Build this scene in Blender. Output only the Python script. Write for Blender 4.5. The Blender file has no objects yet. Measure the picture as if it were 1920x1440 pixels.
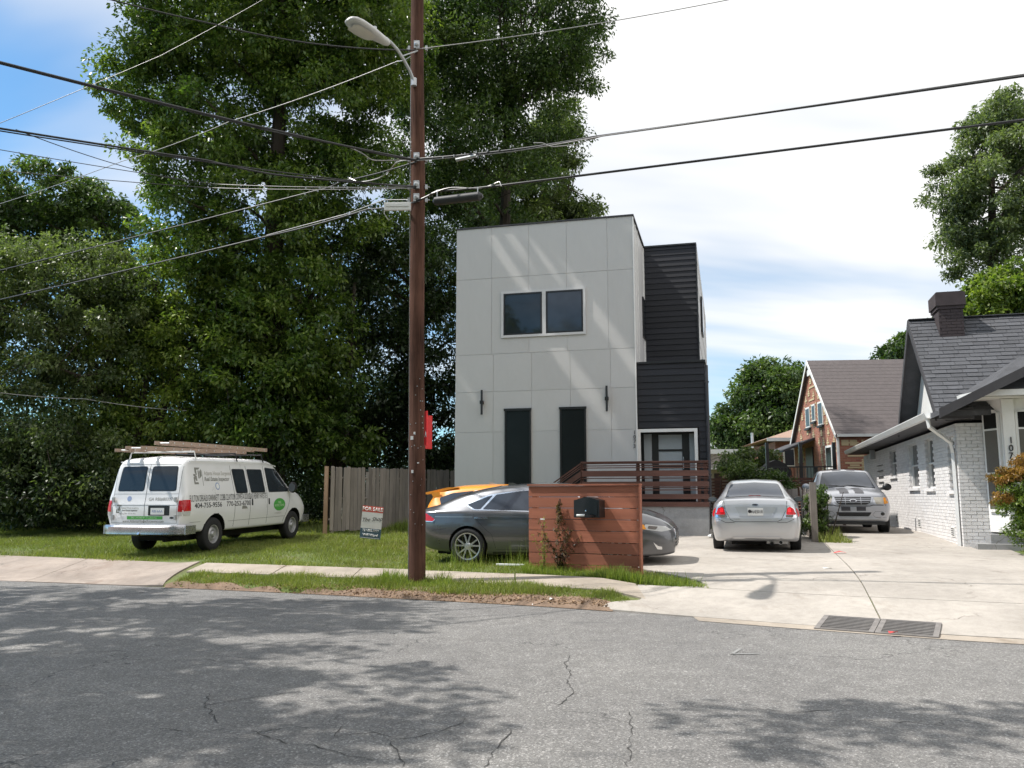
import bpy, bmesh, math, random
import numpy as np
from math import sin, cos, pi, radians, atan2, sqrt, tan
from mathutils import Vector, Matrix
from mathutils.bvhtree import BVHTree

# ------------------------------------------------------------------ camera, world, sun
S = bpy.context.scene
CAMZ, FPX, PITCH = 1.6, 1553.0, radians(7.7)
cam_d = bpy.data.cameras.new('camera'); cam = bpy.data.objects.new('camera', cam_d)
S.collection.objects.link(cam); S.camera = cam
cam.location = (0, 0, CAMZ); cam.rotation_euler = (radians(90) + PITCH, 0, 0)
cam_d.sensor_width = 36; cam_d.lens = 36 * FPX / 1920; cam_d.clip_start = .05; cam_d.clip_end = 3000
SUN_EL, SUN_AZ = radians(56), radians(-3.5)          # light travels towards +x, slightly towards the camera
SUN_STR, SKY_STR, CLOUD, EXPO = 5.0, .075, 11.6, .29
trav = Vector((cos(SUN_AZ) * cos(SUN_EL), sin(SUN_AZ) * cos(SUN_EL), -sin(SUN_EL)))
sd = bpy.data.lights.new('sun', 'SUN'); so = bpy.data.objects.new('sun', sd); S.collection.objects.link(so)
sd.energy = SUN_STR; sd.angle = radians(.53); sd.color = (1, .955, .89)
so.rotation_euler = trav.to_track_quat('-Z', 'Y').to_euler(); so.location = (-20, 0, 40)
S.view_settings.view_transform = 'Standard'; S.view_settings.look = 'None'
S.view_settings.exposure = EXPO; S.view_settings.gamma = 1
S.view_settings.use_curve_mapping = False
S.render.engine = 'CYCLES'
S.cycles.max_bounces = 7; S.cycles.diffuse_bounces = 3; S.cycles.glossy_bounces = 3
S.cycles.transmission_bounces = 4; S.cycles.transparent_max_bounces = 6
S.cycles.use_adaptive_sampling = True; S.cycles.adaptive_threshold = .02
S.cycles.use_denoising = True

def make_world():
    w = bpy.data.worlds.new('World'); S.world = w; w.use_nodes = True
    nt = w.node_tree; N = nt.nodes; L = nt.links; N.clear()
    def nd(t, **k):
        n = N.new(t)
        for a, b in k.items(): setattr(n, a, b)
        return n
    def mth(op, a, b=None, c=None, clamp=False):
        n = nd('ShaderNodeMath', operation=op, use_clamp=clamp)
        for i, v in enumerate((a, b, c)):
            if v is None: continue
            if isinstance(v, (int, float)): n.inputs[i].default_value = v
            else: L.new(v, n.inputs[i])
        return n.outputs[0]
    out = nd('ShaderNodeOutputWorld'); bg = nd('ShaderNodeBackground')
    sky = nd('ShaderNodeTexSky', sky_type='NISHITA', sun_disc=False)
    sky.sun_elevation = SUN_EL
    sky.sun_rotation = atan2(-trav.x, -trav.y)
    sky.altitude = 300; sky.air_density = 1.0; sky.dust_density = .6; sky.ozone_density = 2.2
    tc = nd('ShaderNodeTexCoord')
    sep = nd('ShaderNodeSeparateXYZ'); L.new(tc.outputs['Generated'], sep.inputs[0])
    zz = mth('MAXIMUM', sep.outputs[2], .03)
    # cloud layer on a flat ceiling: direction / height
    zc = mth('ADD', zz, .16)
    cx = mth('DIVIDE', sep.outputs[0], zc); cy = mth('DIVIDE', sep.outputs[1], zc)
    cmb = nd('ShaderNodeCombineXYZ'); L.new(cx, cmb.inputs[0]); L.new(cy, cmb.inputs[1])
    mp = nd('ShaderNodeMapping'); L.new(cmb.outputs[0], mp.inputs[0])
    mp.inputs['Rotation'].default_value = (0, 0, radians(35)); mp.inputs['Scale'].default_value = (.42, 1.0, 1)
    mp.inputs['Location'].default_value = CLOUD_LOC
    n1 = nd('ShaderNodeTexNoise'); n1.inputs['Scale'].default_value = .55; n1.inputs['Detail'].default_value = 6
    n1.inputs['Roughness'].default_value = .5; n1.inputs['Distortion'].default_value = .35
    L.new(mp.outputs[0], n1.inputs['Vector'])
    # more cloud towards the right-hand sky (the direction away from the sun), less to the left
    bias = mth('MULTIPLY', sep.outputs[0], .26)
    v = mth('ADD', n1.outputs['Fac'], bias)
    hz = mth('MULTIPLY', mth('SUBTRACT', zz, .22), .3)
    v = mth('ADD', v, mth('MINIMUM', hz, .1))
    mr = nd('ShaderNodeMapRange', interpolation_type='SMOOTHSTEP')
    mr.inputs['From Min'].default_value = CLOUD_T0; mr.inputs['From Max'].default_value = CLOUD_T1
    L.new(v, mr.inputs['Value'])
    mix = nd('ShaderNodeMix', data_type='RGBA')
    L.new(mr.outputs[0], mix.inputs['Factor']); 
    tint = nd('ShaderNodeMix', data_type='RGBA', blend_type='MULTIPLY'); tint.inputs['Factor'].default_value = 1
    L.new(sky.outputs[0], tint.inputs['A']); tint.inputs['B'].default_value = (SKYTINT[0], SKYTINT[1], SKYTINT[2], 1)
    L.new(tint.outputs['Result'], mix.inputs['A'])
    cr = nd('ShaderNodeMapRange'); cr.inputs['From Min'].default_value = CLOUD_T0; cr.inputs['From Max'].default_value = CLOUD_T1 + .22
    cr.inputs['To Min'].default_value = CLOUD * .85; cr.inputs['To Max'].default_value = CLOUD * 1.35; L.new(v, cr.inputs['Value'])
    cc = nd('ShaderNodeCombineColor'); 
    for i_ in range(3): L.new(cr.outputs[0], cc.inputs[i_])
    L.new(cc.outputs[0], mix.inputs['B'])
    L.new(mix.outputs['Result'], bg.inputs['Color']); bg.inputs['Strength'].default_value = SKY_STR
    L.new(bg.outputs[0], out.inputs[0])
CLOUD_LOC = (2.2, .6, 0); CLOUD_T0, CLOUD_T1 = .40, .58; SKYTINT = (1.3, 1.85, 2.0)
make_world()

# ------------------------------------------------------------------ helpers
COL = S.collection
R = random.Random(7)
def ray(u, v):
    a = (u - 960) / FPX; b = (720 - v) / FPX
    return a, cos(PITCH) - b * sin(PITCH), sin(PITCH) + b * cos(PITCH)
def at(u, v, Y):
    x, y, w = ray(u, v); t = Y / y; return Vector((x * t, Y, CAMZ + w * t))
def gnd(u, v, z):
    x, y, w = ray(u, v); t = (z - CAMZ) / w; return Vector((x * t, y * t, z))
class House:
    """a building frame: origin, clockwise turn, and where a line of sight meets its walls"""
    def __init__(s, x, y, z, deg): s.o = (x, y, z); s.c = cos(radians(deg)); s.s = sin(radians(deg)); s.rz = -radians(deg)
    def fx(s, u, v, y0=0):
        a, b, w = ray(u, v); X, Y, Z = s.o
        x = (a * (Y + y0 * s.c) - b * (X + y0 * s.s)) / (b * s.c + a * s.s)
        t = (Y - x * s.s + y0 * s.c) / b
        return x, CAMZ + w * t - Z
    def fy(s, u, v, x0=0):
        a, b, w = ray(u, v); X, Y, Z = s.o
        y = (b * (X + x0 * s.c) - a * (Y - x0 * s.s)) / (a * s.c - b * s.s)
        t = (Y - x0 * s.s + y * s.c) / b
        return y, CAMZ + w * t - Z
def pchip(xs, ys):
    xs = np.array(xs, float); ys = np.array(ys, float); h = np.diff(xs); d = np.diff(ys) / h
    m = np.zeros(len(xs)); m[0] = d[0]; m[-1] = d[-1]
    for i in range(1, len(xs) - 1):
        if d[i - 1] * d[i] > 0:
            w1 = 2 * h[i] + h[i - 1]; w2 = h[i] + 2 * h[i - 1]
            m[i] = (w1 + w2) / (w1 / d[i - 1] + w2 / d[i])
    def f(x):
        x = np.clip(x, xs[0], xs[-1]); i = np.clip(np.searchsorted(xs, x) - 1, 0, len(xs) - 2)
        t = (x - xs[i]) / h[i]
        return ((2*t**3 - 3*t**2 + 1) * ys[i] + (t**3 - 2*t**2 + t) * h[i] * m[i]
                + (-2*t**3 + 3*t**2) * ys[i+1] + (t**3 - t**2) * h[i] * m[i+1])
    return f

def tag(o, label=None, cat=None, group=None, kind=None):
    if label: o['label'] = label
    if cat: o['category'] = cat
    if group: o['group'] = group
    if kind: o['kind'] = kind
    return o
def empty(name, loc=(0, 0, 0), rz=0, label=None, cat=None, group=None, kind=None, parent=None):
    o = bpy.data.objects.new(name, None); COL.objects.link(o); o.location = loc; o.rotation_euler = (0, 0, rz)
    o.empty_display_size = .2
    if parent: o.parent = parent
    return tag(o, label, cat, group, kind)
def link(name, mesh, parent=None, loc=(0, 0, 0), rot=(0, 0, 0), sc=(1, 1, 1)):
    o = bpy.data.objects.new(name, mesh); COL.objects.link(o); o.parent = parent
    o.location = loc; o.rotation_euler = rot; o.scale = sc
    return o
class MB:
    def __init__(s): s.v = []; s.f = []; s.m = []
    def add(s, vs, fs, mi=0):
        n = len(s.v); s.v += [tuple(p) for p in vs]; s.f += [tuple(i + n for i in f) for f in fs]; s.m += [mi] * len(fs); return s
    def box(s, x0, x1, y0, y1, z0, z1, mi=0, M=None):
        vs = [Vector((x, y, z)) for z in (z0, z1) for x, y in ((x0, y0), (x1, y0), (x1, y1), (x0, y1))]
        if M is not None: vs = [M @ p for p in vs]
        return s.add(vs, [(3, 2, 1, 0), (4, 5, 6, 7), (0, 1, 5, 4), (1, 2, 6, 5), (2, 3, 7, 6), (3, 0, 4, 7)], mi)
    def prism(s, poly, lo, hi, axis='z', mi=0, M=None):
        """poly: 2D points ccw; axis: extrusion axis"""
        def P(a, b, c):
            return Vector({'z': (a, b, c), 'y': (a, c, b), 'x': (c, a, b)}[axis])
        n = len(poly); vs = [P(a, b, lo) for a, b in poly] + [P(a, b, hi) for a, b in poly]
        if M is not None: vs = [M @ p for p in vs]
        fs = [tuple(range(n - 1, -1, -1)), tuple(range(n, 2 * n))] + [(i, (i + 1) % n, n + (i + 1) % n, n + i) for i in range(n)]
        return s.add(vs, fs, mi)
    def tube(s, path, r, n=8, mi=0, cap=True):
        path = [Vector(p) for p in path]
        rs = r if isinstance(r, (list, tuple)) else [r] * len(path)
        vs = []; prev = None
        for i, p in enumerate(path):
            d = (path[min(i + 1, len(path) - 1)] - path[max(i - 1, 0)])
            if d.length < 1e-9: d = Vector((0, 0, 1))
            d.normalize()
            if prev is None:
                a = d.cross(Vector((0, 0, 1)) if abs(d.z) < .9 else Vector((1, 0, 0))).normalized()
            else:
                a = (prev - d * prev.dot(d))
                a = a.normalized() if a.length > 1e-6 else d.orthogonal().normalized()
            prev = a; b = d.cross(a)
            vs += [p + (a * cos(2*pi*k/n) + b * sin(2*pi*k/n)) * rs[i] for k in range(n)]
        fs = []
        for i in range(len(path) - 1):
            for k in range(n):
                fs.append((i*n + k, i*n + (k+1) % n, (i+1)*n + (k+1) % n, (i+1)*n + k))
        if cap:
            fs.append(tuple(range(n - 1, -1, -1))); fs.append(tuple((len(path)-1)*n + k for k in range(n)))
        return s.add(vs, fs, mi)
    def lathe(s, prof, n=32, axis='y', c=(0, 0, 0), mi=0):
        """prof: list of (radius, offset along axis)"""
        vs = []
        for r, h in prof:
            for k in range(n):
                a = 2*pi*k/n
                p = {'y': (r*cos(a), h, r*sin(a)), 'z': (r*cos(a), r*sin(a), h), 'x': (h, r*cos(a), r*sin(a))}[axis]
                vs.append((p[0]+c[0], p[1]+c[1], p[2]+c[2]))
        fs = [(i*n+k, i*n+(k+1) % n, (i+1)*n+(k+1) % n, (i+1)*n+k) for i in range(len(prof)-1) for k in range(n)]
        return s.add(vs, fs, mi)
    def grid(s, P, mi=0):
        """P: rows of points"""
        m = len(P[0]); vs = [p for row in P for p in row]
        return s.add(vs, [(i*m+j, i*m+j+1, (i+1)*m+j+1, (i+1)*m+j) for i in range(len(P)-1) for j in range(m-1)], mi)
    def mesh(s, name, mats, smooth=False, ang=35, fix=False):
        me = bpy.data.meshes.new(name); me.from_pydata(s.v, [], s.f)
        for m in (mats if isinstance(mats, (list, tuple)) else [mats]): me.materials.append(m)
        me.polygons.foreach_set('material_index', s.m)
        if fix:
            bm = bmesh.new(); bm.from_mesh(me); bmesh.ops.remove_doubles(bm, verts=bm.verts, dist=1e-5)
            bmesh.ops.recalc_face_normals(bm, faces=bm.faces); bm.to_mesh(me); bm.free()
        if smooth:
            me.polygons.foreach_set('use_smooth', [True] * len(me.polygons))
            me.set_sharp_from_angle(angle=radians(ang))
        me.update(); return me
    def build(s, name, mats, parent=None, smooth=False, ang=35, fix=True, **k):
        return link(name, s.mesh(name, mats, smooth, ang, fix), parent, **k)
def bevel_box_mesh(name, sx, sy, sz, r, mat):
    bm = bmesh.new(); bmesh.ops.create_cube(bm, size=1)
    for v in bm.verts: v.co = Vector((v.co.x*sx, v.co.y*sy, v.co.z*sz))
    if r: bmesh.ops.bevel(bm, geom=list(bm.edges), offset=r, segments=1, affect='EDGES')
    me = bpy.data.meshes.new(name); bm.to_mesh(me); bm.free(); me.materials.append(mat); return me
def fast_mesh(name, verts, nper, mat, attr=None):
    """verts: (N*nper,3) array; every nper verts make one face"""
    n = len(verts); nf = n // nper; me = bpy.data.meshes.new(name)
    me.vertices.add(n); me.vertices.foreach_set('co', np.ascontiguousarray(verts, dtype=np.float32).ravel())
    me.loops.add(n); me.loops.foreach_set('vertex_index', np.arange(n, dtype=np.int32))
    me.polygons.add(nf); me.polygons.foreach_set('loop_start', np.arange(0, n, nper, dtype=np.int32))
    me.materials.append(mat)
    if attr is not None:
        at_ = me.attributes.new('tone', 'FLOAT', 'POINT')
        at_.data.foreach_set('value', np.repeat(attr, nper).astype(np.float32))
    me.update(calc_edges=True); return me

# ------------------------------------------------------------------ materials
class MT:
    def __init__(s, name):
        s.m = bpy.data.materials.new(name); s.m.use_nodes = True; s.nt = s.m.node_tree
        s.b = s.nt.nodes['Principled BSDF']; s.out = s.nt.nodes['Material Output']
    def n(s, t, **k):
        nd = s.nt.nodes.new(t)
        for a, b in k.items(): setattr(nd, a, b)
        return nd
    def l(s, a, b): s.nt.links.new(a, b)
    def coord(s, scale=(1, 1, 1), kind='Object', rot=(0, 0, 0)):
        t = s.n('ShaderNodeTexCoord'); mp = s.n('ShaderNodeMapping'); s.l(t.outputs[kind], mp.inputs[0])
        mp.inputs['Scale'].default_value = scale; mp.inputs['Rotation'].default_value = rot; return mp.outputs[0]
    def noise(s, sc, vec=None, detail=4, rough=.55, dist=0):
        t = s.n('ShaderNodeTexNoise'); t.inputs['Scale'].default_value = sc; t.inputs['Detail'].default_value = detail
        t.inputs['Roughness'].default_value = rough; t.inputs['Distortion'].default_value = dist
        if vec is not None: s.l(vec, t.inputs['Vector'])
        return t.outputs['Fac']
    def ramp(s, fac, stops):
        t = s.n('ShaderNodeValToRGB'); s.l(fac, t.inputs[0]); e = t.color_ramp.elements
        while len(e) < len(stops): e.new(.5)
        for i, (p, c) in enumerate(stops):
            e[i].position = p; e[i].color = (c[0], c[1], c[2], 1) if not isinstance(c, (int, float)) else (c, c, c, 1)
        return t.outputs[0]
    def mix(s, fac, a, b, mode='MIX'):
        t = s.n('ShaderNodeMix', data_type='RGBA', blend_type=mode)
        for sock, v in ((t.inputs['Factor'], fac), (t.inputs['A'], a), (t.inputs['B'], b)):
            if isinstance(v, (int, float)): sock.default_value = v if sock.name == 'Factor' else (v, v, v, 1)
            elif isinstance(v, tuple): sock.default_value = (v[0], v[1], v[2], 1)
            else: s.l(v, sock)
        return t.outputs['Result']
    def math(s, op, a, b=0.0, clamp=False):
        t = s.n('ShaderNodeMath', operation=op, use_clamp=clamp)
        for i, v in enumerate((a, b)):
            if isinstance(v, (int, float)): t.inputs[i].default_value = v
            else: s.l(v, t.inputs[i])
        return t.outputs[0]
    def bump(s, h, strength=.3, dist=.02):
        t = s.n('ShaderNodeBump'); t.inputs['Strength'].default_value = strength; t.inputs['Distance'].default_value = dist
        s.l(h, t.inputs['Height']); s.l(t.outputs[0], s.b.inputs['Normal'])
    def set(s, col=None, rough=None, metal=None, spec=None, coat=None):
        if col is not None:
            if isinstance(col, tuple): s.b.inputs['Base Color'].default_value = (*col, 1)
            else: s.l(col, s.b.inputs['Base Color'])
        if rough is not None:
            if isinstance(rough, (int, float)): s.b.inputs['Roughness'].default_value = rough
            else: s.l(rough, s.b.inputs['Roughness'])
        if metal is not None: s.b.inputs['Metallic'].default_value = metal
        if spec is not None: s.b.inputs['Specular IOR Level'].default_value = spec
        if coat is not None: s.b.inputs['Coat Weight'].default_value = coat; s.b.inputs['Coat Roughness'].default_value = .04
        return s.m
def mottle(name, col, var=.25, sc=3, rough=.6, metal=0, spec=.5, bump=0, bsc=40, coat=0, stretch=(1, 1, 1)):
    """a base colour with soft uneven wear at two scales"""
    m = MT(name); c = m.coord(stretch)
    n1 = m.noise(sc, c, 5, .6); n2 = m.noise(sc * 9, c, 3, .6)
    f = m.math('ADD', m.math('MULTIPLY', n1, .65), m.math('MULTIPLY', n2, .35))
    lo = tuple(x * (1 - var) for x in col); hi = tuple(min(1, x * (1 + var)) for x in col)
    m.set(m.ramp(f, [(.3, lo), (.7, hi)]), m.math('ADD', m.math('MULTIPLY', n2, .18), rough - .09), metal, spec, coat)
    if bump: m.bump(m.noise(bsc, c, 3), bump, .01)
    return m.m
def paint(name, col, metal=.0, rough=.35, dirt=.12):
    m = MT(name); c = m.coord(); n1 = m.noise(1.7, c, 5); n2 = m.noise(30, c, 2)
    m.set(m.ramp(n1, [(.3, tuple(x * (1 - dirt) for x in col)), (.65, col)]),
          m.math('ADD', m.math('MULTIPLY', n1, .16), rough - .08), metal, .5, .8 if metal else .5)
    return m.m
def glassy(name, col=(.012, .015, .018), rough=.04):
    m = MT(name); c = m.coord(); n = m.noise(1.2, c, 3)
    m.set(m.ramp(n, [(.3, col), (.7, tuple(x * 1.8 for x in col))]), rough, 0, .55, .0); return m.m
def wood(name, col, var=.35, rough=.7, axis='x', rings=.0):
    st = {'x': (.6, 9, 9), 'y': (9, .6, 9), 'z': (9, 9, .6)}[axis]
    m = MT(name); oi = m.n('ShaderNodeObjectInfo'); c0 = m.n('ShaderNodeTexCoord'); ad = m.n('ShaderNodeVectorMath', operation='ADD')
    cb = m.n('ShaderNodeCombineXYZ'); k = m.math('MULTIPLY', oi.outputs['Random'], 31.0)
    for i in range(3): m.l(k, cb.inputs[i])
    m.l(c0.outputs['Object'], ad.inputs[0]); m.l(cb.outputs[0], ad.inputs[1])
    mp = m.n('ShaderNodeMapping'); mp.inputs['Scale'].default_value = st; m.l(ad.outputs[0], mp.inputs[0])
    n1 = m.noise(3.2, mp.outputs[0], 6, .65, .6); n2 = m.noise(.9, ad.outputs[0], 3)
    lo = tuple(x * (1 - var) for x in col); hi = tuple(x * (1 + var) for x in col)
    cc = m.mix(.5, m.ramp(n1, [(.3, lo), (.7, hi)]), m.ramp(n2, [(.3, lo), (.7, hi)]))
    tone = m.math('ADD', m.math('MULTIPLY', oi.outputs['Random'], .4), .8)
    hs = m.n('ShaderNodeHueSaturation'); m.l(cc, hs.inputs['Color']); m.l(tone, hs.inputs['Value'])
    m.set(hs.outputs[0], rough); m.bump(n1, .4, .006); return m.m
def leafmat(name, lo, mid, hi, trans=.35, gloss=.42, clump=.35):
    m = MT(name); at_ = m.n('ShaderNodeAttribute', attribute_name='tone')
    n = m.noise(clump, m.coord(), 3)
    f = m.math('ADD', m.math('MULTIPLY', at_.outputs['Fac'], .55), m.math('MULTIPLY', n, .5))
    col = m.ramp(f, [(.22, lo), (.5, mid), (.85, hi)])
    m.set(col, gloss, 0, .5)
    tr = m.n('ShaderNodeBsdfTranslucent')
    tcol = m.mix(1, col, (1.3, 1.5, .6), 'MULTIPLY'); m.l(tcol, tr.inputs[0])
    mx = m.n('ShaderNodeMixShader'); mx.inputs[0].default_value = trans
    m.l(m.b.outputs[0], mx.inputs[1]); m.l(tr.outputs[0], mx.inputs[2]); m.l(mx.outputs[0], m.out.inputs[0])
    return m.m
def islands(mat, amt):
    nt = mat.node_tree; b = nt.nodes['Principled BSDF']; src = b.inputs['Base Color'].links[0].from_socket
    g = nt.nodes.new('ShaderNodeNewGeometry'); mr = nt.nodes.new('ShaderNodeMapRange'); mr.inputs['To Min'].default_value = 1 - amt; mr.inputs['To Max'].default_value = 1 + amt
    oi = nt.nodes.new('ShaderNodeObjectInfo'); ad = nt.nodes.new('ShaderNodeMath'); ad.operation = 'ADD'; fr = nt.nodes.new('ShaderNodeMath'); fr.operation = 'FRACT'
    nt.links.new(g.outputs['Random Per Island'], ad.inputs[0]); nt.links.new(oi.outputs['Random'], ad.inputs[1]); nt.links.new(ad.outputs[0], fr.inputs[0]); nt.links.new(fr.outputs[0], mr.inputs['Value'])
    hs = nt.nodes.new('ShaderNodeHueSaturation'); nt.links.new(src, hs.inputs['Color']); nt.links.new(mr.outputs[0], hs.inputs['Value']); nt.links.new(hs.outputs[0], b.inputs['Base Color']); return mat
def emblem_mat(name, col, rough=.5): return mottle(name, col, .06, 4, rough)
M = {}
def mk_asphalt():
    m = MT('worn_asphalt'); c = m.coord()
    n1 = m.noise(.35, c, 5); n2 = m.noise(120, c, 2, .7); n3 = m.noise(4, c, 5)
    v = m.n('ShaderNodeTexVoronoi'); v.inputs['Scale'].default_value = 75; m.l(c, v.inputs['Vector'])
    spk = m.ramp(v.outputs['Color'], [(.2, .0), (.9, 1.0)])
    base = m.ramp(n1, [(.3, (.142, .139, .138)), (.7, (.195, .190, .184))])
    base = m.mix(.75, base, m.ramp(n2, [(.3, (.4, .4, .4)), (.75, (1.7, 1.68, 1.64))]), 'MULTIPLY')
    base = m.mix(.6, base, m.ramp(spk, [(.1, .6), (.8, 1.35), (.96, 2.3)]), 'MULTIPLY')
    base = m.mix(.5, base, m.ramp(n3, [(.3, .72), (.7, 1.25)]), 'MULTIPLY')
    # cracks
    w = m.n('ShaderNodeTexVoronoi', feature='DISTANCE_TO_EDGE'); w.inputs['Scale'].default_value = .42
    nn = m.n('ShaderNodeTexNoise'); nn.inputs['Scale'].default_value = 2.6; nn.inputs['Detail'].default_value = 5; m.l(c, nn.inputs['Vector'])
    va = m.n('ShaderNodeVectorMath', operation='MULTIPLY_ADD'); m.l(nn.outputs['Color'], va.inputs[0])
    va.inputs[1].default_value = (.9, .9, .9); m.l(c, va.inputs[2]); m.l(va.outputs[0], w.inputs['Vector'])
    ck = m.ramp(w.outputs['Distance'], [(.0, .8), (.005, 0.0)])
    msk = m.ramp(m.noise(.42, c, 3), [(.49, 0.0), (.53, 1.0)])
    tar = m.ramp(m.noise(.9, m.coord((.5, 1.6, 1)), 4, .6), [(.63, 0.0), (.68, .35)]); base = m.mix(tar, base, (.06, .06, .062))
    ckm = m.math('MULTIPLY', ck, msk)
    base = m.mix(ckm, base, (.02, .02, .02))
    m.set(base, .78, 0, .4); h = m.math('SUBTRACT', n2, m.math('MULTIPLY', ckm, 1.5)); m.bump(h, .55, .008); return m.m
def mk_concrete(name, col, stain=(.6, .55, .5), var=.18, bmp=.25):
    m = MT(name); c = m.coord()
    n1 = m.noise(.7, c, 6, .6, .3); n2 = m.noise(7, c, 5, .65); n3 = m.noise(90, c, 2, .6)
    base = m.ramp(n1, [(.3, tuple(x * (1 - var) for x in col)), (.68, tuple(min(1, x * (1 + var * .6)) for x in col))])
    base = m.mix(.6, base, m.ramp(n2, [(.3, .8), (.62, 1.08)]), 'MULTIPLY')
    base = m.mix(.5, base, m.ramp(n3, [(.3, .75), (.7, 1.15)]), 'MULTIPLY')
    s = m.ramp(m.noise(1.9, m.coord((1, .35, 1)), 5, .7), [(.56, 0.0), (.75, .65)])
    base = m.mix(s, base, m.mix(1, base, stain, 'MULTIPLY'))
    oil = m.ramp(m.noise(1.1, c, 3, .5), [(.66, 0.0), (.74, .4)]); base = m.mix(oil, base, tuple(x * .45 for x in col))
    w = m.n('ShaderNodeTexVoronoi', feature='DISTANCE_TO_EDGE'); w.inputs['Scale'].default_value = .5
    nn = m.n('ShaderNodeTexNoise'); nn.inputs['Scale'].default_value = 2.2; nn.inputs['Detail'].default_value = 5; m.l(c, nn.inputs['Vector'])
    va = m.n('ShaderNodeVectorMath', operation='MULTIPLY_ADD'); m.l(nn.outputs['Color'], va.inputs[0]); va.inputs[1].default_value = (.7, .7, .7); m.l(c, va.inputs[2]); m.l(va.outputs[0], w.inputs['Vector'])
    ck = m.math('MULTIPLY', m.ramp(w.outputs['Distance'], [(.0, .75), (.005, 0.0)]), m.ramp(m.noise(.6, c, 2), [(.54, 0.0), (.58, 1.0)]))
    base = m.mix(ck, base, (.09, .075, .06))
    m.set(base, .85, 0, .3); m.bump(n3, bmp, .006); return m.m
def mk_ground():
    m = MT('lawn_soil'); c = m.coord(); n1 = m.noise(.5, c, 5); n2 = m.noise(14, c, 4)
    g = m.ramp(n2, [(.3, (.06, .085, .02)), (.7, (.13, .17, .04))]); d = m.ramp(n2, [(.3, (.11, .075, .05)), (.7, (.23, .17, .12))])
    m.set(m.mix(m.ramp(n1, [(.5, 0.0), (.66, .8)]), g, d), .95); m.bump(n2, .6, .03); return m.m
M['asphalt'] = mk_asphalt()
M['concrete'] = mk_concrete('driveway_concrete', (.385, .352, .315), var=.2)
M['walk'] = mk_concrete('sidewalk_concrete', (.37, .32, .265), (.5, .42, .34), .24, .35)
M['apron'] = mk_concrete('old_apron_concrete', (.34, .285, .245), (.55, .42, .36), .3, .45)
M['found'] = mk_concrete('porch_base_concrete', (.30, .30, .30), (.7, .68, .66), .15)
M['ground'] = mk_ground()
M['dirt'] = mottle('bare_dirt', (.19, .13, .09), .35, 6, .95, bump=.6)
M['panel'] = mottle('off_white_fibre_cement', (.485, .475, .465), .045, .8, .6, bump=.12, bsc=60, stretch=(1.2, 1.2, .8))
M['side_panel'] = mottle('off_white_side_cladding', (.55, .54, .54), .05, 1.3, .55)
M['trimw'] = mottle('white_trim_paint', (.72, .71, .69), .06, 4, .5)
M['blackplank'] = wood('charcoal_lap_siding', (.011, .012, .017), .3, .7, 'x')
M['black'] = mottle('black_metal', (.012, .012, .013), .3, 6, .4)
M['blackmatte'] = mottle('black_rubber', (.016, .016, .017), .3, 8, .8)
M['winblack'] = mottle('black_window_frame', (.014, .013, .014), .2, 5, .35)
M['glass'] = glassy('dark_window_glass')
M['glassblue'] = glassy('tinted_window_glass', (.03, .035, .045), .06)
M['frost'] = mottle('frosted_door_glass', (.34, .37, .39), .06, 3, .35)
M['redwood'] = wood('red_stained_boards', (.29, .100, .056), .42, .75, 'x')
M['deckwood'] = wood('brown_stained_deck_boards', (.075, .030, .021), .4, .75, 'x')
M['picket'] = wood('weathered_fence_wood', (.235, .205, .18), .35, .85, 'z')
M['picketedge'] = wood('fresh_fence_wood', (.34, .22, .14), .3, .85, 'z')
M['pole'] = wood('creosote_pole_wood', (.072, .036, .026), .8, .95, 'z'); M['pole'].node_tree.nodes['Principled BSDF'].inputs['Specular IOR Level'].default_value = .15
M['bark'] = wood('tree_bark', (.055, .042, .032), .4, .95, 'z')
M['galv'] = mottle('galvanised_metal', (.42, .43, .44), .2, 6, .42, .6)
M['cable'] = mottle('black_cable_sheath', (.022, .022, .024), .3, 5, .45)
M['cablegrey'] = mottle('bare_grey_wire', (.36, .35, .35), .2, 5, .4, .5)
M['whitebrick'] = mottle('white_painted_brick', (.70, .68, .67), .09, 5, .65, bump=.35, bsc=30)
M['mortarw'] = mottle('white_painted_mortar', (.60, .58, .57), .08, 5, .8)
M['shingle'] = mottle('charcoal_shingle', (.075, .077, .085), .3, 4, .9, bump=.5, bsc=120)
islands(M['panel'], .03); islands(M['shingle'], .17); islands(M['whitebrick'], .06)
M['fascia'] = mottle('charcoal_eave_paint', (.040, .038, .042), .2, 5, .6)
M['darkbrick'] = mottle('dark_chimney_brick', (.045, .034, .036), .3, 6, .85)
M['gutterw'] = mottle('white_gutter', (.66, .66, .65), .08, 4, .4)
M['rubber'] = mottle('tyre_rubber', (.017, .017, .018), .35, 9, .8, bump=.3, bsc=60)
M['alloy'] = mottle('alloy_wheel', (.55, .56, .57), .12, 5, .3, .8)
M['steelwheel'] = mottle('dusty_steel_wheel', (.40, .40, .40), .15, 6, .4, .5)
M['chrome'] = mottle('chrome_trim', (.72, .73, .75), .06, 6, .16, 1.0)
M['well'] = mottle('wheel_well', (.008, .008, .008), .3, 4, .95)
M['seam'] = mottle('panel_gap', (.03, .03, .032), .2, 4, .8)
M['vanwhite'] = paint('white_van_paint', (.74, .74, .745), 0, .3, .06)
M['greycar'] = paint('gunmetal_car_paint', (.135, .136, .145), .65, .3, .15)
M['silver'] = paint('silver_car_paint', (.50, .51, .53), .65, .33, .06)
M['pickup'] = paint('dusty_silver_truck_paint', (.36, .37, .40), .45, .4, .12)
M['stripe'] = mottle('dark_hood_stripe', (.035, .034, .04), .2, 4, .4)
M['orange'] = paint('orange_car_paint', (.80, .30, .03), .0, .3, .08)
M['redlens'] = glassy('red_lens', (.38, .008, .012), .1)
M['clearlens'] = mottle('clear_lens', (.50, .50, .49), .15, 8, .15)
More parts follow.
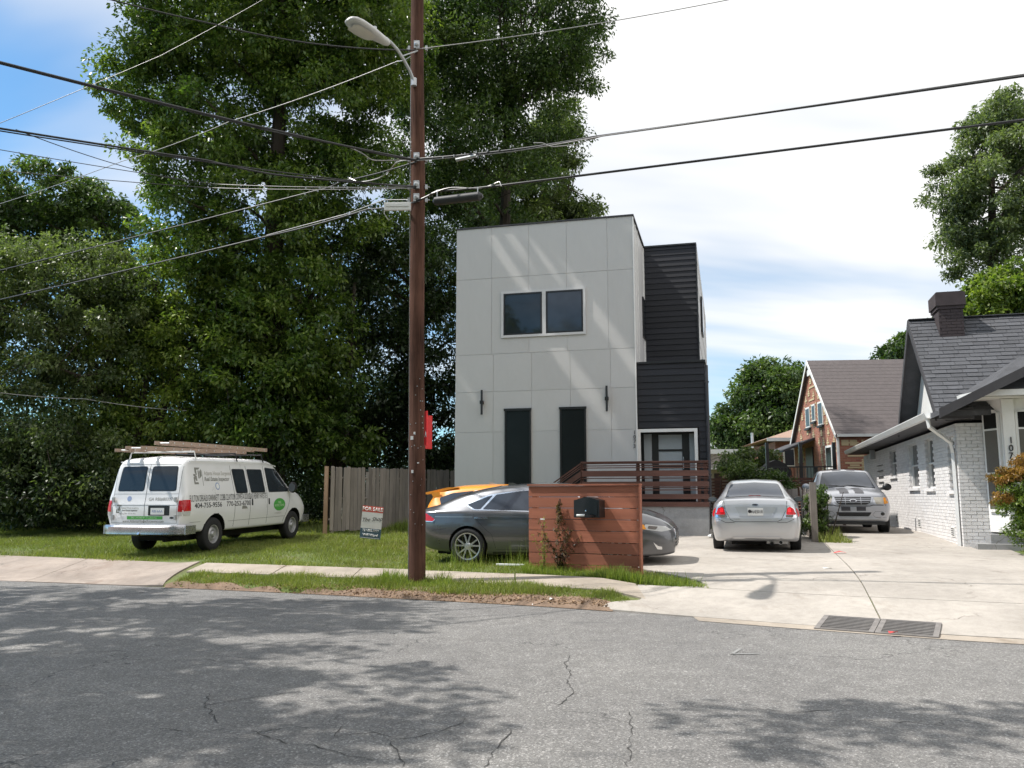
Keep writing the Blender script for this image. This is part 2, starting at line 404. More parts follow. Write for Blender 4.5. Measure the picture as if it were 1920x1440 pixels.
M['amber'] = mottle('amber_lens', (.75, .28, .015), .15, 8, .2)
M['smokelens'] = mottle('smoked_lens', (.12, .10, .09), .2, 8, .2)
M['foglens'] = mottle('yellowed_headlight_lens', (.30, .28, .24), .12, 6, .2)
M['plate'] = emblem_mat('plate_white', (.72, .73, .72))
M['ink'] = emblem_mat('black_lettering', (.02, .02, .025))
M['inkgrey'] = emblem_mat('grey_lettering', (.22, .22, .20))
M['inkpale'] = emblem_mat('faded_lettering', (.46, .45, .42))
M['inkblue'] = emblem_mat('faded_blue_emblem', (.25, .32, .50))
M['green'] = emblem_mat('green_decal', (.07, .34, .06))
M['palegreen'] = emblem_mat('pale_green_lettering', (.42, .62, .36))
M['white'] = emblem_mat('white_lettering', (.75, .75, .74))
M['bumper'] = mottle('tarnished_chrome_bumper', (.42, .42, .44), .25, 4, .28, .9)
M['fibreglass'] = mottle('faded_fibreglass_rail', (.34, .25, .19), .15, 5, .6)
M['aluminium'] = mottle('aluminium_rung', (.66, .66, .65), .1, 5, .35, .6)
M['saleRed'] = emblem_mat('sign_red', (.55, .10, .07))
M['saleWhite'] = emblem_mat('sign_off_white', (.62, .61, .59))
M['saleBlue'] = emblem_mat('sign_slate_blue', (.06, .105, .14))
M['signred'] = emblem_mat('bright_red_sign', (.62, .02, .02))
M['redbrick'] = None
M['beige'] = mottle('beige_stucco', (.30, .27, .24), .1, 2, .8)
M['tanroof'] = mottle('tan_roof', (.30, .20, .15), .2, 3, .9)
M['litter'] = mottle('dry_leaf_litter', (.30, .20, .12), .5, 20, .9)
M['grate'] = mottle('rusty_iron_grate', (.20, .185, .175), .3, 8, .75, .2)
M['void'] = mottle('dark_void', (.004, .004, .004), .2, 4, 1)
M['paper'] = emblem_mat('white_paper', (.75, .75, .74))
M['redplastic'] = emblem_mat('red_wrapper', (.6, .05, .05))
M['mirror'] = glassy('mirror_glass', (.06, .07, .08), .05)
M['leafA'] = leafmat('pecan_leaf', (.026, .052, .012), (.088, .145, .032), (.22, .28, .062), trans=.42, gloss=.34)
M['leafB'] = leafmat('dark_broadleaf', (.018, .038, .012), (.052, .092, .027), (.145, .20, .052), trans=.36)
M['leafC'] = leafmat('yellow_green_leaf', (.040, .075, .014), (.12, .18, .034), (.28, .33, .07), trans=.44)
M['leafD'] = leafmat('grey_green_leaf', (.034, .054, .024), (.10, .135, .055), (.20, .235, .10), trans=.4)
M['leafE'] = leafmat('hazed_pecan_leaf', (.06, .085, .05), (.12, .155, .08), (.22, .26, .13), trans=.42)  # paler, greyer leaf; the haze over the tree is in this colour
M['leafF'] = leafmat('shade_darkened_leaf', (.014, .026, .010), (.030, .052, .018), (.075, .11, .035), trans=.3)  # darkened leaf colour; the shade below the trees is put into it
M['screen'] = mottle('dark_screened_glass', (.010, .011, .012), .2, 3, .22, spec=.3)
M['leafO'] = leafmat('nandina_leaf_orange', (.10, .075, .02), (.25, .14, .035), (.38, .20, .06), .35)
M['leafdry'] = leafmat('dry_vine_leaf', (.05, .03, .02), (.12, .075, .04), (.22, .17, .07), .2)
M['blade'] = leafmat('grass_blade', (.15, .14, .055), (.165, .215, .04), (.36, .35, .11), .35, .5, .8)
M['bladey'] = leafmat('weed_blade', (.09, .14, .025), (.20, .27, .045), (.38, .40, .10), .35, .5, .8)

def text_mesh(txt, size, mats, shear=0.0, align='CENTER', squash=1.0, bold=0.0, fit=None):
    cu = bpy.data.curves.new('txt', 'FONT'); cu.body = txt; cu.size = size; cu.align_x = align; cu.align_y = 'CENTER'
    cu.shear = shear; cu.offset = bold; cu.resolution_u = 3
    o = bpy.data.objects.new('txt', cu); COL.objects.link(o)
    bpy.context.view_layer.update()
    dg = bpy.context.evaluated_depsgraph_get(); me = bpy.data.meshes.new_from_object(o.evaluated_get(dg))
    bpy.data.objects.remove(o); bpy.data.curves.remove(cu)
    if fit:
        xs_ = [v.co.x for v in me.vertices]; squash = fit / (max(xs_) - min(xs_))
    for v in me.vertices: v.co.x *= squash
    me.materials.clear(); me.materials.append(mats); return me
def text_on(txt, size, mat, parent, M4, name='lettering', thick=.004, **k):
    """flat raised lettering; M4 maps text xy (z out) into the parent's space"""
    me = text_mesh(txt, size, mat, **k)
    bm = bmesh.new(); bm.from_mesh(me)
    r = bmesh.ops.extrude_face_region(bm, geom=list(bm.faces)); 
    bmesh.ops.translate(bm, verts=[g for g in r['geom'] if isinstance(g, bmesh.types.BMVert)], vec=(0, 0, thick))
    bmesh.ops.transform(bm, matrix=M4, verts=bm.verts); bmesh.ops.recalc_face_normals(bm, faces=bm.faces)
    bm.to_mesh(me); bm.free(); me.name = name
    return link(name, me, parent)
def frame_front(x, y, z, deg=0):
    """text plane standing upright facing -y, at x,y,z"""
    return Matrix.Translation((x, y, z)) @ Matrix.Rotation(radians(deg), 4, 'Y') @ Matrix.Rotation(radians(90), 4, 'X')
# ------------------------------------------------------------------ ground, road, walks
YK = pchip([-300, -40, -9.7, -6.4, -3.5, -1.5, .3, 1.6, 2.6, 3.7, 4.9, 5.7, 20, 300],
           [115, 27.2, 16.05, 15.0, 14.0, 13.2, 12.45, 11.75, 11.15, 10.5, 9.85, 9.5, 3.4, -110])
CS = .935
HG = pchip([0, .05, .3, .75, 1.7, 2.6, 4, 6, 8, 11, 14, 400], [.0, .06, .12, .19, .27, .32, .39, .43, .46, .55, .62, .62])
HD = pchip([0, .05, .3, .75, 1.7, 2.6, 4, 6, 8, 11, 14, 400], [.0, .004, .022, .07, .19, .30, .38, .43, .46, .55, .62, .62])
def sm(a, b, x): t = min(1, max(0, (x - a) / (b - a))); return t * t * (3 - 2 * t)
def H(x, s):
    if s <= 0: return 0.0
    w = max(sm(1.3, 2.2, x), 1 - sm(-6.9, -6.1, x))
    return float(HG(s)) * (1 - w) + float(HD(s)) * w
def yof(x, s): return float(YK(x)) + s / CS
def sof(x, y): return (y - float(YK(x))) * CS
def hz(x, y): return H(x, sof(x, y))
def gp(u, v):
    """ground point seen at a pixel"""
    z = .3
    for _ in range(12):
        p = gnd(u, v, z); z = hz(p.x, p.y)
    return Vector((p.x, p.y, z))
def sheet(name, xs_of_s, ss, nx, dz, mat, parent=None, bumpy=0, **k):
    """a ground-following sheet: for each kerb distance s it runs from x0 to x1"""
    mb = MB(); rows = []
    for s in ss:
        x0, x1 = xs_of_s(s)
        rows.append([(x, yof(x, s), H(x, s) + dz + (R.uniform(-bumpy, bumpy) if bumpy else 0)) for x in np.linspace(x0, x1, nx)])
    mb.grid(rows); return mb.build(name, mat, parent, smooth=True, fix=False, **k)
def slab(name, corners, n, mat, parent, top, thick=.1):
    """slab over a quad given in (x,s); follows the ground with its edges turned down"""
    (ax, as_), (bx, bs), (cx, cs_), (dx, ds) = corners; rows = []
    for i in range(n + 1):
        t = i / n; row = []
        for j in range(n + 1):
            q = j / n
            x = (ax*(1-q)+bx*q)*(1-t) + (dx*(1-q)+cx*q)*t; s = (as_*(1-q)+bs*q)*(1-t) + (ds*(1-q)+cs_*q)*t
            row.append(Vector((x, yof(x, s), H(x, s) + top)))
        rows.append(row)
    mb = MB(); mb.grid(rows)
    m = n + 1; ring = [(0, j) for j in range(m)] + [(i, n) for i in range(1, m)] + [(n, j) for j in range(n-1, -1, -1)] + [(i, 0) for i in range(n-1, 0, -1)]
    low = [rows[i][j] - Vector((0, 0, thick)) for i, j in ring]; b = len(mb.v); mb.v += [tuple(p) for p in low]
    L_ = len(ring)
    for k in range(L_):
        i, j = ring[k]; i2, j2 = ring[(k+1) % L_]
        mb.f.append((i*m+j, b+k, b+(k+1) % L_, i2*m+j2)); mb.m.append(0)
    return mb.build(name, mat, parent, smooth=True, ang=40)

def slab_f(name, s0, s1, fl, fr, mat, parent, top, n=26, thick=.1):
    rows = []; m = 16
    for s in np.linspace(s0, s1, n): rows.append([Vector((x, yof(x, s), H(x, s) + top)) for x in np.linspace(fl(s), fr(s), m)])
    mb = MB(); mb.grid(rows)
    ring = [(0, j) for j in range(m)] + [(i, m-1) for i in range(1, n)] + [(n-1, j) for j in range(m-2, -1, -1)] + [(i, 0) for i in range(n-2, 0, -1)]
    b = len(mb.v); mb.v += [tuple(rows[i][j] - Vector((0, 0, thick))) for i, j in ring]; L_ = len(ring)
    for k in range(L_):
        i, j = ring[k]; i2, j2 = ring[(k+1) % L_]; mb.f.append((i*m+j, b+k, b+(k+1) % L_, i2*m+j2)); mb.m.append(0)
    return mb.build(name, mat, parent, smooth=True, ang=40)
def make_ground():
    ss = [-260, -120, -60, -30, -16, -12.7, -12.4] + [-11.9, -.01] + [.0, .04, .1, .2, .3, .5, .75, 1, 1.3, 1.6, 1.9, 2.2, 2.6, 3.2, 4, 5, 6, 7, 8, 9.5, 11, 12.5, 14, 18, 25, 40, 70, 120, 260, 600]
    xs = list(np.concatenate([[-300, -150, -80, -45, -30, -20, -16], np.arange(-14, 14.01, .35), [16, 20, 30, 45, 80, 150, 300]]))
    rows = []
    for s in ss:
        z0 = -.02 if -12.2 < s <= 0 else (.12 if s < -12.2 else None)
        rows.append([(x, yof(x, s), z0 if z0 is not None else H(x, s) - .0) for x in xs])
    g = MB(); g.grid(rows); o = g.build('ground', M['ground'], smooth=True, fix=False); tag(o, 'green lawn and bare soil around the houses', kind='structure')
    rd = MB(); rows = []
    for s in [-12, -10, -8, -6, -4, -2, -1, -.3, .06]:
        rows.append([(x, yof(x, s), .006) for x in xs])
    rd.grid(rows); o = rd.build('road', M['asphalt'], smooth=True, fix=False); tag(o, 'worn grey cracked asphalt street', kind='structure')
make_ground()

def joint_x(s):   # the long joint between the two driveways
    a = gp(1548, 1020); b = gp(1650, 1165); sa, sb = sof(a.x, a.y), sof(b.x, b.y)
    return b.x + (a.x - b.x) * (s - sb) / (sa - sb)
def make_paving():
    dr = empty('driveway', (0, 0, 0), kind='structure', label='pale concrete double driveway split by a long joint')
    def xl(s):
        return float(pchip([0, .72, 1.68, 1.82, 2.0, 2.9, 3.6, 5, 11, 30], [1.25, 1.88, 1.98, 2.9, 3.0, 2.35, 1.7, 1.5, 2.6, 9.5])(s))
    def xr(s):
        return 8.85 + (s - 5.0) * .33
    rows = [0.0, 1.75, 5.2, 8.4, 14]
    for i in range(len(rows) - 1):
        a, b = rows[i] + .008, rows[i+1] - .008
        slab_f('slab', a, b, xl, lambda s: joint_x(s) - .008, M['concrete'], dr, .022)
    for a, b in ((.0, 1.75), (1.75, 5.0)):
        x0 = max(joint_x(a), joint_x(b)); 
        slab('slab', [(joint_x(a) + .008, a + .008), (10, a + .008), (10, b - .008), (joint_x(b) + .008, b - .008)], 14, M['concrete'], dr, .026)
        slab('slab', [(10.02, a + .008), (19, a + .008), (19, b - .008), (10.02, b - .008)], 6, M['concrete'], dr, .024)
    for a, b in ((5.0, 9.2), (9.2, 14), (14, 24)):
        slab('slab', [(joint_x(a) + .008, a + .008), (xr(a), a + .008), (xr(b), b - .008), (joint_x(b) + .008, b - .008)], 14, M['concrete'], dr, .024)
    sw = empty('sidewalk', (0, 0, 0), kind='structure', label='narrow concrete sidewalk of joined slabs beside the lawn')
    x = -6.05
    for w in (1.75, 1.55, 1.2, 1.6, 1.95):
        x1 = min(x + w, 1.96)
        slab('slab', [(x + .012, .76), (x1 - .012, .76), (x1 - .012, 1.7), (x + .012, 1.7)], 8, M['walk'], sw, .02 + R.uniform(0, .012))
        x = x1
    x = -11.4
    ap = empty('old_driveway_apron', (0, 0, 0), kind='structure', label='old stained concrete apron at the left end of the sidewalk')
    slab('slab', [(-9.1, .0), (-6.15, .02), (-6.3, 1.95), (-9.1, 2.15)], 16, M['apron'], ap, .02)
    slab('slab', [(-14, .0), (-9.13, .0), (-9.13, 2.15), (-14, 2.3)], 16, M['apron'], ap, .015)
    slab('slab', [(-22, .0), (-14.03, .0), (-14.03, 2.3), (-22, 2.3)], 8, M['apron'], ap, .018)
    # concrete gutter strip at the kerb beside the driveway
    g = MB(); rows = [[(x, yof(x, s), .0115 + (0 if s < 0 else .008)) for x in np.linspace(2.4, 18, 60)] for s in (-.3, -.12, .004)]
    g.grid(rows); tag(g.build('gutter', M['walk'], smooth=True, fix=False), 'shallow stained concrete gutter along the driveway mouth', kind='structure')
make_paving()

def make_drain():
    pts = [gnd(1540, 1158, .03), gnd(1758, 1173, .03), gnd(1758, 1196, .03), gnd(1542, 1181, .03)]
    c = sum(pts, Vector()) / 4; d = (pts[1] - pts[0]); rz = atan2(d.y, d.x); L_ = d.length
    for k, lab in ((-1, 'rusty iron street drain grate, nearer the red fence'), (1, 'rusty iron street drain grate on the side of the white brick house')):
        r = empty('drain_grate', (c.x + cos(rz) * k * L_ / 4, c.y + sin(rz) * k * L_ / 4, .042), rz, lab, 'drain grate', 'grates of the street drain'); r.rotation_euler = (.08, 0, rz)
        W = L_ / 4 - .004; D = .38
        f = MB(); f.box(-W, W, -D, -D + .03, 0, .014); f.box(-W, W, D - .03, D, 0, .014); f.box(-W, -W + .06, -D + .031, D - .031, 0, .014); f.box(W - .06, W, -D + .031, D - .031, 0, .014)
        f.build('frame', M['grate'], r)
        me = MB().box(-W + .051, W - .051, -.013, .013, .0025, .013).mesh('bar', M['grate'])
        for i in range(9): link('bar', me, r, (0, -D + .07 + i * (2 * D - .14) / 8, 0))
        MB().box(-W, W, -D + .001, D - .001, -.02, .002).build('pit_dark', M['void'], r)  # black plate on the road, painted as the darkness under the bars
make_drain()
def make_cracks():
    road = bpy.data.objects['road']; rr = random.Random(3)
    for pts in (((1070, 1228), (1060, 1246), (1069, 1262), (1063, 1280), (1076, 1298)), ((1076, 1298), (1062, 1308), (1045, 1322)), ((392, 1300), (385, 1322), (402, 1345), (410, 1356)), ((385, 1322), (440, 1312), (560, 1296)),
                ((468, 1368), (500, 1380), (540, 1395), (590, 1396), (640, 1412), (700, 1425)), ((640, 1362), (627, 1380), (700, 1372), (740, 1385), (790, 1380), (860, 1358), (873, 1345)), ((725, 1385), (745, 1405), (756, 1436)),
                ((958, 1368), (935, 1400), (908, 1438)), ((1180, 1335), (1184, 1372), (1176, 1436)), ((300, 1365), (360, 1372), (420, 1366)), ((1400, 1325), (1480, 1336), (1560, 1330))):
        P = [gnd(u, v, .0105) for u, v in pts]; Q = []
        for a, b in zip(P, P[1:]):
            n = max(2, int((b - a).length / .06)); d = (b - a).normalized(); s = Vector((-d.y, d.x, 0))
            for k in range(n): Q.append(a.lerp(b, k / n) + s * (rr.uniform(-.02, .02) if k else 0))
        Q.append(P[-1]); mb = MB(); L_ = []
        for i, q in enumerate(Q):
            d = (Q[min(i+1, len(Q)-1)] - Q[max(i-1, 0)]).normalized(); s = Vector((-d.y, d.x, 0)) * rr.uniform(.001, .0055); L_.append([q + s, q - s])
        mb.grid(L_); mb.build('crack', M['crackdark'], road, fix=False)
M['crackdark'] = mottle('dark_crack_grit', (.05, .048, .046), .3, 20, .95)  # even dark colour of the thin crack strips
make_cracks()

# ------------------------------------------------------------------ piece helper: the nearest ones as parts, the rest as one part
def pieces(name, items, mats, parent, limit=300, key=None):
    """items: (matrix, unit_mesh). All beyond the limit are joined."""
    if key: items = sorted(items, key=key)
    for Mx, me in items[:limit]:
        o = bpy.data.objects.new(name, me); COL.objects.link(o); o.parent = parent; o.matrix_basis = Mx
    rest = items[limit:]
    if rest:
        vs = []; fs = []
        for Mx, me in rest:
            n = len(vs); vs += [Mx @ v.co for v in me.vertices]; fs += [tuple(i + n for i in p.vertices) for p in me.polygons]
        me2 = bpy.data.meshes.new(name); me2.from_pydata(vs, [], fs); me2.materials.append(mats)
        o = link(name, me2, parent); o['kind'] = 'stuff'
def TRS(loc, sc=(1, 1, 1), rz=0.0, rx=0.0, ry=0.0):
    return Matrix.Translation(loc) @ Matrix.Rotation(rz, 4, 'Z') @ Matrix.Rotation(rx, 4, 'X') @ Matrix.Rotation(ry, 4, 'Y') @ Matrix.Diagonal((*sc, 1))

# ------------------------------------------------------------------ the white and black house
HW = House(3.53, 23.5, .56, 14.5)
def make_white_house():
    h = HW; W = 5.415; T = 9.21; root = empty('modern_house', h.o, h.rz, 'tall white panelled box house with a black clad stair volume and number 1073', 'house')
    c = MB(); c.box(-W, 0, .0, 3.3, 0, T); c.box(-W, 1.70, 3.301, 15, 0, T - .002); c.build('wall', M['side_panel'], root)
    # fibre cement panels with recessed joints
    zr = [T] + [h.fx(1130, v)[1] for v in (508, 655, 728, 806)] + [0.02]
    xu = [-W, h.fx(922, 560)[0], h.fx(992, 560)[0], h.fx(1063, 560)[0], h.fx(1140, 560)[0], 0]
    xlow = [-W, h.fx(925, 760)[0], h.fx(997, 760)[0], h.fx(1070, 760)[0], h.fx(1146, 760)[0], 0]
    pm = bevel_box_mesh('panel', 1, 1, 1, 0, M['panel'])
    for i in range(5):
        xs = xu if i < 2 else xlow
        for j in range(5):
            x0, x1, z1, z0 = xs[j] + .006, xs[j+1] - .006, zr[i] - .006, zr[i+1] + .006
            o = link('panel', pm, root, ((x0+x1)/2, -.0065 + R.uniform(-.001, .001), (z0+z1)/2)); o.scale = (x1-x0, .012, z1-z0)
    # corner trims, roof edge flashing
    t = MB(); t.box(.001, .035, -.03, .06, 0, T - .03); t.box(.001, .03, 3.22, 3.29, 5, T - .03)
    for y in (.75, 1.32, 3.0): t.box(.001, .022, y - .02, y + .02, 4.82, T - .03)
    t.build('corner_trim', M['trimw'], root)
    MB().box(-W - .03, .05, -.045, 3.3, T, T + .045).box(-W - .03, 1.73, 3.301, 15.03, T, T + .045).build('roof_flashing', M['fascia'], root)
    # upper windows
    def window(p0, p1, y0=-.025, glass='glass', fw=.045, trim=True, name='window', refl=None):
        x0, z1 = p0; x1, z0 = p1
        f = MB(); f.box(x0, x1, y0 - .03, y0, z0, z0+fw); f.box(x0, x1, y0 - .03, y0, z1-fw, z1); f.box(x0, x0+fw, y0-.03, y0, z0+fw, z1-fw); f.box(x1-fw, x1, y0-.03, y0, z0+fw, z1-fw)
        o = f.build(name, M['winblack'], root)
        MB().box(x0+fw, x1-fw, y0 - .012, y0 + .0, z0+fw, z1-fw).build('pane', M[glass], o); return o
    a0, a1 = h.fx(945, 552), h.fx(1017, 626); b0, b1 = h.fx(1024, 547), h.fx(1094, 621)
    zt = max(a0[1], b0[1]); zb = min(a1[1], b1[1])
    a0 = (a0[0], zt); b0 = (b0[0], zt); a1 = (a1[0], zb); b1 = (b1[0], zb)
    window(a0, a1, -.03); window(b0, b1, -.03, 'glassblue')
    t = MB(); q = .075
    t.box(a0[0]-q, b1[0]+q, -.055, -.024, zt+.002, zt+q*1.0); t.box(a0[0]-q, b1[0]+q, -.06, -.024, zb-q, zb-.002)
    t.box(a0[0]-q, a0[0]-.002, -.055, -.024, zb, zt); t.box(b1[0]+.002, b1[0]+q, -.055, -.024, zb, zt); t.box(a1[0]+.002, b0[0]-.002, -.055, -.024, zb, zt)
    t.build('window_trim', M['side_panel'], root)
    # tall lower windows
    for (u0, v0, u1) in ((947, 768, 996), (1050, 765, 1099)):
        p0, p1 = h.fx(u0, v0), h.fx(u1, v0); zb = 1.02
        window((p0[0], p0[1]), (p1[0], zb), -.03, 'screen', .05)
        MB().box(p0[0] - .02, p1[0] + .02, -.085, -.061, p0[1] - .05, p0[1] + .02).build('window_head', M['black'], root)
    # side window on the right flank
    y0, z1 = h.fy(1203.5, 556, 0); y1, z0 = h.fy(1211, 640, 0); z1 = h.fy(1203.5, 556, 0)[1]; z0 = h.fy(1203.5, 628, 0)[1]
    o = MB().box(.003, .045, y0, y1, z0, z1).build('window', M['winblack'], root); MB().box(.046, .05, y0+.05, y1-.05, z0+.05, z1-.05).build('pane', M['glass'], o)
    # black volumes in lap siding
    core = MB(); core.box(.012, 1.94, .12, 3.3, 2.95, 4.79); core.box(.012, .05, .12, 1.0, 0, 2.949); core.box(1.72, 1.94, .12, 3.3, .0, 2.949)
    core.build('black_wall', M['blackplank'], root)
    pk = MB(); pk.add([(0, -.028, 0), (1, -.028, 0), (1, -.004, .195), (0, -.004, .195), (0, 0, 0), (1, 0, 0), (1, 0, .195), (0, 0, .195)],
                      [(0, 1, 2, 3), (5, 4, 7, 6), (1, 5, 6, 2), (4, 0, 3, 7), (3, 2, 6, 7), (4, 5, 1, 0)])
    pm = pk.mesh('plank', M['blackplank'], fix=True)
    z = 4.79
    while z < T - .1: link('plank', pm, root, (.03, 3.295, z), sc=(1.66, 1, min(1, (T - z) / .195))); z += .187
    z = 2.96
    while z < 4.7: link('plank', pm, root, (.012, .118, z), sc=(1.92, 1, 1)); z += .187
    z = .4
    while z < 2.9: link('plank', pm, root, (1.745, .118, z), sc=(.19, 1, 1)); z += .187
    t = MB(); t.box(.04, 1.97, .06, 3.29, 4.80, 4.86); t.box(.0, 1.73, 3.24, 3.29, T - .005, T + .048); t.box(1.692, 1.74, 3.24, 3.30, 4.87, T)
    t.build('black_trim', M['black'], root)
    # right flank cladding behind (light grey)
    gp_ = MB(); gp_.box(1.701, 1.73, 3.31, 15, 0, T - .01); 
    for k in range(10): gp_.box(1.731, 1.74, 3.31, 14.9, .6 + k * .9, .62 + k * .9)
    gp_.build('side_cladding', M['side_panel'], root)
    for y, z in ((6, 6.8), (9, 4.5)): 
        o = MB().box(1.741, 1.80, y, y + 1.1, z, z + 1.3).build('window', M['winblack'], root); MB().box(1.801, 1.806, y+.06, y+1.04, z+.06, z+1.24).build('pane', M['glass'], o)
    # entrance: white surround, black door with frosted panes, side lights
    zf = .89; zd = h.fx(1250, 804, .1)[1]
    xL, xR = .06, h.fx(1309, 850, .1)[0]
    t = MB(); t.box(xL - .03, xR, .05, .145, zd - .09, zd); t.box(xR - .09, xR, .05, .145, zf, zd - .091); t.box(xL - .03, xL + .05, .05, .145, zf, zd - .091)
    t.build('door_surround', M['trimw'], root)
    d = .42; xa = [h.fx(u, 840, d)[0] for u in (1207, 1223, 1235, 1279, 1292, 1306)]
    MB().box(xL, xR, d + .03, d + .06, zf, zd).build('entry_back_wall', M['winblack'], root)
    dr = MB(); z0, z1 = zf + .03, zd - .12
    dr.box(xa[1], xa[2], d - .02, d + .029, z0, z1); dr.box(xa[3], xa[4], d - .02, d + .029, z0, z1)
    ph = (z1 - z0) / 4
    for k in range(5): dr.box(xa[2] + .001, xa[3] - .001, d - .02, d + .029, z0 + k*ph - (.03 if k else 0), z0 + k*ph + (.03 if k < 4 else 0))
    do = dr.build('front_door', M['winblack'], root)
    for k in range(4): MB().box(xa[2] + .001, xa[3] - .001, d, d + .02, z0 + k*ph + .031, z0 + (k+1)*ph - .031).build('pane', M['frost'], do)
    for a, b in ((xa[0], xa[1]), (xa[4], xa[5])): MB().box(a + .01, b - .01, d, d + .025, zf + .1, z1).build('side_light', M['frost'], root)
    MB().tube([(xa[3] - .03 + .06, d - .06, zf + .9), (xa[3] + .03, d - .06, zf + 1.25)], .012, 6).build('door_handle', M['galv'], root)
    # wall lamps
    for u, v0, v1 in ((905, 732, 778), (1138, 724, 772)):
        x, za = h.fx(u, v0); _, zb_ = h.fx(u, v1); zm = (za + zb_) / 2
        l = MB(); l.tube([(x, -.10, zb_), (x, -.10, za)], .032, 10); l.box(x - .05, x + .05, -.14, -.026, zm - .05, zm + .05)
        l.build('wall_lamp', M['black'], root, smooth=True)
    # house number, digits one under another
    for i, ch in enumerate('1073'):
        x, z = h.fx(1190, 811 + i * 8.6); text_on(ch, .15, M['ink'], root, frame_front(x, -.03, z), 'number', .012)
    # flat trim of the low foundation
    MB().box(-W - .02, -.0, -.05, -.027, .0, .12).build('base_strip', M['fascia'], root)
    # downspout at the right front corner, kinked at the bottom
    x = 1.99
    ds = MB(); ds.tube([(x, .16, 4.7), (x, .1, 4.4), (x, .06, 4.2), (x, .05, .95), (x - .05, -.05, .8), (x - .2, -.25, .72)], .045, 8)
    for z in (1.6, 3.0, 4.2): ds.box(x - .06, x + .06, .03, .11, z, z + .04)
    ds.build('downspout', M['fascia'], root, smooth=True)
    MB().tube([(x - .09, .2, .9), (x - .09, .2, 4.9)], .03, 8).build('downspout', M['galv'], root, smooth=True)
    return root
house = make_white_house()

def make_porch():
    h = HW; root = empty('front_porch', h.o, h.rz, 'concrete porch with brown slatted railing and stairs at the white house', 'porch')
    zf = .88; x0, x1, y0 = -1.35, 1.96, -1.35
    MB().box(x0, x1, y0, -.055, -.1, zf - .12).build('porch_base', M['found'], root)
    o = MB().box(x0 - .03, x1 + .02, y0 - .04, .11, zf - .119, zf).build('porch_floor', M['deckwood'], root)
    # stairs going down to the left
    for k in range(5):
        xx = x0 - .03 - .27 * k
        MB().box(xx - .29, xx, y0 + .02, y0 + 1.15, zf - .18 * (k+1) - .04, zf - .18 * (k+1)).build('stair_tread', M['deckwood'], root)
    st = MB()
    for y in (y0, y0 + 1.17):
        st.prism([(x0 - 1.4, -.1), (x0 - 1.1, -.1), (x0 - .03, zf - .2), (x0 - .03, zf), (x0 - .1, zf)], y, y + .04, 'y')
    st.build('stair_stringer', M['deckwood'], root)
    # railing
    rail = MB().box(0, 1, -.02, .02, -.5, .5).mesh('rail', M['deckwood']); zt = 1.93
    widths = [(0, .04), (.075, .025), (.13, .025), (.22, .13), (.35, .025), (.41, .025), (.51, .13), (.65, .025), (.72, .025), (.84, .13)]
    for off, w in widths:
        zc = zt - off - w/2 + .0
        link('rail', rail, root, (x0, y0, zc), sc=(x1 - x0 + .02, 1, w))
        link('rail', rail, root, (x1, y0 + .03, zc), rot=(0, 0, radians(90)), sc=(1.05, 1, w))
    for off, w in widths[:7]:       # sloping part along the stairs
        me = MB().prism([(x0 - .02, zt - off), (x0 - 1.25, zt - off - .84), (x0 - 1.25, zt - off - w - .84), (x0 - .02, zt - off - w)], y0 - .02, y0 + .02, 'y').build('stair_rail', M['deckwood'], root)
    for x, z0, z1 in ((x0, zf - .3, zt - .02), (x0 - 1.2, .0, zt - .85), (.16, zf - .2, zt - .02), (x1 - .05, zf - .3, zt - .02), (x1 - .22, zf - .2, zt - .02)):
        MB().box(x - .045, x + .045, y0 + .024, y0 + .11, z0, z1).build('rail_post', M['deckwood'], root)
    MB().box(x0 - .02, x1 + .04, y0 - .03, y0 + .12, zt + .003, zt + .03).build('rail_cap', M['deckwood'], root)
    return root
make_porch()

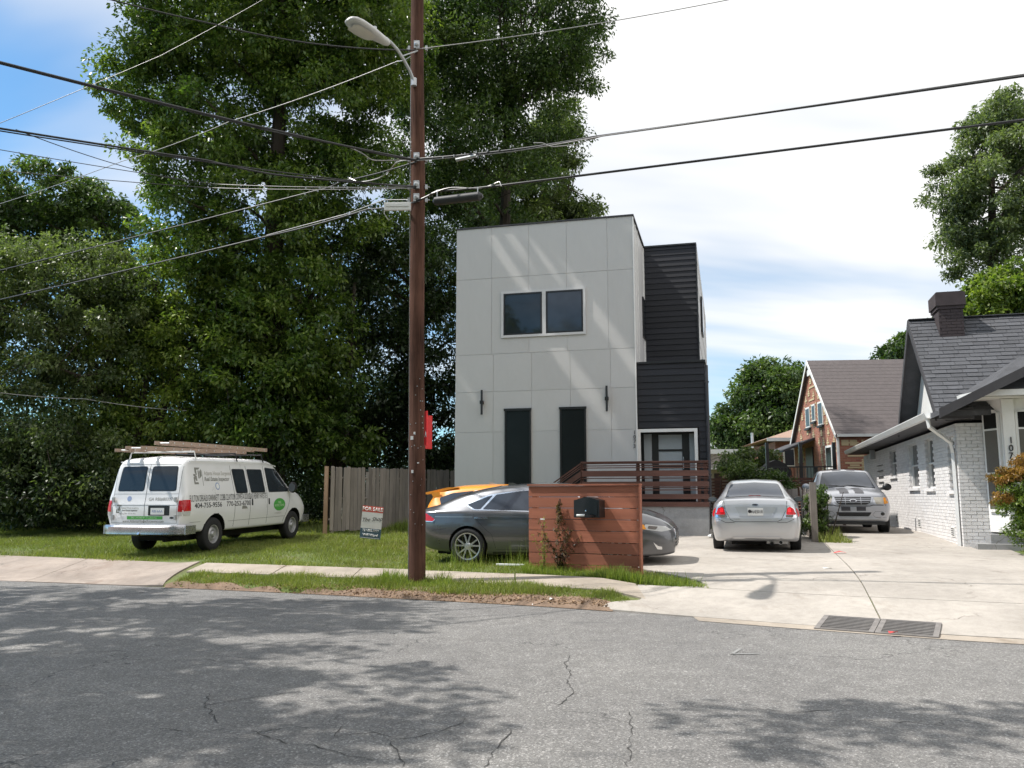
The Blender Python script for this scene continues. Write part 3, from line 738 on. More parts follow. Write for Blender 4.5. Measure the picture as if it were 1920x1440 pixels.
# ------------------------------------------------------------------ white brick house 1071
HB = House(9.65, 17.98, .45, 16)
def make_brick_house():
    h = HB; root = empty('white_brick_house', h.o, h.rz, 'low white painted brick house with grey shingle roof and dark chimney', 'house')
    Wt = 2.72; LEN = 15.5
    bm_ = bevel_box_mesh('brick', 1, 1, 1, 0, M['whitebrick'])
    # openings in the left flank (y ranges)
    wins = []
    for u0, u1, v0, v1 in ((1666, 1678, 829, 893), (1700, 1718, 816, 915), (1731, 1746, 806, 916), (1774, 1787, 817, 920)):
        ya, _ = h.fy(u0, v0); yb, zt_ = h.fy(u1, v0); zb_ = h.fy(u1, v1)[1]
        wins.append((min(ya, yb), max(ya, yb), max(zb_, .55), min(max(zt_, 2.2), Wt - .12)))
    wl = MB(); wl.box(.16, 9, .014, LEN, -.2, Wt)
    ys = 0.014
    for a_, b_, c_, d_ in sorted(wins):
        wl.box(.014, .159, ys, a_, -.2, Wt); wl.box(.014, .159, a_, b_, -.2, c_); wl.box(.014, .159, a_, b_, d_, Wt); ys = b_
    wl.box(.014, .159, ys, LEN, -.2, Wt); wl.build('wall', M['mortarw'], root, fix=False)
    ch = .0755; items = []; near = []
    nrow = int(Wt / ch)
    for r in range(nrow):
        z = r * ch + ch / 2; off = .11 if r % 2 else 0
        y = -off
        while y < LEN:
            y0, y1 = max(y, 0), min(y + .212, LEN); y += .222
            if y1 - y0 < .04: continue
            if any(a - .02 < (y0+y1)/2 < b + .02 and c - .05 < z < d for a, b, c, d in wins): continue
            items.append((TRS((.03, (y0+y1)/2, z), (.064 + R.uniform(-.004, .004), y1 - y0 - .0, ch - .008)), bm_))
        x = .07 - off; 
        while x < 1.02:
            x0, x1 = max(x, .0), min(x + .212, 1.02); x += .222
            if x1 - x0 < .04: continue
            near.append((TRS(((x0+x1)/2, .028, z), (x1 - x0, .064 + R.uniform(-.005, .005), ch - .008)), bm_))
    pieces('brick', near + sorted(items, key=lambda t: t[0].translation.y), M['whitebrick'], root, 300)
    for k, (a, b, c, d) in enumerate(wins):
        f = MB(); w = .05
        f.box(.07, .13, a, b, c, c + w); f.box(.07, .13, a, b, d - w, d); f.box(.07, .13, a, a + w, c + w, d - w); f.box(.07, .13, b - w, b, c + w, d - w)
        f.box(.075, .125, a + w, b - w, (c+d)/2 - .02, (c+d)/2 + .02)
        o = f.build('window', M['trimw'], root); MB().box(.126, .15, a + w, b - w, c + w, d - w).build('pane', M['glass'], o)
        MB().box(-.06, .12, a - .06, b + .06, c - .07, c - .002).build('window_sill', M['whitebrick'], root)
    for u, v in ((1683, 972), (1725, 980), (1788, 997)):
        y, z = h.fy(u, v); o = MB().box(-.018, .001, y - .16, y + .16, z - .11, z + .11).build('foundation_vent', M['trimw'], root)
        for k in range(4): MB().box(-.022, -.0185, y - .13, y + .13, z - .08 + k*.045, z - .06 + k*.045).build('slat', M['void'], o)
    # the eave along the flank with gutter
    ze = 2.93
    e = MB(); e.prism([(-.55, ze - .14), (.3, ze - .14), (.3, ze + .1), (-.5, ze - .02), (-.55, ze - .02)], -.35, LEN + .3, 'y'); e.build('eave', M['fascia'], root)
    g = MB(); g.prism([(-.70, ze - .02), (-.70, ze + .0), (-.68, ze + .0), (-.68, ze - .02), (-.64, ze - .11), (-.57, ze - .11), (-.57, ze), (-.552, ze), (-.552, ze - .13), (-.65, ze - .13)], -.42, LEN + .2, 'y')
    g.build('gutter', M['gutterw'], root)
    # low-pitched roof over the rear wing
    MB().prism([(-.5, ze), (4.0, ze + 1.55), (8.5, ze), (8.5, ze - .1), (4.0, ze + 1.45), (-.5, ze - .1)], 4.3, LEN + .3, 'y').build('rear_roof', M['shingle'], root)
    # main roof: ridge runs to the right, its gable end looks over the driveway
    ya, zr = h.fy(1704, 601, -.42); zr = zr; yb = 4.45; X1 = 13.5; yf = -.35; zf = ze + .02
    rise = (zr - zf) / (ya - yf)
    rr = MB(); th = .1
    rr.prism([(yf, zf), (ya, zr), (yb, ze), (yb, ze - th), (ya, zr - th*1.25), (yf, zf - th)], -.42, X1, 'x'); rr.build('main_roof', M['shingle'], root)
    gw = MB(); gw.prism([(yf + .3, ze - .1), (ya, zr - .2), (yb - .1, ze - .1)], -.04, .2, 'x'); gw.build('gable_wall', M['trimw'], root)
    bb = MB(); bb.prism([(yf, zf - .001), (ya, zr + .002), (yb, ze), (yb, ze - .2), (ya, zr - .24), (yf, zf - .2)], -.46, -.421, 'x'); bb.build('rake_board', M['fascia'], root)
    # shingles on the street slope
    L_ = sqrt((ya - yf)**2 + (zr - zf)**2); an = atan2(zr - zf, ya - yf)
    sm_ = MB(); sm_.add([(0, 0, .004), (1, 0, .004), (1, 1, 0), (0, 1, 0), (0, 0, .016), (1, 0, .016), (1, 1, .004), (0, 1, .004)],
                        [(4, 5, 6, 7), (0, 1, 5, 4), (1, 2, 6, 5), (3, 0, 4, 7), (2, 3, 7, 6)])
    sme = sm_.mesh('shingle', M['shingle']); its = []
    nr = int(L_ / .145)
    for r in range(nr):
        d = r * .145; x = -.44 - (r % 2) * .16 - (r % 3) * .05
        while x < 7.4:
            w = .315; x0 = max(x, -.44); 
            if x + w > x0 + .03:
                T_ = Matrix.Translation((x0, yf + cos(an) * d - .0, zf + sin(an) * d + .001 + R.uniform(0, .004))) @ Matrix.Rotation(an, 4, 'X') @ Matrix.Diagonal((x + w - x0 - .006, .16, 1.0 + R.uniform(0, .6), 1))
                its.append((T_, sme))
            x += w + .004
    pieces('shingle', its, M['shingle'], root, 300, key=lambda t: abs(t[0].translation.x - 1.6) + abs(t[0].translation.y - 1.6) * .6)
    MB().box(-.44, X1, ya - .1, ya + .1, zr + .0, zr + .02).build('ridge_cap', M['shingle'], root)
    # chimney with corbelled cap
    cx, cz = h.fx(1776, 628, ya - .35); x0 = h.fx(1757, 600, ya - .35)[0]; x1 = h.fx(1803, 600, ya - .35)[0]; zt = h.fx(1776, 548, ya - .5)[1]
    c = MB(); c.box(x0, x1, ya - .55, ya + .15, zr - .9, zt - .42); c.build('chimney', M['darkbrick'], root)
    ch_ = root.children[-1]
    cc = MB(); cc.box(x0 - .03, x1 + .03, ya - .58, ya + .18, zt - .419, zt - .34); cc.box(x0 - .06, x1 + .06, ya - .61, ya + .21, zt - .339, zt - .03); cc.box(x0 - .03, x1 + .03, ya - .58, ya + .18, zt - .029, zt); cc.build('chimney_cap', M['darkbrick'], ch_)
    bi = []
    bk = bevel_box_mesh('brick', 1, 1, 1, 0, M['darkbrick']); zz = zr - .75; r = 0
    while zz < zt - .45:
        x = x0 + (.05 if r % 2 else -.05)
        while x < x1 - .02:
            a, b = max(x, x0 + .004), min(x + .205, x1 - .004)
            if b - a > .03: link('brick', bk, ch_, ((a+b)/2, ya - .553, zz), sc=(b - a, .012, .062))
            x += .215
        zz += .075; r += 1
    # front: gable rake over the porch, seen almost edge on
    fg = MB(); sl = .5
    fg.prism([(-.55, ze - .03), (4.6, ze - .03 + 5.15*sl), (4.6, ze - .13 + 5.15*sl), (-.55, ze - .13)], -1.25, 2.4, 'y'); fg.build('porch_roof', M['shingle'], root)
    fg = MB(); fg.prism([(-.56, ze - .0), (4.6, ze + 5.16*sl), (4.6, ze - .2 + 5.16*sl), (-.56, ze - .2)], -1.29, -1.251, 'y'); fg.build('rake_board', M['fascia'], root)
    fg = MB(); fg.prism([(-.2, ze - .15), (4.6, ze - .13 + 4.8*sl), (4.6, ze - .15)], -.02, .05, 'y'); fg.build('porch_gable', M['fascia'], root)
    # bay with hipped roof, white gutter and arched windows; its left face is angled
    zb1 = h.fx(1850, 731, -1.1)[1]
    A = (h.fx(1800, 748, -.32)[0], -.32); B_ = (h.fx(1840, 731, -1.1)[0], -1.1)
    w0 = (h.fx(1846, 850, .0)[0], .0); w1 = (h.fx(1884, 850, -.55)[0], -.55); X2 = 6.5
    by = MB(); by.prism([w0, w1, (X2 - .4, -.55), (X2 - .4, .0)], .4, zb1 - .14, 'z'); by.build('bay_wall', M['trimw'], root)
    ro = MB(); ro.add([(A[0] + .05, .0, zb1 + .01), (A[0] + .02, A[1], zb1 + .01), (B_[0] + .02, B_[1] + .02, zb1 + .01), (X2, B_[1] + .02, zb1 + .01), (X2, .9, zb1 + .95), (B_[0] + 1.3, .9, zb1 + .95)], [(0, 1, 5), (1, 2, 5), (2, 3, 4, 5)]); ro.build('bay_roof', M['shingle'], root, fix=False)
    gt = MB(); gt.prism([(A[0], .0), A, B_, (X2, B_[1]), (X2, B_[1] + .13), (B_[0] + .07, B_[1] + .13), (A[0] + .13, A[1] + .03), (A[0] + .13, .0)], zb1 - .12, zb1, 'z'); gt.build('bay_gutter', M['gutterw'], root)
    gt = MB(); gt.prism([(A[0] + .14, .0), (A[0] + .14, A[1] + .04), (B_[0] + .08, B_[1] + .14), (X2, B_[1] + .14), (X2, .0)], zb1 - .138, zb1 - .125, 'z'); gt.build('bay_soffit', M['trimw'], root)
    zl = .62; M['glassbay'] = mottle('dim_screened_window', (.11, .10, .085), .15, 3, .35)
    def bwin(p0, p1, wd):
        """a window wd wide centred on the wall line p0-p1"""
        ax = (Vector((p1[0], p1[1], 0)) - Vector((p0[0], p0[1], 0))); ln = ax.length; ax.normalize(); out = Vector((ax.y, -ax.x, 0)); o = Vector((p0[0], p0[1], 0)) + ax * (ln - wd) / 2
        T = Matrix(((ax.x, -out.x, 0, o.x), (ax.y, -out.y, 0, o.y), (0, 0, 1, 0), (0, 0, 0, 1)))
        z1 = zb1 - .32; xs = [wd * k / 8 for k in range(9)]
        poly = [(0, zl + .2), (wd, zl + .2)] + [(x, z1 - .1 + .09 * sin(pi * x / wd)) for x in reversed(xs)]
        q = MB().prism(poly, -.05, -.004, 'y', 0, T).build('window', M['trimw'], root)
        for z0, z2, m in ((zl + .26, zl + .98, 'glassbay'), (zl + 1.02, z1 - .46, 'glassbay'), (z1 - .42, z1 - .1, 'void')): MB().box(.05, wd - .05, -.056, -.051, z0, z2, 0, T).build('pane', M[m], q)
    bwin(w0, w1, (Vector(w1) - Vector(w0)).length * .78)
    xc = h.fx(1908, 850, -.58)[0]
    bwin((xc, -.55), (xc + .85, -.55), .85); bwin((xc + 1.1, -.55), (xc + 1.95, -.55), .85)
    for i, c_ in enumerate('1071'):
        x, z = h.fx(1895, 826 + i * 14.5, -.62); text_on(c_, .19, M['ink'], root, frame_front(x, -.64, z), 'number', .02)
    MB().box(h.fx(1884, 850, -.6)[0], xc - .015, -.635, -.551, .5, zb1 - .15).build('porch_post', M['trimw'], root)
    # downspout at the corner: leaves the gutter, kinks back to the wall
    ds = MB(); ds.tube([(-.6, -.3, ze - .12), (-.58, -.3, ze - .3), (-.12, .02, ze - .62), (-.06, .14, ze - .85), (-.048, .16, 1.2), (-.048, .16, .05)], .047, 4)
    ds.build('downspout', M['gutterw'], root)
    # white meter box and vent hood far down the flank
    y, z = h.fy(1640, 850); MB().box(-.16, .0, y - .15, y + .15, z - .2, z + .2).build('vent_hood', M['galv'], root)
    y, z = h.fy(1650, 868); m_ = MB()
    for k in range(5): m_.box(-.05, -.01, y - .7, y + .5, z - .1 - k * .19, z - .085 - k * .19)
    m_.build('grille_bars', M['black'], root)
    # entry steps
    xs0 = h.fx(1812, 1030, -.35)[0]
    for k, (xx0, xx1, yy, zz) in enumerate(((.12, 1.35, -.62, .17), (.42, 1.9, -.42, .36), (.95, 3.2, -.9 + .55, .55))):
        MB().box(xx0, xx1, yy, -.002 if k < 2 else -.001, -.15 if k == 0 else -.14 + .0, zz).build('step', M['found'], root)
    return root
make_brick_house()

# ------------------------------------------------------------------ red brick house with pale accents
def mk_redbrick():
    m = MT('red_brick'); c = m.coord()
    sp = m.n('ShaderNodeSeparateXYZ'); m.l(c, sp.inputs[0]); cb = m.n('ShaderNodeCombineXYZ')
    m.l(m.math('ADD', sp.outputs[0], sp.outputs[1]), cb.inputs[0]); m.l(sp.outputs[2], cb.inputs[1])
    b = m.n('ShaderNodeTexBrick'); m.l(cb.outputs[0], b.inputs['Vector']); b.inputs['Scale'].default_value = 4.6
    b.inputs['Color1'].default_value = (.25, .085, .055, 1); b.inputs['Color2'].default_value = (.36, .14, .085, 1); b.inputs['Mortar'].default_value = (.30, .24, .2, 1)
    b.inputs['Mortar Size'].default_value = .02; b.inputs['Brick Width'].default_value = 1.0; b.inputs['Row Height'].default_value = .345
    m.set(m.mix(.6, b.outputs['Color'], m.ramp(m.noise(1.2, c), [(.3, .75), (.7, 1.2)]), 'MULTIPLY'), .85); m.bump(b.outputs['Fac'], -.4, .01); return m.m
M['redbrick'] = mk_redbrick(); M['palebrick'] = mottle('pale_accent_brick', (.52, .42, .26), .15, 8, .8)
M['brownroof'] = mottle('brown_shingle_roof', (.105, .09, .09), .18, 6, .9, bump=.3)
HR = House(14.2, 36, .62, 5.5)
def make_red_house():
    h = HR; root = empty('red_brick_house', h.o, h.rz, 'steep gabled red brick house with pale brick accents', 'house')
    ze = h.fx(1573, 808)[1]; ya, za = h.fy(1519, 676); yb = ya * 2
    w = MB(); w.prism([(0, 0), (yb, 0), (yb, ze), (ya, za - .15), (0, ze)], .0, .3, 'x'); w.box(.301, 9, 0, yb, 0, ze); w.build('wall', M['redbrick'], root)
    r = MB(); o = .18; sl = (za - ze) / ya
    r.prism([(-o, ze - o*sl), (ya, za), (yb + o, ze - o*sl), (yb + o, ze - o*sl - .12), (ya, za - .14), (-o, ze - o*sl - .12)], -.16, 9.5, 'x'); r.build('roof', M['brownroof'], root)
    rl = [(MB().box(-.14, 9.4, 0, .006, 0, .02).mesh('course', M['brownroof']), k) for k in range(1)][0][0]
    L_ = sqrt((ya+o)**2 + (za-ze+o*sl)**2); an = atan2(sl, 1)
    cs = MB()
    for k in range(int(L_ / .28)):
        d = k * .28; cs.box(-.15, 9.5, -.0, .28, .002, .012, 0, Matrix.Translation((0, -o + cos(an)*d, ze - o*sl + sin(an)*d)) @ Matrix.Rotation(an, 4, 'X') @ Matrix.Rotation(radians(-1.2), 4, 'X'))
    q = cs.build('shingle_courses', M['brownroof'], root); q['kind'] = 'stuff'
    t = MB(); t.prism([(-o, ze - o*sl - .0), (ya, za + .01), (yb + o, ze - o*sl), (yb + o, ze - o*sl - .16), (ya, za - .2), (-o, ze - o*sl - .16)], -.2, -.161, 'x'); t.build('rake_board', M['trimw'], root)
    MB().box(-.1, 9.5, -o - .12, -o, ze - o*sl - .1, ze - o*sl + .02).build('gutter', M['gutterw'], root)
    MB().box(-.12, 0, ya - .25, ya + .25, za - .75, za - .45).build('peak_vent', M['trimw'], root)
    acc = bevel_box_mesh('pale_brick', .03, 1, 1, 0, M['palebrick']); n = 0
    def P(u, v): return h.fy(u, v)
    def ac(y, z, w, hh): link('pale_brick', acc, root, (-.012, y, z), sc=(1, w, hh))
    for u0, u1, v0, v1 in ((1511, 1519, 764, 803), (1522.5, 1529, 758, 791), (1534, 1543, 753, 798)):
        y1, zt = P(u0, (v0)); y0, _ = P(u1, v0); zb = P((u0+u1)/2, v1)[1]; zt = P((u0+u1)/2, v0)[1]
        o_ = MB().box(-.05, .0, y0, y1, zb, zt).build('window', M['trimw'], root); MB().box(-.056, -.051, y0 + .08, y1 - .08, zb + .08, zt - .08).build('pane', M['screen'], o_)
        k = zb
        while k < zt: ac(y0 - .12, k + .05, .16 if int(k*9) % 2 else .1, .07); ac(y1 + .12, k + .05, .16, .07); k += .2
        MB().box(-.12, 0, y0 - .05, y1 + .05, zb - .1, zb).build('window_sill', M['fascia'], root)
    for u0, u1, v0, v1 in ((1549, 1561, 835, 880), (1498, 1506, 842, 868)):
        y1 = P(u0, v0)[0]; y0 = P(u1, v0)[0]; zt = P((u0+u1)/2, v0)[1]; zb = P((u0+u1)/2, v1)[1]
        o_ = MB().box(-.05, .0, y0, y1, zb, zt).build('window', M['trimw'], root); MB().box(-.056, -.051, y0 + .1, y1 - .1, zb + .1, zt - .1).build('pane', M['screen'], o_)
        k = zb
        while k < zt: ac(y0 - .12, k + .05, .2, .08); ac(y1 + .12, k + .05, .2, .08); k += .22
    for u, v in ((1520, 715), (1531, 730), (1517, 738), (1526, 742), (1535, 742), (1512, 752), (1505, 783), (1547, 772), (1551, 790), (1503, 822), (1515, 810), (1527, 796), (1541, 812), (1500, 806), (1526, 815),
                 (1554, 812), (1566, 838), (1571, 845), (1541, 845), (1542, 862), (1544, 876), (1563, 860), (1567, 872), (1537, 830), (1545, 830), (1553, 830), (1565, 828)):
        y, z = P(u, v); ac(y, z, .38, .08); ac(y, z + .1, .22, .08); ac(y, z + .2, .1, .08); ac(y, z - .1, .1 if n % 2 else .3, .08); n += 1
    for v in (716, 740): y, z = P(1522, v); ac(y, z - .25, 1.0, .08)
    # porch awning, dark door and stair on the gable side
    y1, z1 = P(1488, 843); y0, z0 = P(1528, 824)
    aw = MB(); aw.prism([(0, z0 + .1), (-1.5, z0 - .5), (-1.5, z0 - .6), (0, z0)], y0, y0 + 6.2, 'y'); aw.build('awning', M['fascia'], root)
    y0, zt = P(1525, 838); MB().box(-.06, -.001, y0, y0 + 1.3, .3, zt).build('door', M['winblack'], root)
    MB().tube([(-.06, -.05, ze - .3), (-.06, -.05, .1)], .06, 6).build('downspout', M['gutterw'], root)
    # patterned front wall
    for v0 in (846, 868):
        x, z = h.fx(1600, v0)
        for k in range(3): link('pale_brick', acc, root, (x + .05*k, -.012, z - .1*k), rot=(0, 0, pi/2), sc=(1, .7 if k != 1 else .4, .07))
    for k in range(7):
        x, z = h.fx(1627, 862 + k*3.2); link('pale_brick', acc, root, (x, -.012, z), rot=(0, 0, pi/2), sc=(1, .5, .06))
    for u in (1584, 1592, 1600, 1608, 1617):
        x, z = h.fx(u, 830); link('pale_brick', acc, root, (x, -.012, z), rot=(0, 0, pi/2), sc=(1, .08 if int(u) % 16 else .3, .25 if u in (1584, 1600, 1617) else .07))
    return root
make_red_house()

def make_far_buildings():
    h = House(13.6, 47, .62, 5); r = empty('tan_roofed_house', h.o, h.rz, 'house with a tan hipped roof behind the red brick house', 'house')
    x0, z = h.fx(1436, 823); zt = h.fx(1500, 800)[1]
    MB().box(x0 + .5, x0 + 9, 0, 7, 0, z - .15).build('wall', M['redbrick'], r)
    ro = MB(); ro.add([(x0, -.5, z), (x0 + 9.5, -.5, z), (x0 + 9.5, 7.5, z), (x0, 7.5, z), (x0 + 3.2, 3.5, zt + .4), (x0 + 6.5, 3.5, zt + .4)], [(0, 1, 5, 4), (1, 2, 5), (2, 3, 4, 5), (3, 0, 4), (3, 2, 1, 0)]); ro.build('roof', M['tanroof'], r)
    MB().box(x0 - .05, x0 + 9.5, -.56, -.5, z - .16, z + .03).build('gutter', M['gutterw'], r)
    for k in range(4):
        o = MB().box(x0 + .9 + k*1.0, x0 + 1.6 + k*1.0, -.05, 0, z - 1.6, z - .5).build('window', M['trimw'], r); MB().box(x0 + 1 + k*1.0, x0 + 1.5 + k*1.0, -.056, -.051, z - 1.5, z - .6).build('pane', M['glassblue'], o)
    h = House(12.2, 56, .62, 3); r = empty('beige_building', h.o, h.rz, 'long low beige flat roofed building beyond the back fence', 'building')
    x0, z = h.fx(1336, 843); x1 = h.fx(1500, 843)[0]
    MB().box(x0 - 3, x1, 0, 8, 0, z - .3).build('wall', M['beige'], r)
    MB().box(x0 - 3.2, x1 + .2, -.4, 8.2, z - .299, z).build('roof', M['gutterw'], r)
    MB().box(x0 - 1, x0 + 2.9, -.9, -.001, z - 1.35, z - 1.25).build('awning', M['gutterw'], r)
    for u0, u1 in ((1338, 1352), (1368, 1377), (1424, 1432)):
        a = h.fx(u0, 860)[0]; b = h.fx(u1, 860)[0]; o = MB().box(a, b, -.06, 0, z - 3.2, z - 1.6).build('window', M['winblack'], r); MB().box(a+.1, b-.1, -.066, -.061, z - 3.1, z - 1.7).build('pane', M['glass'], o)
    MB().tube([(x0 + 2.9 + .0, 1, z - .2), (x0 + 2.9, 1, z + 1.2)], .09, 8).build('roof_vent', M['galv'], r)
make_far_buildings()
# ------------------------------------------------------------------ fences
def picket_mesh(w=.135, h=1.0, t=.02, dog=.03):
    mb = MB(); mb.prism([(-w/2, 0), (w/2, 0), (w/2, h - dog), (w/2 - dog, h), (-w/2 + dog, h), (-w/2, h - dog)], -t/2, t/2, 'y'); return mb.mesh('picket', M['picket'])
def make_fences():
    pm = picket_mesh(h=1.86)
    # left picket fence running back to the house
    pts = [Vector((-5.28, 24.3)), Vector((-4.45, 25.3)), Vector((-3.4, 26.6)), Vector((-2.2, 27.9)), Vector((-1.75, 28.3))]
    r = empty('picket_fence', (-5.28, 24.3, .58), 0, 'tall weathered dog eared picket fence left of the white house', 'fence')
    for i in range(len(pts) - 1):
        a, b = pts[i], pts[i+1]; d = b - a; n = max(1, round(d.length / .142)); ang = atan2(d.y, d.x)
        for k in range(n):
            p = a + d * ((k + .5) / n)
            if i == 1 and k in (0,): continue
            link('picket', pm, r, (p.x + 5.28, p.y - 24.3, .02 + R.uniform(-.02, .02)), (R.uniform(-.012, .012), R.uniform(-.015, .015), ang), (.97, 1, 1))
        for z in (.35, .95, 1.55):
            mb = MB(); off = Vector((-sin(ang), cos(ang))) * .035; q0 = a + off; q1 = b + off
            mb.tube([(q0.x + 5.28, q0.y - 24.3, z), (q1.x + 5.28, q1.y - 24.3, z)], .03, 4); mb.build('rail', M['picket'], r)
    mb = MB(); mb.box(-.17, -.07, -.10, .02, -.1, 1.88); mb.build('end_post', M['picketedge'], r)
    for i in range(5): p = pts[i]; MB().box(p.x+5.28-.0, p.x+5.28+.09, p.y-24.3+.08, p.y-24.3+.17, -.1, 1.75).build('post', M['picket'], r)
    # grey leaning fence between the two drives
    h = House(7.05, 19.6, .5, 15); r = empty('leaning_fence', h.o, h.rz, 'old grey leaning board fence between the silver sedan and the pickup', 'fence')
    bd = MB().box(-.07, .07, -.012, .012, 0, 1).mesh('picket', M['picket'])
    for k in range(22):
        link('picket', bd, r, (R.uniform(-.01, .01), .2 + k * .155, 0), (R.uniform(-.03, .03), -.06 + R.uniform(-.04, .04), pi/2), (.95, 1, 1.25 + R.uniform(-.12, .1)))
    for z in (.35, .95): MB().box(.02, .06, .05, 3.7, z, z + .09).build('rail', M['picket'], r)
    MB().box(-.06, .08, -.06, .08, -.1, 1.42).build('post', M['picket'], r)
    for k in range(7): link('picket', bd, r, (-.15 - k * .16, 3.4, .25), (R.uniform(-.03, .03), R.uniform(-.04, .04), 0), (1, 1, 1.2 + R.uniform(-.2, .12)))
    # brown horizontal slat fence at the back of the drive
    h = House(6.25, 29.0, .62, 14.5); r = empty('slat_fence', h.o, h.rz, 'brown stained horizontal slat fence behind the silver sedan', 'fence')
    sl = MB().box(0, 1, -.012, .012, 0, .085).mesh('slat', M['deckwood'])
    for k in range(15): link('slat', sl, r, (0, 0, .06 + k * .103), sc=(4.9, 1, 1))
    for x in (0, 1.7, 3.3, 4.9): MB().box(x - .045, x + .045, -.10, -.013, -.1, 1.66).build('post', M['redwood'] if x == 1.7 else M['deckwood'], r)
    # deck stairs and rails by the red brick house
    h = House(11.7, 33.0, .62, 5); r = empty('back_deck', h.o, h.rz, 'small raised deck with stairs and black railing beside the red brick house', 'deck')
    MB().box(-1.6, 1.2, 0, 3, 1.1, 1.25).build('deck_floor', M['deckwood'], r)
    for x in (-1.5, -.2, 1.1):
        for y in (.1, 2.9): MB().box(x - .06, x + .06, y - .06, y + .06, -.05, 3.1 if y < 1 else 2.2).build('post', M['winblack'], r)
    for x0 in (.1, .95): MB().prism([(x0, 1.25), (x0 + .18, 1.25), (x0 + .95, -.1), (x0 + .75, -.1)], -.9, -.84, 'y').build('stringer', M['picketedge'], r)
    for x in np.arange(-1.4, 1.2, .13): MB().box(x - .01, x + .01, .05, .07, 1.26, 2.1).build('baluster', M['black'], r)
    MB().box(-1.5, 1.15, .04, .08, 2.1, 2.15).build('railing', M['black'], r)
    g = empty('covered_grill', (10.8, 34.2, 1.87), radians(-5), 'dark covered barbecue grill standing on the back deck', 'grill')
    k = MB(); k.prism([(-.6, 0), (.6, 0), (.6, .75), (.35, 1.05), (0, 1.2), (-.35, 1.05), (-.6, .75)], -.3, .3, 'y'); k.build('cover', M['blackmatte'], g)
    k = MB(); 
    for z in (.1, .3): k.box(-.5, .5, -.31, -.305, z, z + .1)
    k.build('shelf_front', M['white'], g)
make_fences()

# ------------------------------------------------------------------ red board screen with the mailbox
HM = House(.30, 14.72, hz(1.2, 14.2) - .04, 25)
def make_screen():
    h = HM; root = empty('board_screen', h.o, h.rz, 'low red stained horizontal board wall at the sidewalk with a black mailbox', 'wall')
    x1 = h.fx(1198, 990)[0]; zt = h.fx(990, 911)[1] + .0
    hh = zt / 8.0
    pl = MB(); pl.box(0, 1, -.012, .012, 0, 1); plm = pl.mesh('plank', M['redwood'])
    for k in range(8): link('plank', plm, root, (.0, R.uniform(-.003, .003), k * hh + .004), sc=(x1, 1, hh - .012))
    for x in (.1, x1 / 2, x1 - .1): MB().box(x - .045, x + .045, .013, .10, 0, zt - .03).build('post', M['redwood'], root)
    MB().box(-.02, x1 + .035, -.045, .115, zt, zt + .028).build('cap_board', M['redwood'], root)
    MB().box(x1 + .002, x1 + .03, -.03, .10, .0, zt - .002).build('end_board', M['redwood'], root)
    # mailbox with a wavy top, shallow body and a forward arm
    m0 = h.fx(1080, 970, -.2); m1 = h.fx(1127, 938, -.2); top = h.fx(1105, 932, -.2)[1]
    w = m1[0] - m0[0]; xs = np.linspace(0, 1, 17)
    poly = [(m0[0], m0[1]), (m1[0], m0[1]), (m1[0], m1[1])] + [(m0[0] + w * t, m1[1] + (top - m1[1]) * (sin(pi * t) ** 1.5)) for t in xs[::-1][1:-1]] + [(m0[0], m1[1])]
    o = MB().prism(poly, -.30, -.014, 'y').build('mailbox', M['black'], root)
    lid = MB(); lid.prism([(m0[0] + .03, m0[1] + .05), (m1[0] - .03, m0[1] + .05), (m1[0] - .03, m1[1] - .03), (m0[0] + .03, m1[1] - .03)], -.312, -.301, 'y'); lid.build('lid', M['black'], o)
    kn = MB(); kn.lathe([(.0, -.34), (.014, -.338), (.014, -.313)], 10, 'y', ((m0[0]+m1[0])/2 + .0, 0, (m0[1] + .11))); kn.build('knob', M['chrome'], o)
    ar = MB(); ar.box(m1[0] - .17, m1[0] - .08, -.55, -.301, m0[1] + .02, m0[1] + .045); ar.build('shadow_arm', M['black'], o)  # unseen arm, added to cast the narrow diagonal shadow on the boards
    pp = MB(); pp.tube([(m0[0] + .06, -.325, m0[1] + .035), (m0[0] + .2, -.335, m0[1] + .04)], .018, 8); tag(pp.build('rolled_paper', M['paper'], None, loc=(0, 0, 0)), 'white rolled paper tucked on the front of the black mailbox', 'paper')
    pr = bpy.data.objects['rolled_paper']; pr.location = h.o; pr.rotation_euler = (0, 0, h.rz)
    MB().box(.22, .30, -.016, -.0125, zt * .615, zt * .63).build('metal_tab', M['white'], root)
make_screen()

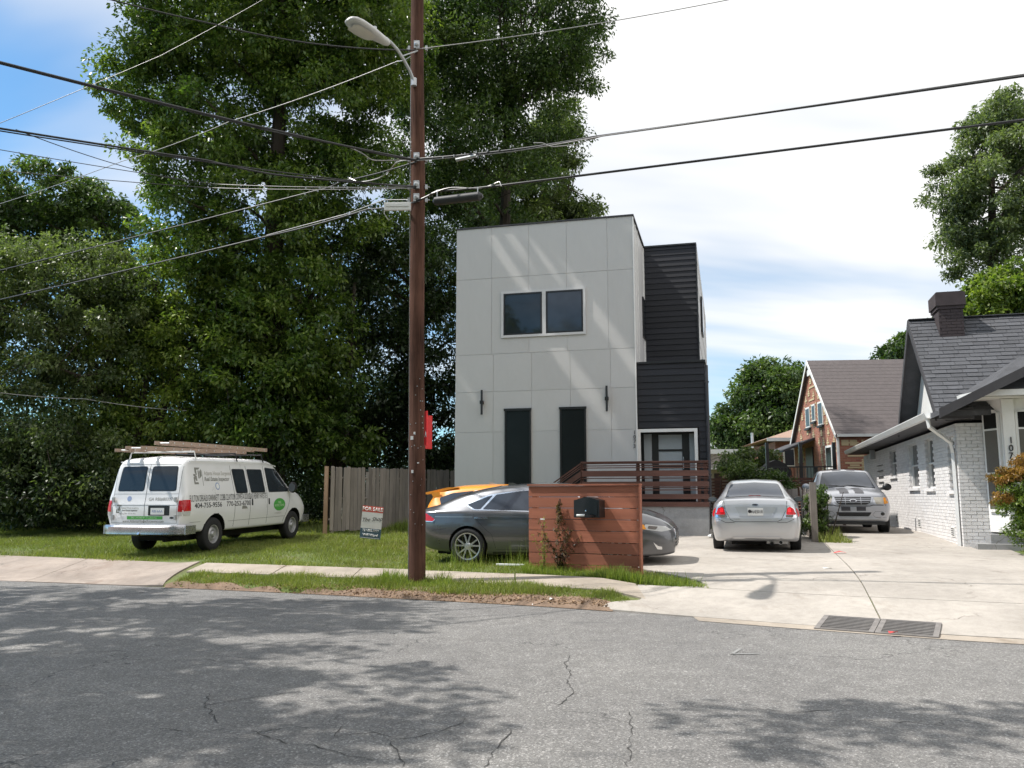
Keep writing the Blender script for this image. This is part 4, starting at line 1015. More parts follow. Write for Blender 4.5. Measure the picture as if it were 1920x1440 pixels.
# ------------------------------------------------------------------ utility pole, street lamp and what hangs on them
PX, PY = -1.575, 14.0; PZ = hz(PX, PY)
def make_pole():
    r = empty('utility_pole', (PX, PY, PZ), 0, 'tall reddish brown wooden utility pole at the kerb', 'utility pole')
    p = MB(); n = 26; path = [(0.010 * sin(k * .5), .01 * cos(k * .7), -.2 + 11.6 * k / n) for k in range(n + 1)]
    rs = [.142 - .030 * k / n + R.uniform(-.0015, .0015) for k in range(n + 1)]
    r.rotation_euler.y = -.0135
    p.tube(path, rs, 20); p.build('shaft', M['pole'], r, smooth=True, ang=60)
    z1 = at(784, 92, PY).z - PZ; z2 = at(784, 300, PY).z - PZ; z3 = at(784, 352, PY).z - PZ; z4 = at(784, 376, PY).z - PZ
    for z in (z1, z2, z3, z4):
        b = MB(); b.tube([(-.19, -.02, z), (.22, -.02, z)], .012, 6); b.box(-.17, -.13, -.05, .01, z - .04, z + .04); b.box(.14, .18, -.05, .01, z - .04, z + .04); b.box(-.05, .05, -.17, -.12, z - .07, z + .07)
        b.lathe([(.0, -.21), (.03, -.205), (.045, -.18), (.03, -.16)], 10, 'y', (0, 0, z)); b.build('bracket', M['galv'], r)
    w = MB(); w.tube([(-.135, -.045, 0), (-.125, -.04, z4 - .5), (-.118, -.03, z1)], .006, 5); w.build('ground_wire', M['cablegrey'], r)
    # nails, staples, stickers
    s = MB()
    for k in range(26): a = R.uniform(-2.4, -.6); z = R.uniform(.9, 3.4); rr = .148 - .0026 * z; s.box(rr*cos(a) - .008, rr*cos(a) + .008, rr*sin(a) - .006, rr*sin(a), z, z + R.uniform(.008, .02))
    s.build('staples', M['galv'], r)['kind'] = 'stuff'
    for (u, v, w_, h_, m) in ((776, 821, .045, .06, 'white'), (781, 812, .03, .04, 'white'), (776, 884, .035, .05, 'white'), (787, 868, .03, .018, 'white')):
        q = at(u, v, PY - .13); MB().box(q.x - PX - w_/2, q.x - PX + w_/2, -.1485, -.128, q.z - PZ - h_/2, q.z - PZ + h_/2).build('sticker', M[m], r)
    # grey equipment plate
    c = at(757, 391, PY - .1); e = MB(); x0 = c.x - PX
    e.box(x0 - .24, x0 + .22, -.22, -.17, c.z - PZ - .06, c.z - PZ + .08); e.box(x0 - .21, x0 + .19, -.235, -.221, c.z - PZ - .0, c.z - PZ + .05)
    e.box(x0 + .1, x0 + .14, -.17, -.05, c.z - PZ - .02, c.z - PZ + .02)
    e.build('terminal_box', M['gutterw'], r)
    MB().tube([(x0 - .22, -.2, c.z - PZ + .05), (x0 - .24, -.2, c.z - PZ - .12), (x0 - .16, -.2, c.z - PZ - .24), (x0 - .1, -.2, c.z - PZ - .2)], .008, 6).build('loose_wire', M['cablegrey'], r)
    # street lamp
    l = empty('street_lamp', (PX, PY, PZ), 0, 'grey cobra head street lamp on a curved arm fixed to the wooden pole', 'street lamp')
    def q(u, v, Y): w = at(u, v, Y); return Vector((w.x - PX, w.y - PY, w.z - PZ))
    P = [q(776, 152, 13.86), q(768, 132, 13.75), q(757, 112, 13.6), q(745, 93, 13.4), q(733, 80, 13.2), q(724, 72, 13.05)]
    a = MB(); a.tube(P, .028, 10); a.tube([P[0] + Vector((0, .0, -.09)), P[0] + Vector((0, 0, .05))], .05, 8); a.tube([q(783, 95, 13.85), q(752, 106, 13.55)], .012, 6); a.build('arm', M['galv'], l, smooth=True)
    # head along the arm direction, slightly nose up
    h0 = q(728, 82, 13.1); h1 = q(653, 36, 12.35); d = (h1 - h0); L_ = d.length; d.normalize(); side = d.cross(Vector((0, 0, 1))).normalized(); up = side.cross(d)
    rings = []; prof = [(0, .05, .05), (.06, .075, .07), (.25, .10, .085), (.5, .145, .09), (.75, .165, .085), (.9, .15, .07), (.97, .11, .05), (1.0, .05, .02)]
    for t, w_, hh in prof:
        c = h0 + d * (L_ * t); rings.append([c + side * (cos(2*pi*k/18) * w_) + up * ((sin(2*pi*k/18)) * (hh if sin(2*pi*k/18) > 0 else hh * .75)) for k in range(18)])
    hd = MB(); 
    for row in rings: row.append(row[0])
    hd.grid(rings); hd.add(rings[0][:-1], [tuple(range(18))]); hd.add(rings[-1][:-1], [tuple(range(17, -1, -1))]); hd.build('lamp_head', M['galvlight'], l, smooth=True, ang=50)
    le = MB(); ring2 = []
    for t, w_ in ((.42, .09), (.5, .125), (.7, .14), (.88, .12), (.93, .07)):
        c = h0 + d * (L_ * t) - up * .085; ring2.append([c - side * w_, c - up * .03, c + side * w_])
    le.grid(ring2); le.build('lens', M['lampglass'], l, smooth=True)
    pc = h0 + d * (L_ * .35) + up * .08; MB().tube([pc, pc + up * .07], .035, 10).build('photocell', M['galv'], l)
    # red folded sign nailed to the pole's right side
    s = empty('red_sign', (PX - .045, PY, PZ), 0, 'small bright red sign boards nailed to the side of the utility pole', 'sign')
    z0 = at(800, 838, 14).z - PZ; z1_ = at(800, 772, 14).z - PZ; x = .146
    a = MB(); a.prism([(x, -.10), (x + .055, -.16), (x + .06, -.155), (x + .005, -.095)], z0 + .02, z1_, 'z'); bo = a.build('front_board', M['signred'], s)
    b = MB(); b.prism([(x + .004, .02), (x + .11, .10), (x + .114, .094), (x + .008, .014)], z0 - .03, z1_ - .06, 'z'); bb_ = b.build('rear_board', M['signred'], s)
    nrm = atan2(-.06, .055)
    text_on('A', .13, M['white'], s, Matrix.Translation((x + .028, -.133, z0 + .20)) @ Matrix.Rotation(nrm, 4, 'Z') @ Matrix.Rotation(radians(90), 4, 'X'), 'lettering', .003, squash=.6, bold=.003)
    text_on('S', .15, M['white'], s, Matrix.Translation((x + .056, .055, z0 + .20)) @ Matrix.Rotation(atan2(.08, .106), 4, 'Z') @ Matrix.Rotation(radians(90), 4, 'X'), 'lettering', .003, shear=.3, bold=.003)
M['galvlight'] = mottle('pale_grey_lamp_housing', (.50, .49, .48), .12, 6, .45)
M['lampglass'] = mottle('frosted_lamp_lens', (.55, .53, .50), .1, 6, .3)
make_pole()

def cable(pts, r, mat, label, name='overhead_cable', sag=None, group='overhead cables on the wooden pole', n=40):
    """pts: world points; straight runs between them get a little sag"""
    out = []
    for i in range(len(pts) - 1):
        a, b = pts[i], pts[i+1]; L_ = (b - a).length; sg = (sag if sag is not None else .012 * L_)
        m = max(2, int(n / (len(pts) - 1)))
        for k in range(m):
            t = k / m; p = a.lerp(b, t); p.z -= 4 * sg * t * (1 - t); out.append(p)
    out.append(pts[-1]); mb = MB(); o0 = pts[0]
    mb.tube([p - o0 for p in out], r, 6)
    o = mb.build(name, mat, None, smooth=True, fix=False, loc=o0); return tag(o, label, 'cable', group)
def smooth_path(P, n=60):
    t = np.linspace(0, len(P) - 1, len(P)); q = [pchip(t, [p[i] for p in P]) for i in range(3)]
    return [Vector([float(q[i](s)) for i in range(3)]) for s in np.linspace(0, len(P) - 1, n)]
def make_cables():
    Yr = 11.0           # where the right-going lines leave the frame
    K = M['cable']; G = M['cablegrey']
    def ext(a, b, t): return a + (b - a) * t
    def line(label, P, r=.011, mat=None, e=1.7, sag=.03, **k):
        P = list(P)
        if e > 1: P[-1:] = [ext(P[-2], P[-1], e)] if len(P) > 1 else []
        return cable(P, r, mat or K, label, sag=sag, **k)
    pole = lambda v, dx=0, dy=-.17: Vector((PX + dx - .0135 * (at(784, v, PY + dy).z - PZ), PY + dy, at(784, v, PY + dy).z))
    # right-going
    line('thin grey wire from above the street lamp rising off the top right', [pole(92), at(1300, 0, 12.3)], .007, G, 1.6, .12)
    line('upper thick cable running right from the pole out of the picture', [pole(298), at(960, 281, 13.2), at(1110, 257, 12.7), at(1920, 141, Yr)], .017, K, 1.8, .012)
    line('second strand bound to the upper right cable', [pole(301), at(960, 284, 13.2), at(1130, 255, 12.62), at(1920, 138, Yr + .02)], .009, G, 1.8, .008)
    line('lower thick cable running right from the black splice case', [pole(377), at(820, 358, 13.7), at(945, 347, 13.25), at(1920, 223, Yr)], .019, K, 1.8, .012)
    sp = smooth_path([at(u, v, Y) for u, v, Y in ((1000, 268, 13.0), (1015, 268, 12.97), (1040, 275, 12.9), (1080, 271, 12.8), (1105, 262, 12.74), (1130, 255, 12.62))])
    cable(sp, .008, G, 'short slack loop of grey cable hanging under the upper right cable', sag=0, name='cable_loop')
    sp = smooth_path([at(u, v, Y) for u, v, Y in ((805, 364, 13.7), (845, 352, 13.6), (900, 353, 13.4), (935, 341, 13.3), (940, 349, 13.25))])
    cable(sp, .009, G, 'looping grey cable above the black splice case', sag=0, name='cable_loop')
    # splice case
    a, b = at(812, 378, 13.6), at(905, 367, 13.35); d = b - a
    mb = MB(); mb.tube([Vector(), d * .03, d * .05, d * .93, d * .95, d], [.03, .06, .075, .078, .06, .03], 14); o = mb.build('splice_case', K, None, smooth=True, loc=a); tag(o, 'black cylindrical splice case hanging from the lower cable right of the pole', 'splice case')
    for k in (.08, .9):
        c = d * k; MB().tube([c, c + Vector((0, 0, .16))], .01, 6).build('hanger', M['galv'], o)
    a, b = at(855, 300, 13.5), at(893, 292, 13.4); o = MB().tube([Vector(), (b - a)], .03, 10).build('cable_clamp', M['galv'], None, loc=a); tag(o, 'small grey clamp under the upper right cable next to the pole', 'clamp')
    # left-going, crossing towards the near side of the junction
    line('thick cable from the pole up to the left edge, highest of the thick ones', [pole(300), at(450, 229, 12.2), at(0, 114, 10.2)], .018, K, 1.7, .02)
    line('strand bound under the highest thick left cable', [pole(302), at(640, 272, 13.2), at(450, 232, 12.2), at(0, 117, 10.2)], .009, K, 1.7, .02)
    line('thick double cable leaving the left edge halfway up the trees', [pole(350), at(520, 328, 13.2), at(390, 301, 12.6), at(0, 239, 11.3)], .016, K, 1.7, .015)
    line('second strand of the thick double cable on the left', [pole(352), at(390, 304, 12.6), at(0, 243, 11.3)], .010, K, 1.7, .02)
    line('thin cable dropping from the double cable down to the right', [at(30, 243, 11.5), at(250, 317, 15), at(335, 336, 18), at(420, 350, 22)], .007, K, 1.01, .03)
    line('thin cable below the thick double cable on the left', [pole(351), at(400, 345, 15), at(0, 278, 14)], .007, K, 1.5, .03)
    line('lowest thin cable in front of the small left tree', [pole(353), at(390, 352, 15), at(0, 317, 14)], .007, K, 1.5, .03)
    line('dark wire entering at the top left and sagging to the lamp', [pole(94), at(590, 82, 13.3), at(400, 45, 12.6), at(215, -2, 12)], .012, K, 1.6, .03)
    line('thin wire crossing behind from the top down to the left edge', [at(492, 0, 20), at(300, 105, 20), at(0, 230, 20)], .008, K, 1.3, .02)
    line('pale wire from the lamp arm down through the big tree to the left', [pole(96), at(745, 115, 14.4), at(430, 228, 17.2), at(230, 302, 19.5), at(0, 380, 23)], .008, G, 1.3, .05)
    # left-going along the street, away from the camera
    line('long cable from the pole to the far left, upper of the long pair', [pole(303), at(640, 340, 15.6), at(590, 358, 16.1), at(0, 505, 21)], .013, K, 1.5, .03)
    line('long cable from the pole to the far left, lower of the long pair', [pole(378), at(690, 392, 15), at(500, 443, 16.8), at(0, 560, 21)], .015, K, 1.5, .03)
    line('bound strand along the lower long left cable', [pole(374), at(720, 375, 14.7), at(650, 401, 15.4), at(500, 441, 16.8)], .008, G, 1.0, .0)
    sp = smooth_path([at(u, v, Y) for u, v, Y in ((783, 299, 13.83), (745, 304, 14.3), (728, 322, 14.5), (710, 334, 14.7), (675, 341, 15.1), (655, 334, 15.3))])
    cable(sp, .010, G, 'white looping cable hanging left of the pole', sag=0, name='cable_loop')
    sp = smooth_path([at(u, v, Y) for u, v, Y in ((783, 297, 13.83), (750, 300, 13.7), (700, 300, 13.5), (680, 288, 13.4), (655, 276, 13.3))])
    cable(sp, .009, G, 'slack grey cable under the highest left cable', sag=0, name='cable_loop')
    line('faint service wire low across the dark trees behind the van', [at(-40, 731, 24), at(160, 748, 25), at(350, 770, 26.5)], .009, G, 1.0, .05, group=None)
    mb = MB(); k = 0
    for (a, b, n) in ((at(820, 297, 13.65), at(990, 270, 13.1), 8), (at(690, 352, 13.5), at(560, 352, 13.4), 5), (at(660, 343, 15.2), at(560, 366, 16.2), 4), (at(760, 380, 14.1), at(640, 404, 15.3), 5)):
        for i in range(n): p = a.lerp(b, (i + .5) / n) - Vector((PX, PY, PZ)); mb.box(p.x - .010, p.x + .010, p.y - .012, p.y + .012, p.z - .02, p.z + .02)
    o = mb.build('cable_clips', M['galv'], None, loc=(PX, PY, PZ)); tag(o, 'small bright cable clips scattered along the wires near the pole', 'clips', kind='stuff')
make_cables()

# ------------------------------------------------------------------ for-sale sign
def make_sale_sign():
    c = at(693, 979, 20.0); zg = hz(c.x, 20); r = empty('for_sale_sign', (c.x, 20, zg), radians(-8), 'small tilted FOR SALE yard sign in front of the picket fence', 'sign')
    z0 = at(693, 1010, 20).z - zg; z1 = at(693, 949, 20).z - zg; w = .255; T = Matrix.Rotation(radians(5), 4, 'Y'); hh = z1 - z0
    b = MB(); b.box(-w, w, -.006, .006, z0, z0 + hh*.31, 0, T); q = b.build('bottom_panel', M['saleBlue'], r)
    b = MB(); b.box(-w, w, -.006, .006, z0 + hh*.311, z0 + hh*.81, 0, T); b.build('middle_panel', M['saleWhite'], r)
    b = MB(); b.box(-w, w, -.006, .006, z0 + hh*.811, z1, 0, T); b.build('top_panel', M['saleRed'], r)
    def tx(s, z, sz, m, **k): text_on(s, sz, M[m], r, T @ frame_front(0, -.007, z0 + hh * z), 'lettering', .002, **k)
    text_on('FOR SALE', .118, M['white'], r, T @ frame_front(0, -.007, z0 + hh * .905), 'lettering', .002, bold=.003)
    text_on('The Shop', .135, M['ink'], r, T @ frame_front(0, -.007, z0 + hh * .59) @ Matrix.Rotation(radians(8), 4, 'Z'), 'lettering', .002, shear=.45)
    text_on('727.093.7777', .075, M['white'], r, T @ frame_front(0, -.007, z0 + hh * .245), 'lettering', .002, bold=.001)
    text_on('Will Ward', .085, M['white'], r, T @ frame_front(0, -.007, z0 + hh * .11), 'lettering', .002, bold=.001)
    MB().box(-w + .02, w - .02, -.008, -.0061, z0 + .012, z0 + .02, 0, T).build('underline', M['white'], r)
    for x in (-.15, .15): MB().tube([T @ Vector((x, .012, z1 - .1)), T @ Vector((x, .012, z0)), (x + .02, .012, -.1)], .005, 5).build('stake', M['black'], r)
make_sale_sign()

# ------------------------------------------------------------------ small litter and odds
def make_small():
    p = gp(1329, 1010); o = MB().lathe([(.0, 0), (.035, 0), (.05, .11), (.046, .11), (.033, .01)], 16, 'z').build('paper_cup', M['paper'], None, smooth=True, loc=(p.x, p.y, p.z + .06), rot=(radians(80), 0, radians(40))); tag(o, 'white paper cup lying by the porch base left of the silver sedan', 'cup')
    p = gp(1575, 1040); m = MB(); m.add([(-.12, -.03, .01), (.0, -.05, .035), (.13, -.02, .012), (.12, .05, .02), (.0, .04, .05), (-.11, .05, .015)], [(0, 1, 4, 5), (1, 2, 3, 4)]); o = m.build('red_wrapper', M['redplastic'], None, loc=(p.x, p.y, p.z + .025), fix=False); tag(o, 'crumpled red wrapper on the driveway near the pickup', 'litter')
    p = gp(1552, 1069); m = MB(); m.add([(-.08, -.03, .0), (.08, -.02, .01), (.07, .03, .0), (-.07, .035, .015)], [(0, 1, 2, 3)]); o = m.build('paper_scrap', M['paper'], None, loc=(p.x, p.y, p.z + .03), fix=False); tag(o, 'small white paper scrap beside the driveway joint', 'litter')
    p = gnd(1674, 1188, .04); m = MB(); m.add([(-.05, -.02, .0), (.04, -.03, .03), (.07, .02, .01), (-.04, .03, .02)], [(0, 1, 2, 3)]); o = m.build('pink_wrapper', M['redplastic'], None, loc=(p.x, p.y, .045), fix=False); tag(o, 'small pink and white wrapper lying on the drain grate', 'litter')
    for u, v, lab in ((1005, 1137, 'larger white paper scrap on the dirt at the kerb'), (1035, 1137, 'smaller white paper scrap on the dirt at the kerb')):
        p = gp(u, v); s = .6 if 'smaller' in lab else 1; m = MB(); m.add([(-.06*s, -.03*s, .0), (.06*s, -.04*s, .03), (.05*s, .03*s, .01), (-.05*s, .04*s, .03)], [(0, 1, 2, 3)]); o = m.build('paper_scrap', M['paper'], None, loc=(p.x, p.y, p.z + .01), fix=False); tag(o, lab, 'litter')
    # thin metal stakes and a white strip of wood in front of the dark sedan
    for u, v0, v1, lab in ((940, 1055, 1022, 'thin dark metal stake in the grass before the sedan'),):
        p = gp(u, v0 + 4); h = at(u, v1, p.y).z - p.z; o = MB().tube([(0, 0, 0), (0, 0, h)], .008, 6).build('metal_stake', M['black'], None, loc=p); tag(o, lab, 'stake')
    p = gp(928, 1052); o = bevel_box_mesh('board', .52, .05, .03, .004, M['paper']); q = link('pale_board', o, None, (p.x + .3, 15.05, hz(p.x, 15.05) + .09), (0, 0, radians(-15))); tag(q, 'pale narrow board lying in the grass beside the dark sedan', 'board')
make_small()
# loose chalk-like survey mark on the asphalt
m_ = MB(); a = gnd(1372, 1226, .012); b = gnd(1388, 1216, .012); c = gnd(1398, 1218, .012)
for s_, e_ in ((a, b), (a, a + Vector((.28, .02, 0)))):
    d = (e_ - s_).normalized(); n_ = Vector((-d.y, d.x, 0)) * .018; m_.add([s_ + n_, s_ - n_, e_ - n_, e_ + n_], [(0, 1, 2, 3)])
tag(m_.build('road_marking', mottle('faded_road_paint', (.24, .24, .235), .2, 9, .8), fix=False), 'faded white arrow mark sprayed on the road', kind='structure')
# ------------------------------------------------------------------ vehicles
NSEG = 5
def section(p):
    """half cross-section as a fixed number of (y,z) points from bottom centre to top centre"""
    zb, wb, zs, ws, zk, wk, zt, wt, cr = p
    P = [(0, zb), (wb, zb), (ws, zs), (wk, zk), (wt, zt), (0, zt + cr)]
    P = [Vector(q) for q in P]; rad = [0, .07, .22, .045, .10, 0]; out = []; prev = P[0]
    out.append(P[0])
    for i in range(1, 5):
        a, b, c = P[i-1], P[i], P[i+1]; r1 = min(rad[i], (a-b).length * .45); r2 = min(rad[i], (c-b).length * .45)
        s = b + (a-b).normalized() * r1 if (a-b).length > 1e-6 else b; e = b + (c-b).normalized() * r2 if (c-b).length > 1e-6 else b
        for k in range(1, NSEG): out.append(prev.lerp(s, k / NSEG))
        for k in range(NSEG + 1):
            t = k / NSEG; out.append(s * (1-t)**2 + b * 2*t*(1-t) + e * t*t)
        prev = e
    for k in range(1, NSEG + 1): out.append(prev.lerp(P[5], k / NSEG))
    return out
def curve(pts): xs, ys = zip(*pts); return pchip(xs, ys)
def car_body(name, L, prm, mat, parent, wheels, wr, W, arch=.055, nx=90):
    """prm: dict of key curves over x from 0 (rear) to L (front)"""
    F = {k: curve(v) for k, v in prm.items()}
    t = np.linspace(0, 1, nx); e = .5 - .5 * np.cos(pi * t); xs = L * (.45 * t + .55 * e)
    xs = np.unique(np.concatenate([xs, [.005, .015, .03, .05, L - .05, L - .03, L - .015, L - .005]]))
    rings = []
    for x in xs:
        s = section([float(F[k](x)) for k in ('zb', 'wb', 'zs', 'ws', 'zk', 'wk', 'zt', 'wt', 'cr')])
        ring = [Vector((x - L/2, q.x, q.y)) for q in s] + [Vector((x - L/2, -q.x, q.y)) for q in s[-2:0:-1]]
        rings.append(ring)
    mb = MB(); n = len(rings[0]); mb.v = [tuple(p) for r in rings for p in r]
    for i in range(len(rings) - 1):
        for k in range(n): mb.f.append((i*n+k, (i+1)*n+k, (i+1)*n+(k+1) % n, i*n+(k+1) % n)); mb.m.append(0)
    c0 = sum((Vector(p) for p in rings[0]), Vector()) / n; c1 = sum((Vector(p) for p in rings[-1]), Vector()) / n
    a = len(mb.v); mb.v += [tuple(c0), tuple(c1)]
    for k in range(n): mb.f.append((a, k, (k+1) % n)); mb.f.append((a+1, (len(rings)-1)*n + (k+1) % n, (len(rings)-1)*n + k)); mb.m += [0, 0]
    me = mb.mesh(name, [mat, M['well']], fix=True)
    o = link(name, me, parent)
    bm0 = bmesh.new(); bm0.from_mesh(me); bvh = BVHTree.FromBMesh(bm0); bm0.free()
    # wheel arches
    cm = MB()
    for wx in wheels:
        for sy in (-1, 1):
            prof = [(.0, W - .46), (wr + arch, W - .46), (wr + arch, W + .12), (.0, W + .12)]
            cm.lathe([(r_, sy * h_) for r_, h_ in prof], 40, 'y', (wx, 0, wr))
    cme = cm.mesh('cut', M['well'], fix=True); co = link('cut', cme, parent)
    for p in cme.polygons: pass
    md = o.modifiers.new('b', 'BOOLEAN'); md.object = co; md.operation = 'DIFFERENCE'; md.solver = 'EXACT'
    try: md.material_mode = 'TRANSFER'
    except Exception: pass
    bpy.context.view_layer.update(); dg = bpy.context.evaluated_depsgraph_get()
    m2 = bpy.data.meshes.new_from_object(o.evaluated_get(dg)); o.modifiers.clear(); o.data = m2; m2.name = name
    bpy.data.objects.remove(co)
    while len(m2.materials) < 2: m2.materials.append(M['well'])
    m2.materials[0] = mat; m2.materials[1] = M['well']
    for p in m2.polygons:
        cc = p.center; p.material_index = 0
        for wx in wheels:
            d_ = sqrt((cc.x - wx)**2 + (cc.z - wr)**2)
            if d_ < wr + arch + .004 and abs(cc.y) < W + .1 and (abs(d_ - (wr + arch)) < .006 or abs(abs(cc.y) - (W - .46)) < .01): p.material_index = 1
    m2.polygons.foreach_set('use_smooth', [True] * len(m2.polygons)); m2.set_sharp_from_angle(angle=radians(38))
    return o, bvh, F
def rpoly(pts, r=.04, n=4):
    out = []; m = len(pts)
    for i in range(m):
        a, b, c = Vector(pts[i-1]), Vector(pts[i]), Vector(pts[(i+1) % m])
        r1 = min(r, (a-b).length*.45); r2 = min(r, (c-b).length*.45); s = b + (a-b).normalized()*r1; e = b + (c-b).normalized()*r2
        for k in range(n + 1): t = k/n; out.append(tuple(s*(1-t)**2 + b*2*t*(1-t) + e*t*t))
    return out
AX = {'right': (Vector((1, 0, 0)), Vector((0, 0, 1)), Vector((0, 1, 0))),      # seen from -y
      'left': (Vector((1, 0, 0)), Vector((0, 0, 1)), Vector((0, -1, 0))),
      'rear': (Vector((0, 1, 0)), Vector((0, 0, 1)), Vector((1, 0, 0))),       # (y,z) seen from behind
      'front': (Vector((0, 1, 0)), Vector((0, 0, 1)), Vector((-1, 0, 0))),
      'top': (Vector((1, 0, 0)), Vector((0, 1, 0)), Vector((0, 0, -1)))}
def wrap(bm, bvh, side, off, skirt, cell=.07, maxd=1.2):
    au, av, d = AX[side]
    us = [v.co.x for v in bm.verts]; vs = [v.co.y for v in bm.verts]
    if not us: return
    for axis, lo, hi in ((0, min(us), max(us)), (1, min(vs), max(vs))):
        k = int((hi - lo) / cell)
        for i in range(1, k + 1):
            co = [0, 0, 0]; co[axis] = lo + (hi - lo) * i / (k + 1); no = [0, 0, 0]; no[axis] = 1
            bmesh.ops.bisect_plane(bm, geom=list(bm.verts) + list(bm.edges) + list(bm.faces), plane_co=co, plane_no=no)
    bad = []; last = None
    for v in bm.verts:
        p = au * v.co.x + av * v.co.y - d * 5
        hit = bvh.ray_cast(p, d)
        if hit[0] is None: bad.append(v); continue
        v.co = hit[0] - d * off
    if bad: bmesh.ops.delete(bm, geom=bad, context='VERTS')
    if skirt and bm.faces:
        be = [e for e in bm.edges if len(e.link_faces) == 1]
        r = bmesh.ops.extrude_edge_only(bm, edges=be)
        bmesh.ops.translate(bm, verts=[g for g in r['geom'] if isinstance(g, bmesh.types.BMVert)], vec=d * (off + skirt))
def decal(bvh, side, poly, mat, parent, name, off=.004, skirt=.012, cell=.07, smooth=True):
    bm = bmesh.new(); vs = [bm.verts.new((p[0], p[1], 0)) for p in poly]; bm.faces.new(vs)
    bmesh.ops.triangulate(bm, faces=list(bm.faces)); wrap(bm, bvh, side, off, skirt, cell)
    bmesh.ops.recalc_face_normals(bm, faces=bm.faces)
    me = bpy.data.meshes.new(name); bm.to_mesh(me); bm.free(); me.materials.append(mat)
    c = sum((v.co for v in me.vertices), Vector()) / max(1, len(me.vertices)); d = AX[side][2]
    s = sum(p.normal.dot(d) * p.area for p in me.polygons)
    if s > 0: me.flip_normals()
    if smooth: me.polygons.foreach_set('use_smooth', [True] * len(me.polygons)); me.set_sharp_from_angle(angle=radians(50))
    return link(name, me, parent)
def stripe(bvh, side, pts, w, mat, parent, name='seam', off=.002, skirt=.003, closed=False, cell=.07):
    mb = bmesh.new(); P = [Vector((p[0], p[1])) for p in pts]; n = len(P); vl = []
    for i in range(n):
        a = P[i-1] if (i > 0 or closed) else P[i]; b = P[(i+1) % n] if (i < n-1 or closed) else P[i]
        d = (b - a).normalized(); nn = Vector((-d.y, d.x)) * w / 2; vl.append((mb.verts.new((*(P[i] + nn), 0)), mb.verts.new((*(P[i] - nn), 0))))
    for i in range(n if closed else n-1):
        j = (i+1) % n; mb.faces.new((vl[i][0], vl[i][1], vl[j][1], vl[j][0]))
    wrap(mb, bvh, side, off, skirt, cell); me = bpy.data.meshes.new(name); bmesh.ops.recalc_face_normals(mb, faces=mb.faces); mb.to_mesh(me); mb.free(); me.materials.append(mat)
    return link(name, me, parent)
def wrap_text(bvh, side, txt, size, pos, mat, parent, name='lettering', off=.003, rot=0, **k):
    me = text_mesh(txt, size, mat, **k); bm = bmesh.new(); bm.from_mesh(me)
    bmesh.ops.rotate(bm, verts=bm.verts, cent=(0, 0, 0), matrix=Matrix.Rotation(rot, 3, 'Z'))
    for v in bm.verts:
        if side in ('front', 'left'): v.co.x = -v.co.x
        v.co.x += pos[0]; v.co.y += pos[1]
    wrap(bm, bvh, side, off, 0, 10); bmesh.ops.recalc_face_normals(bm, faces=bm.faces); bm.to_mesh(me); bm.free(); me.name = name
    return link(name, me, parent)
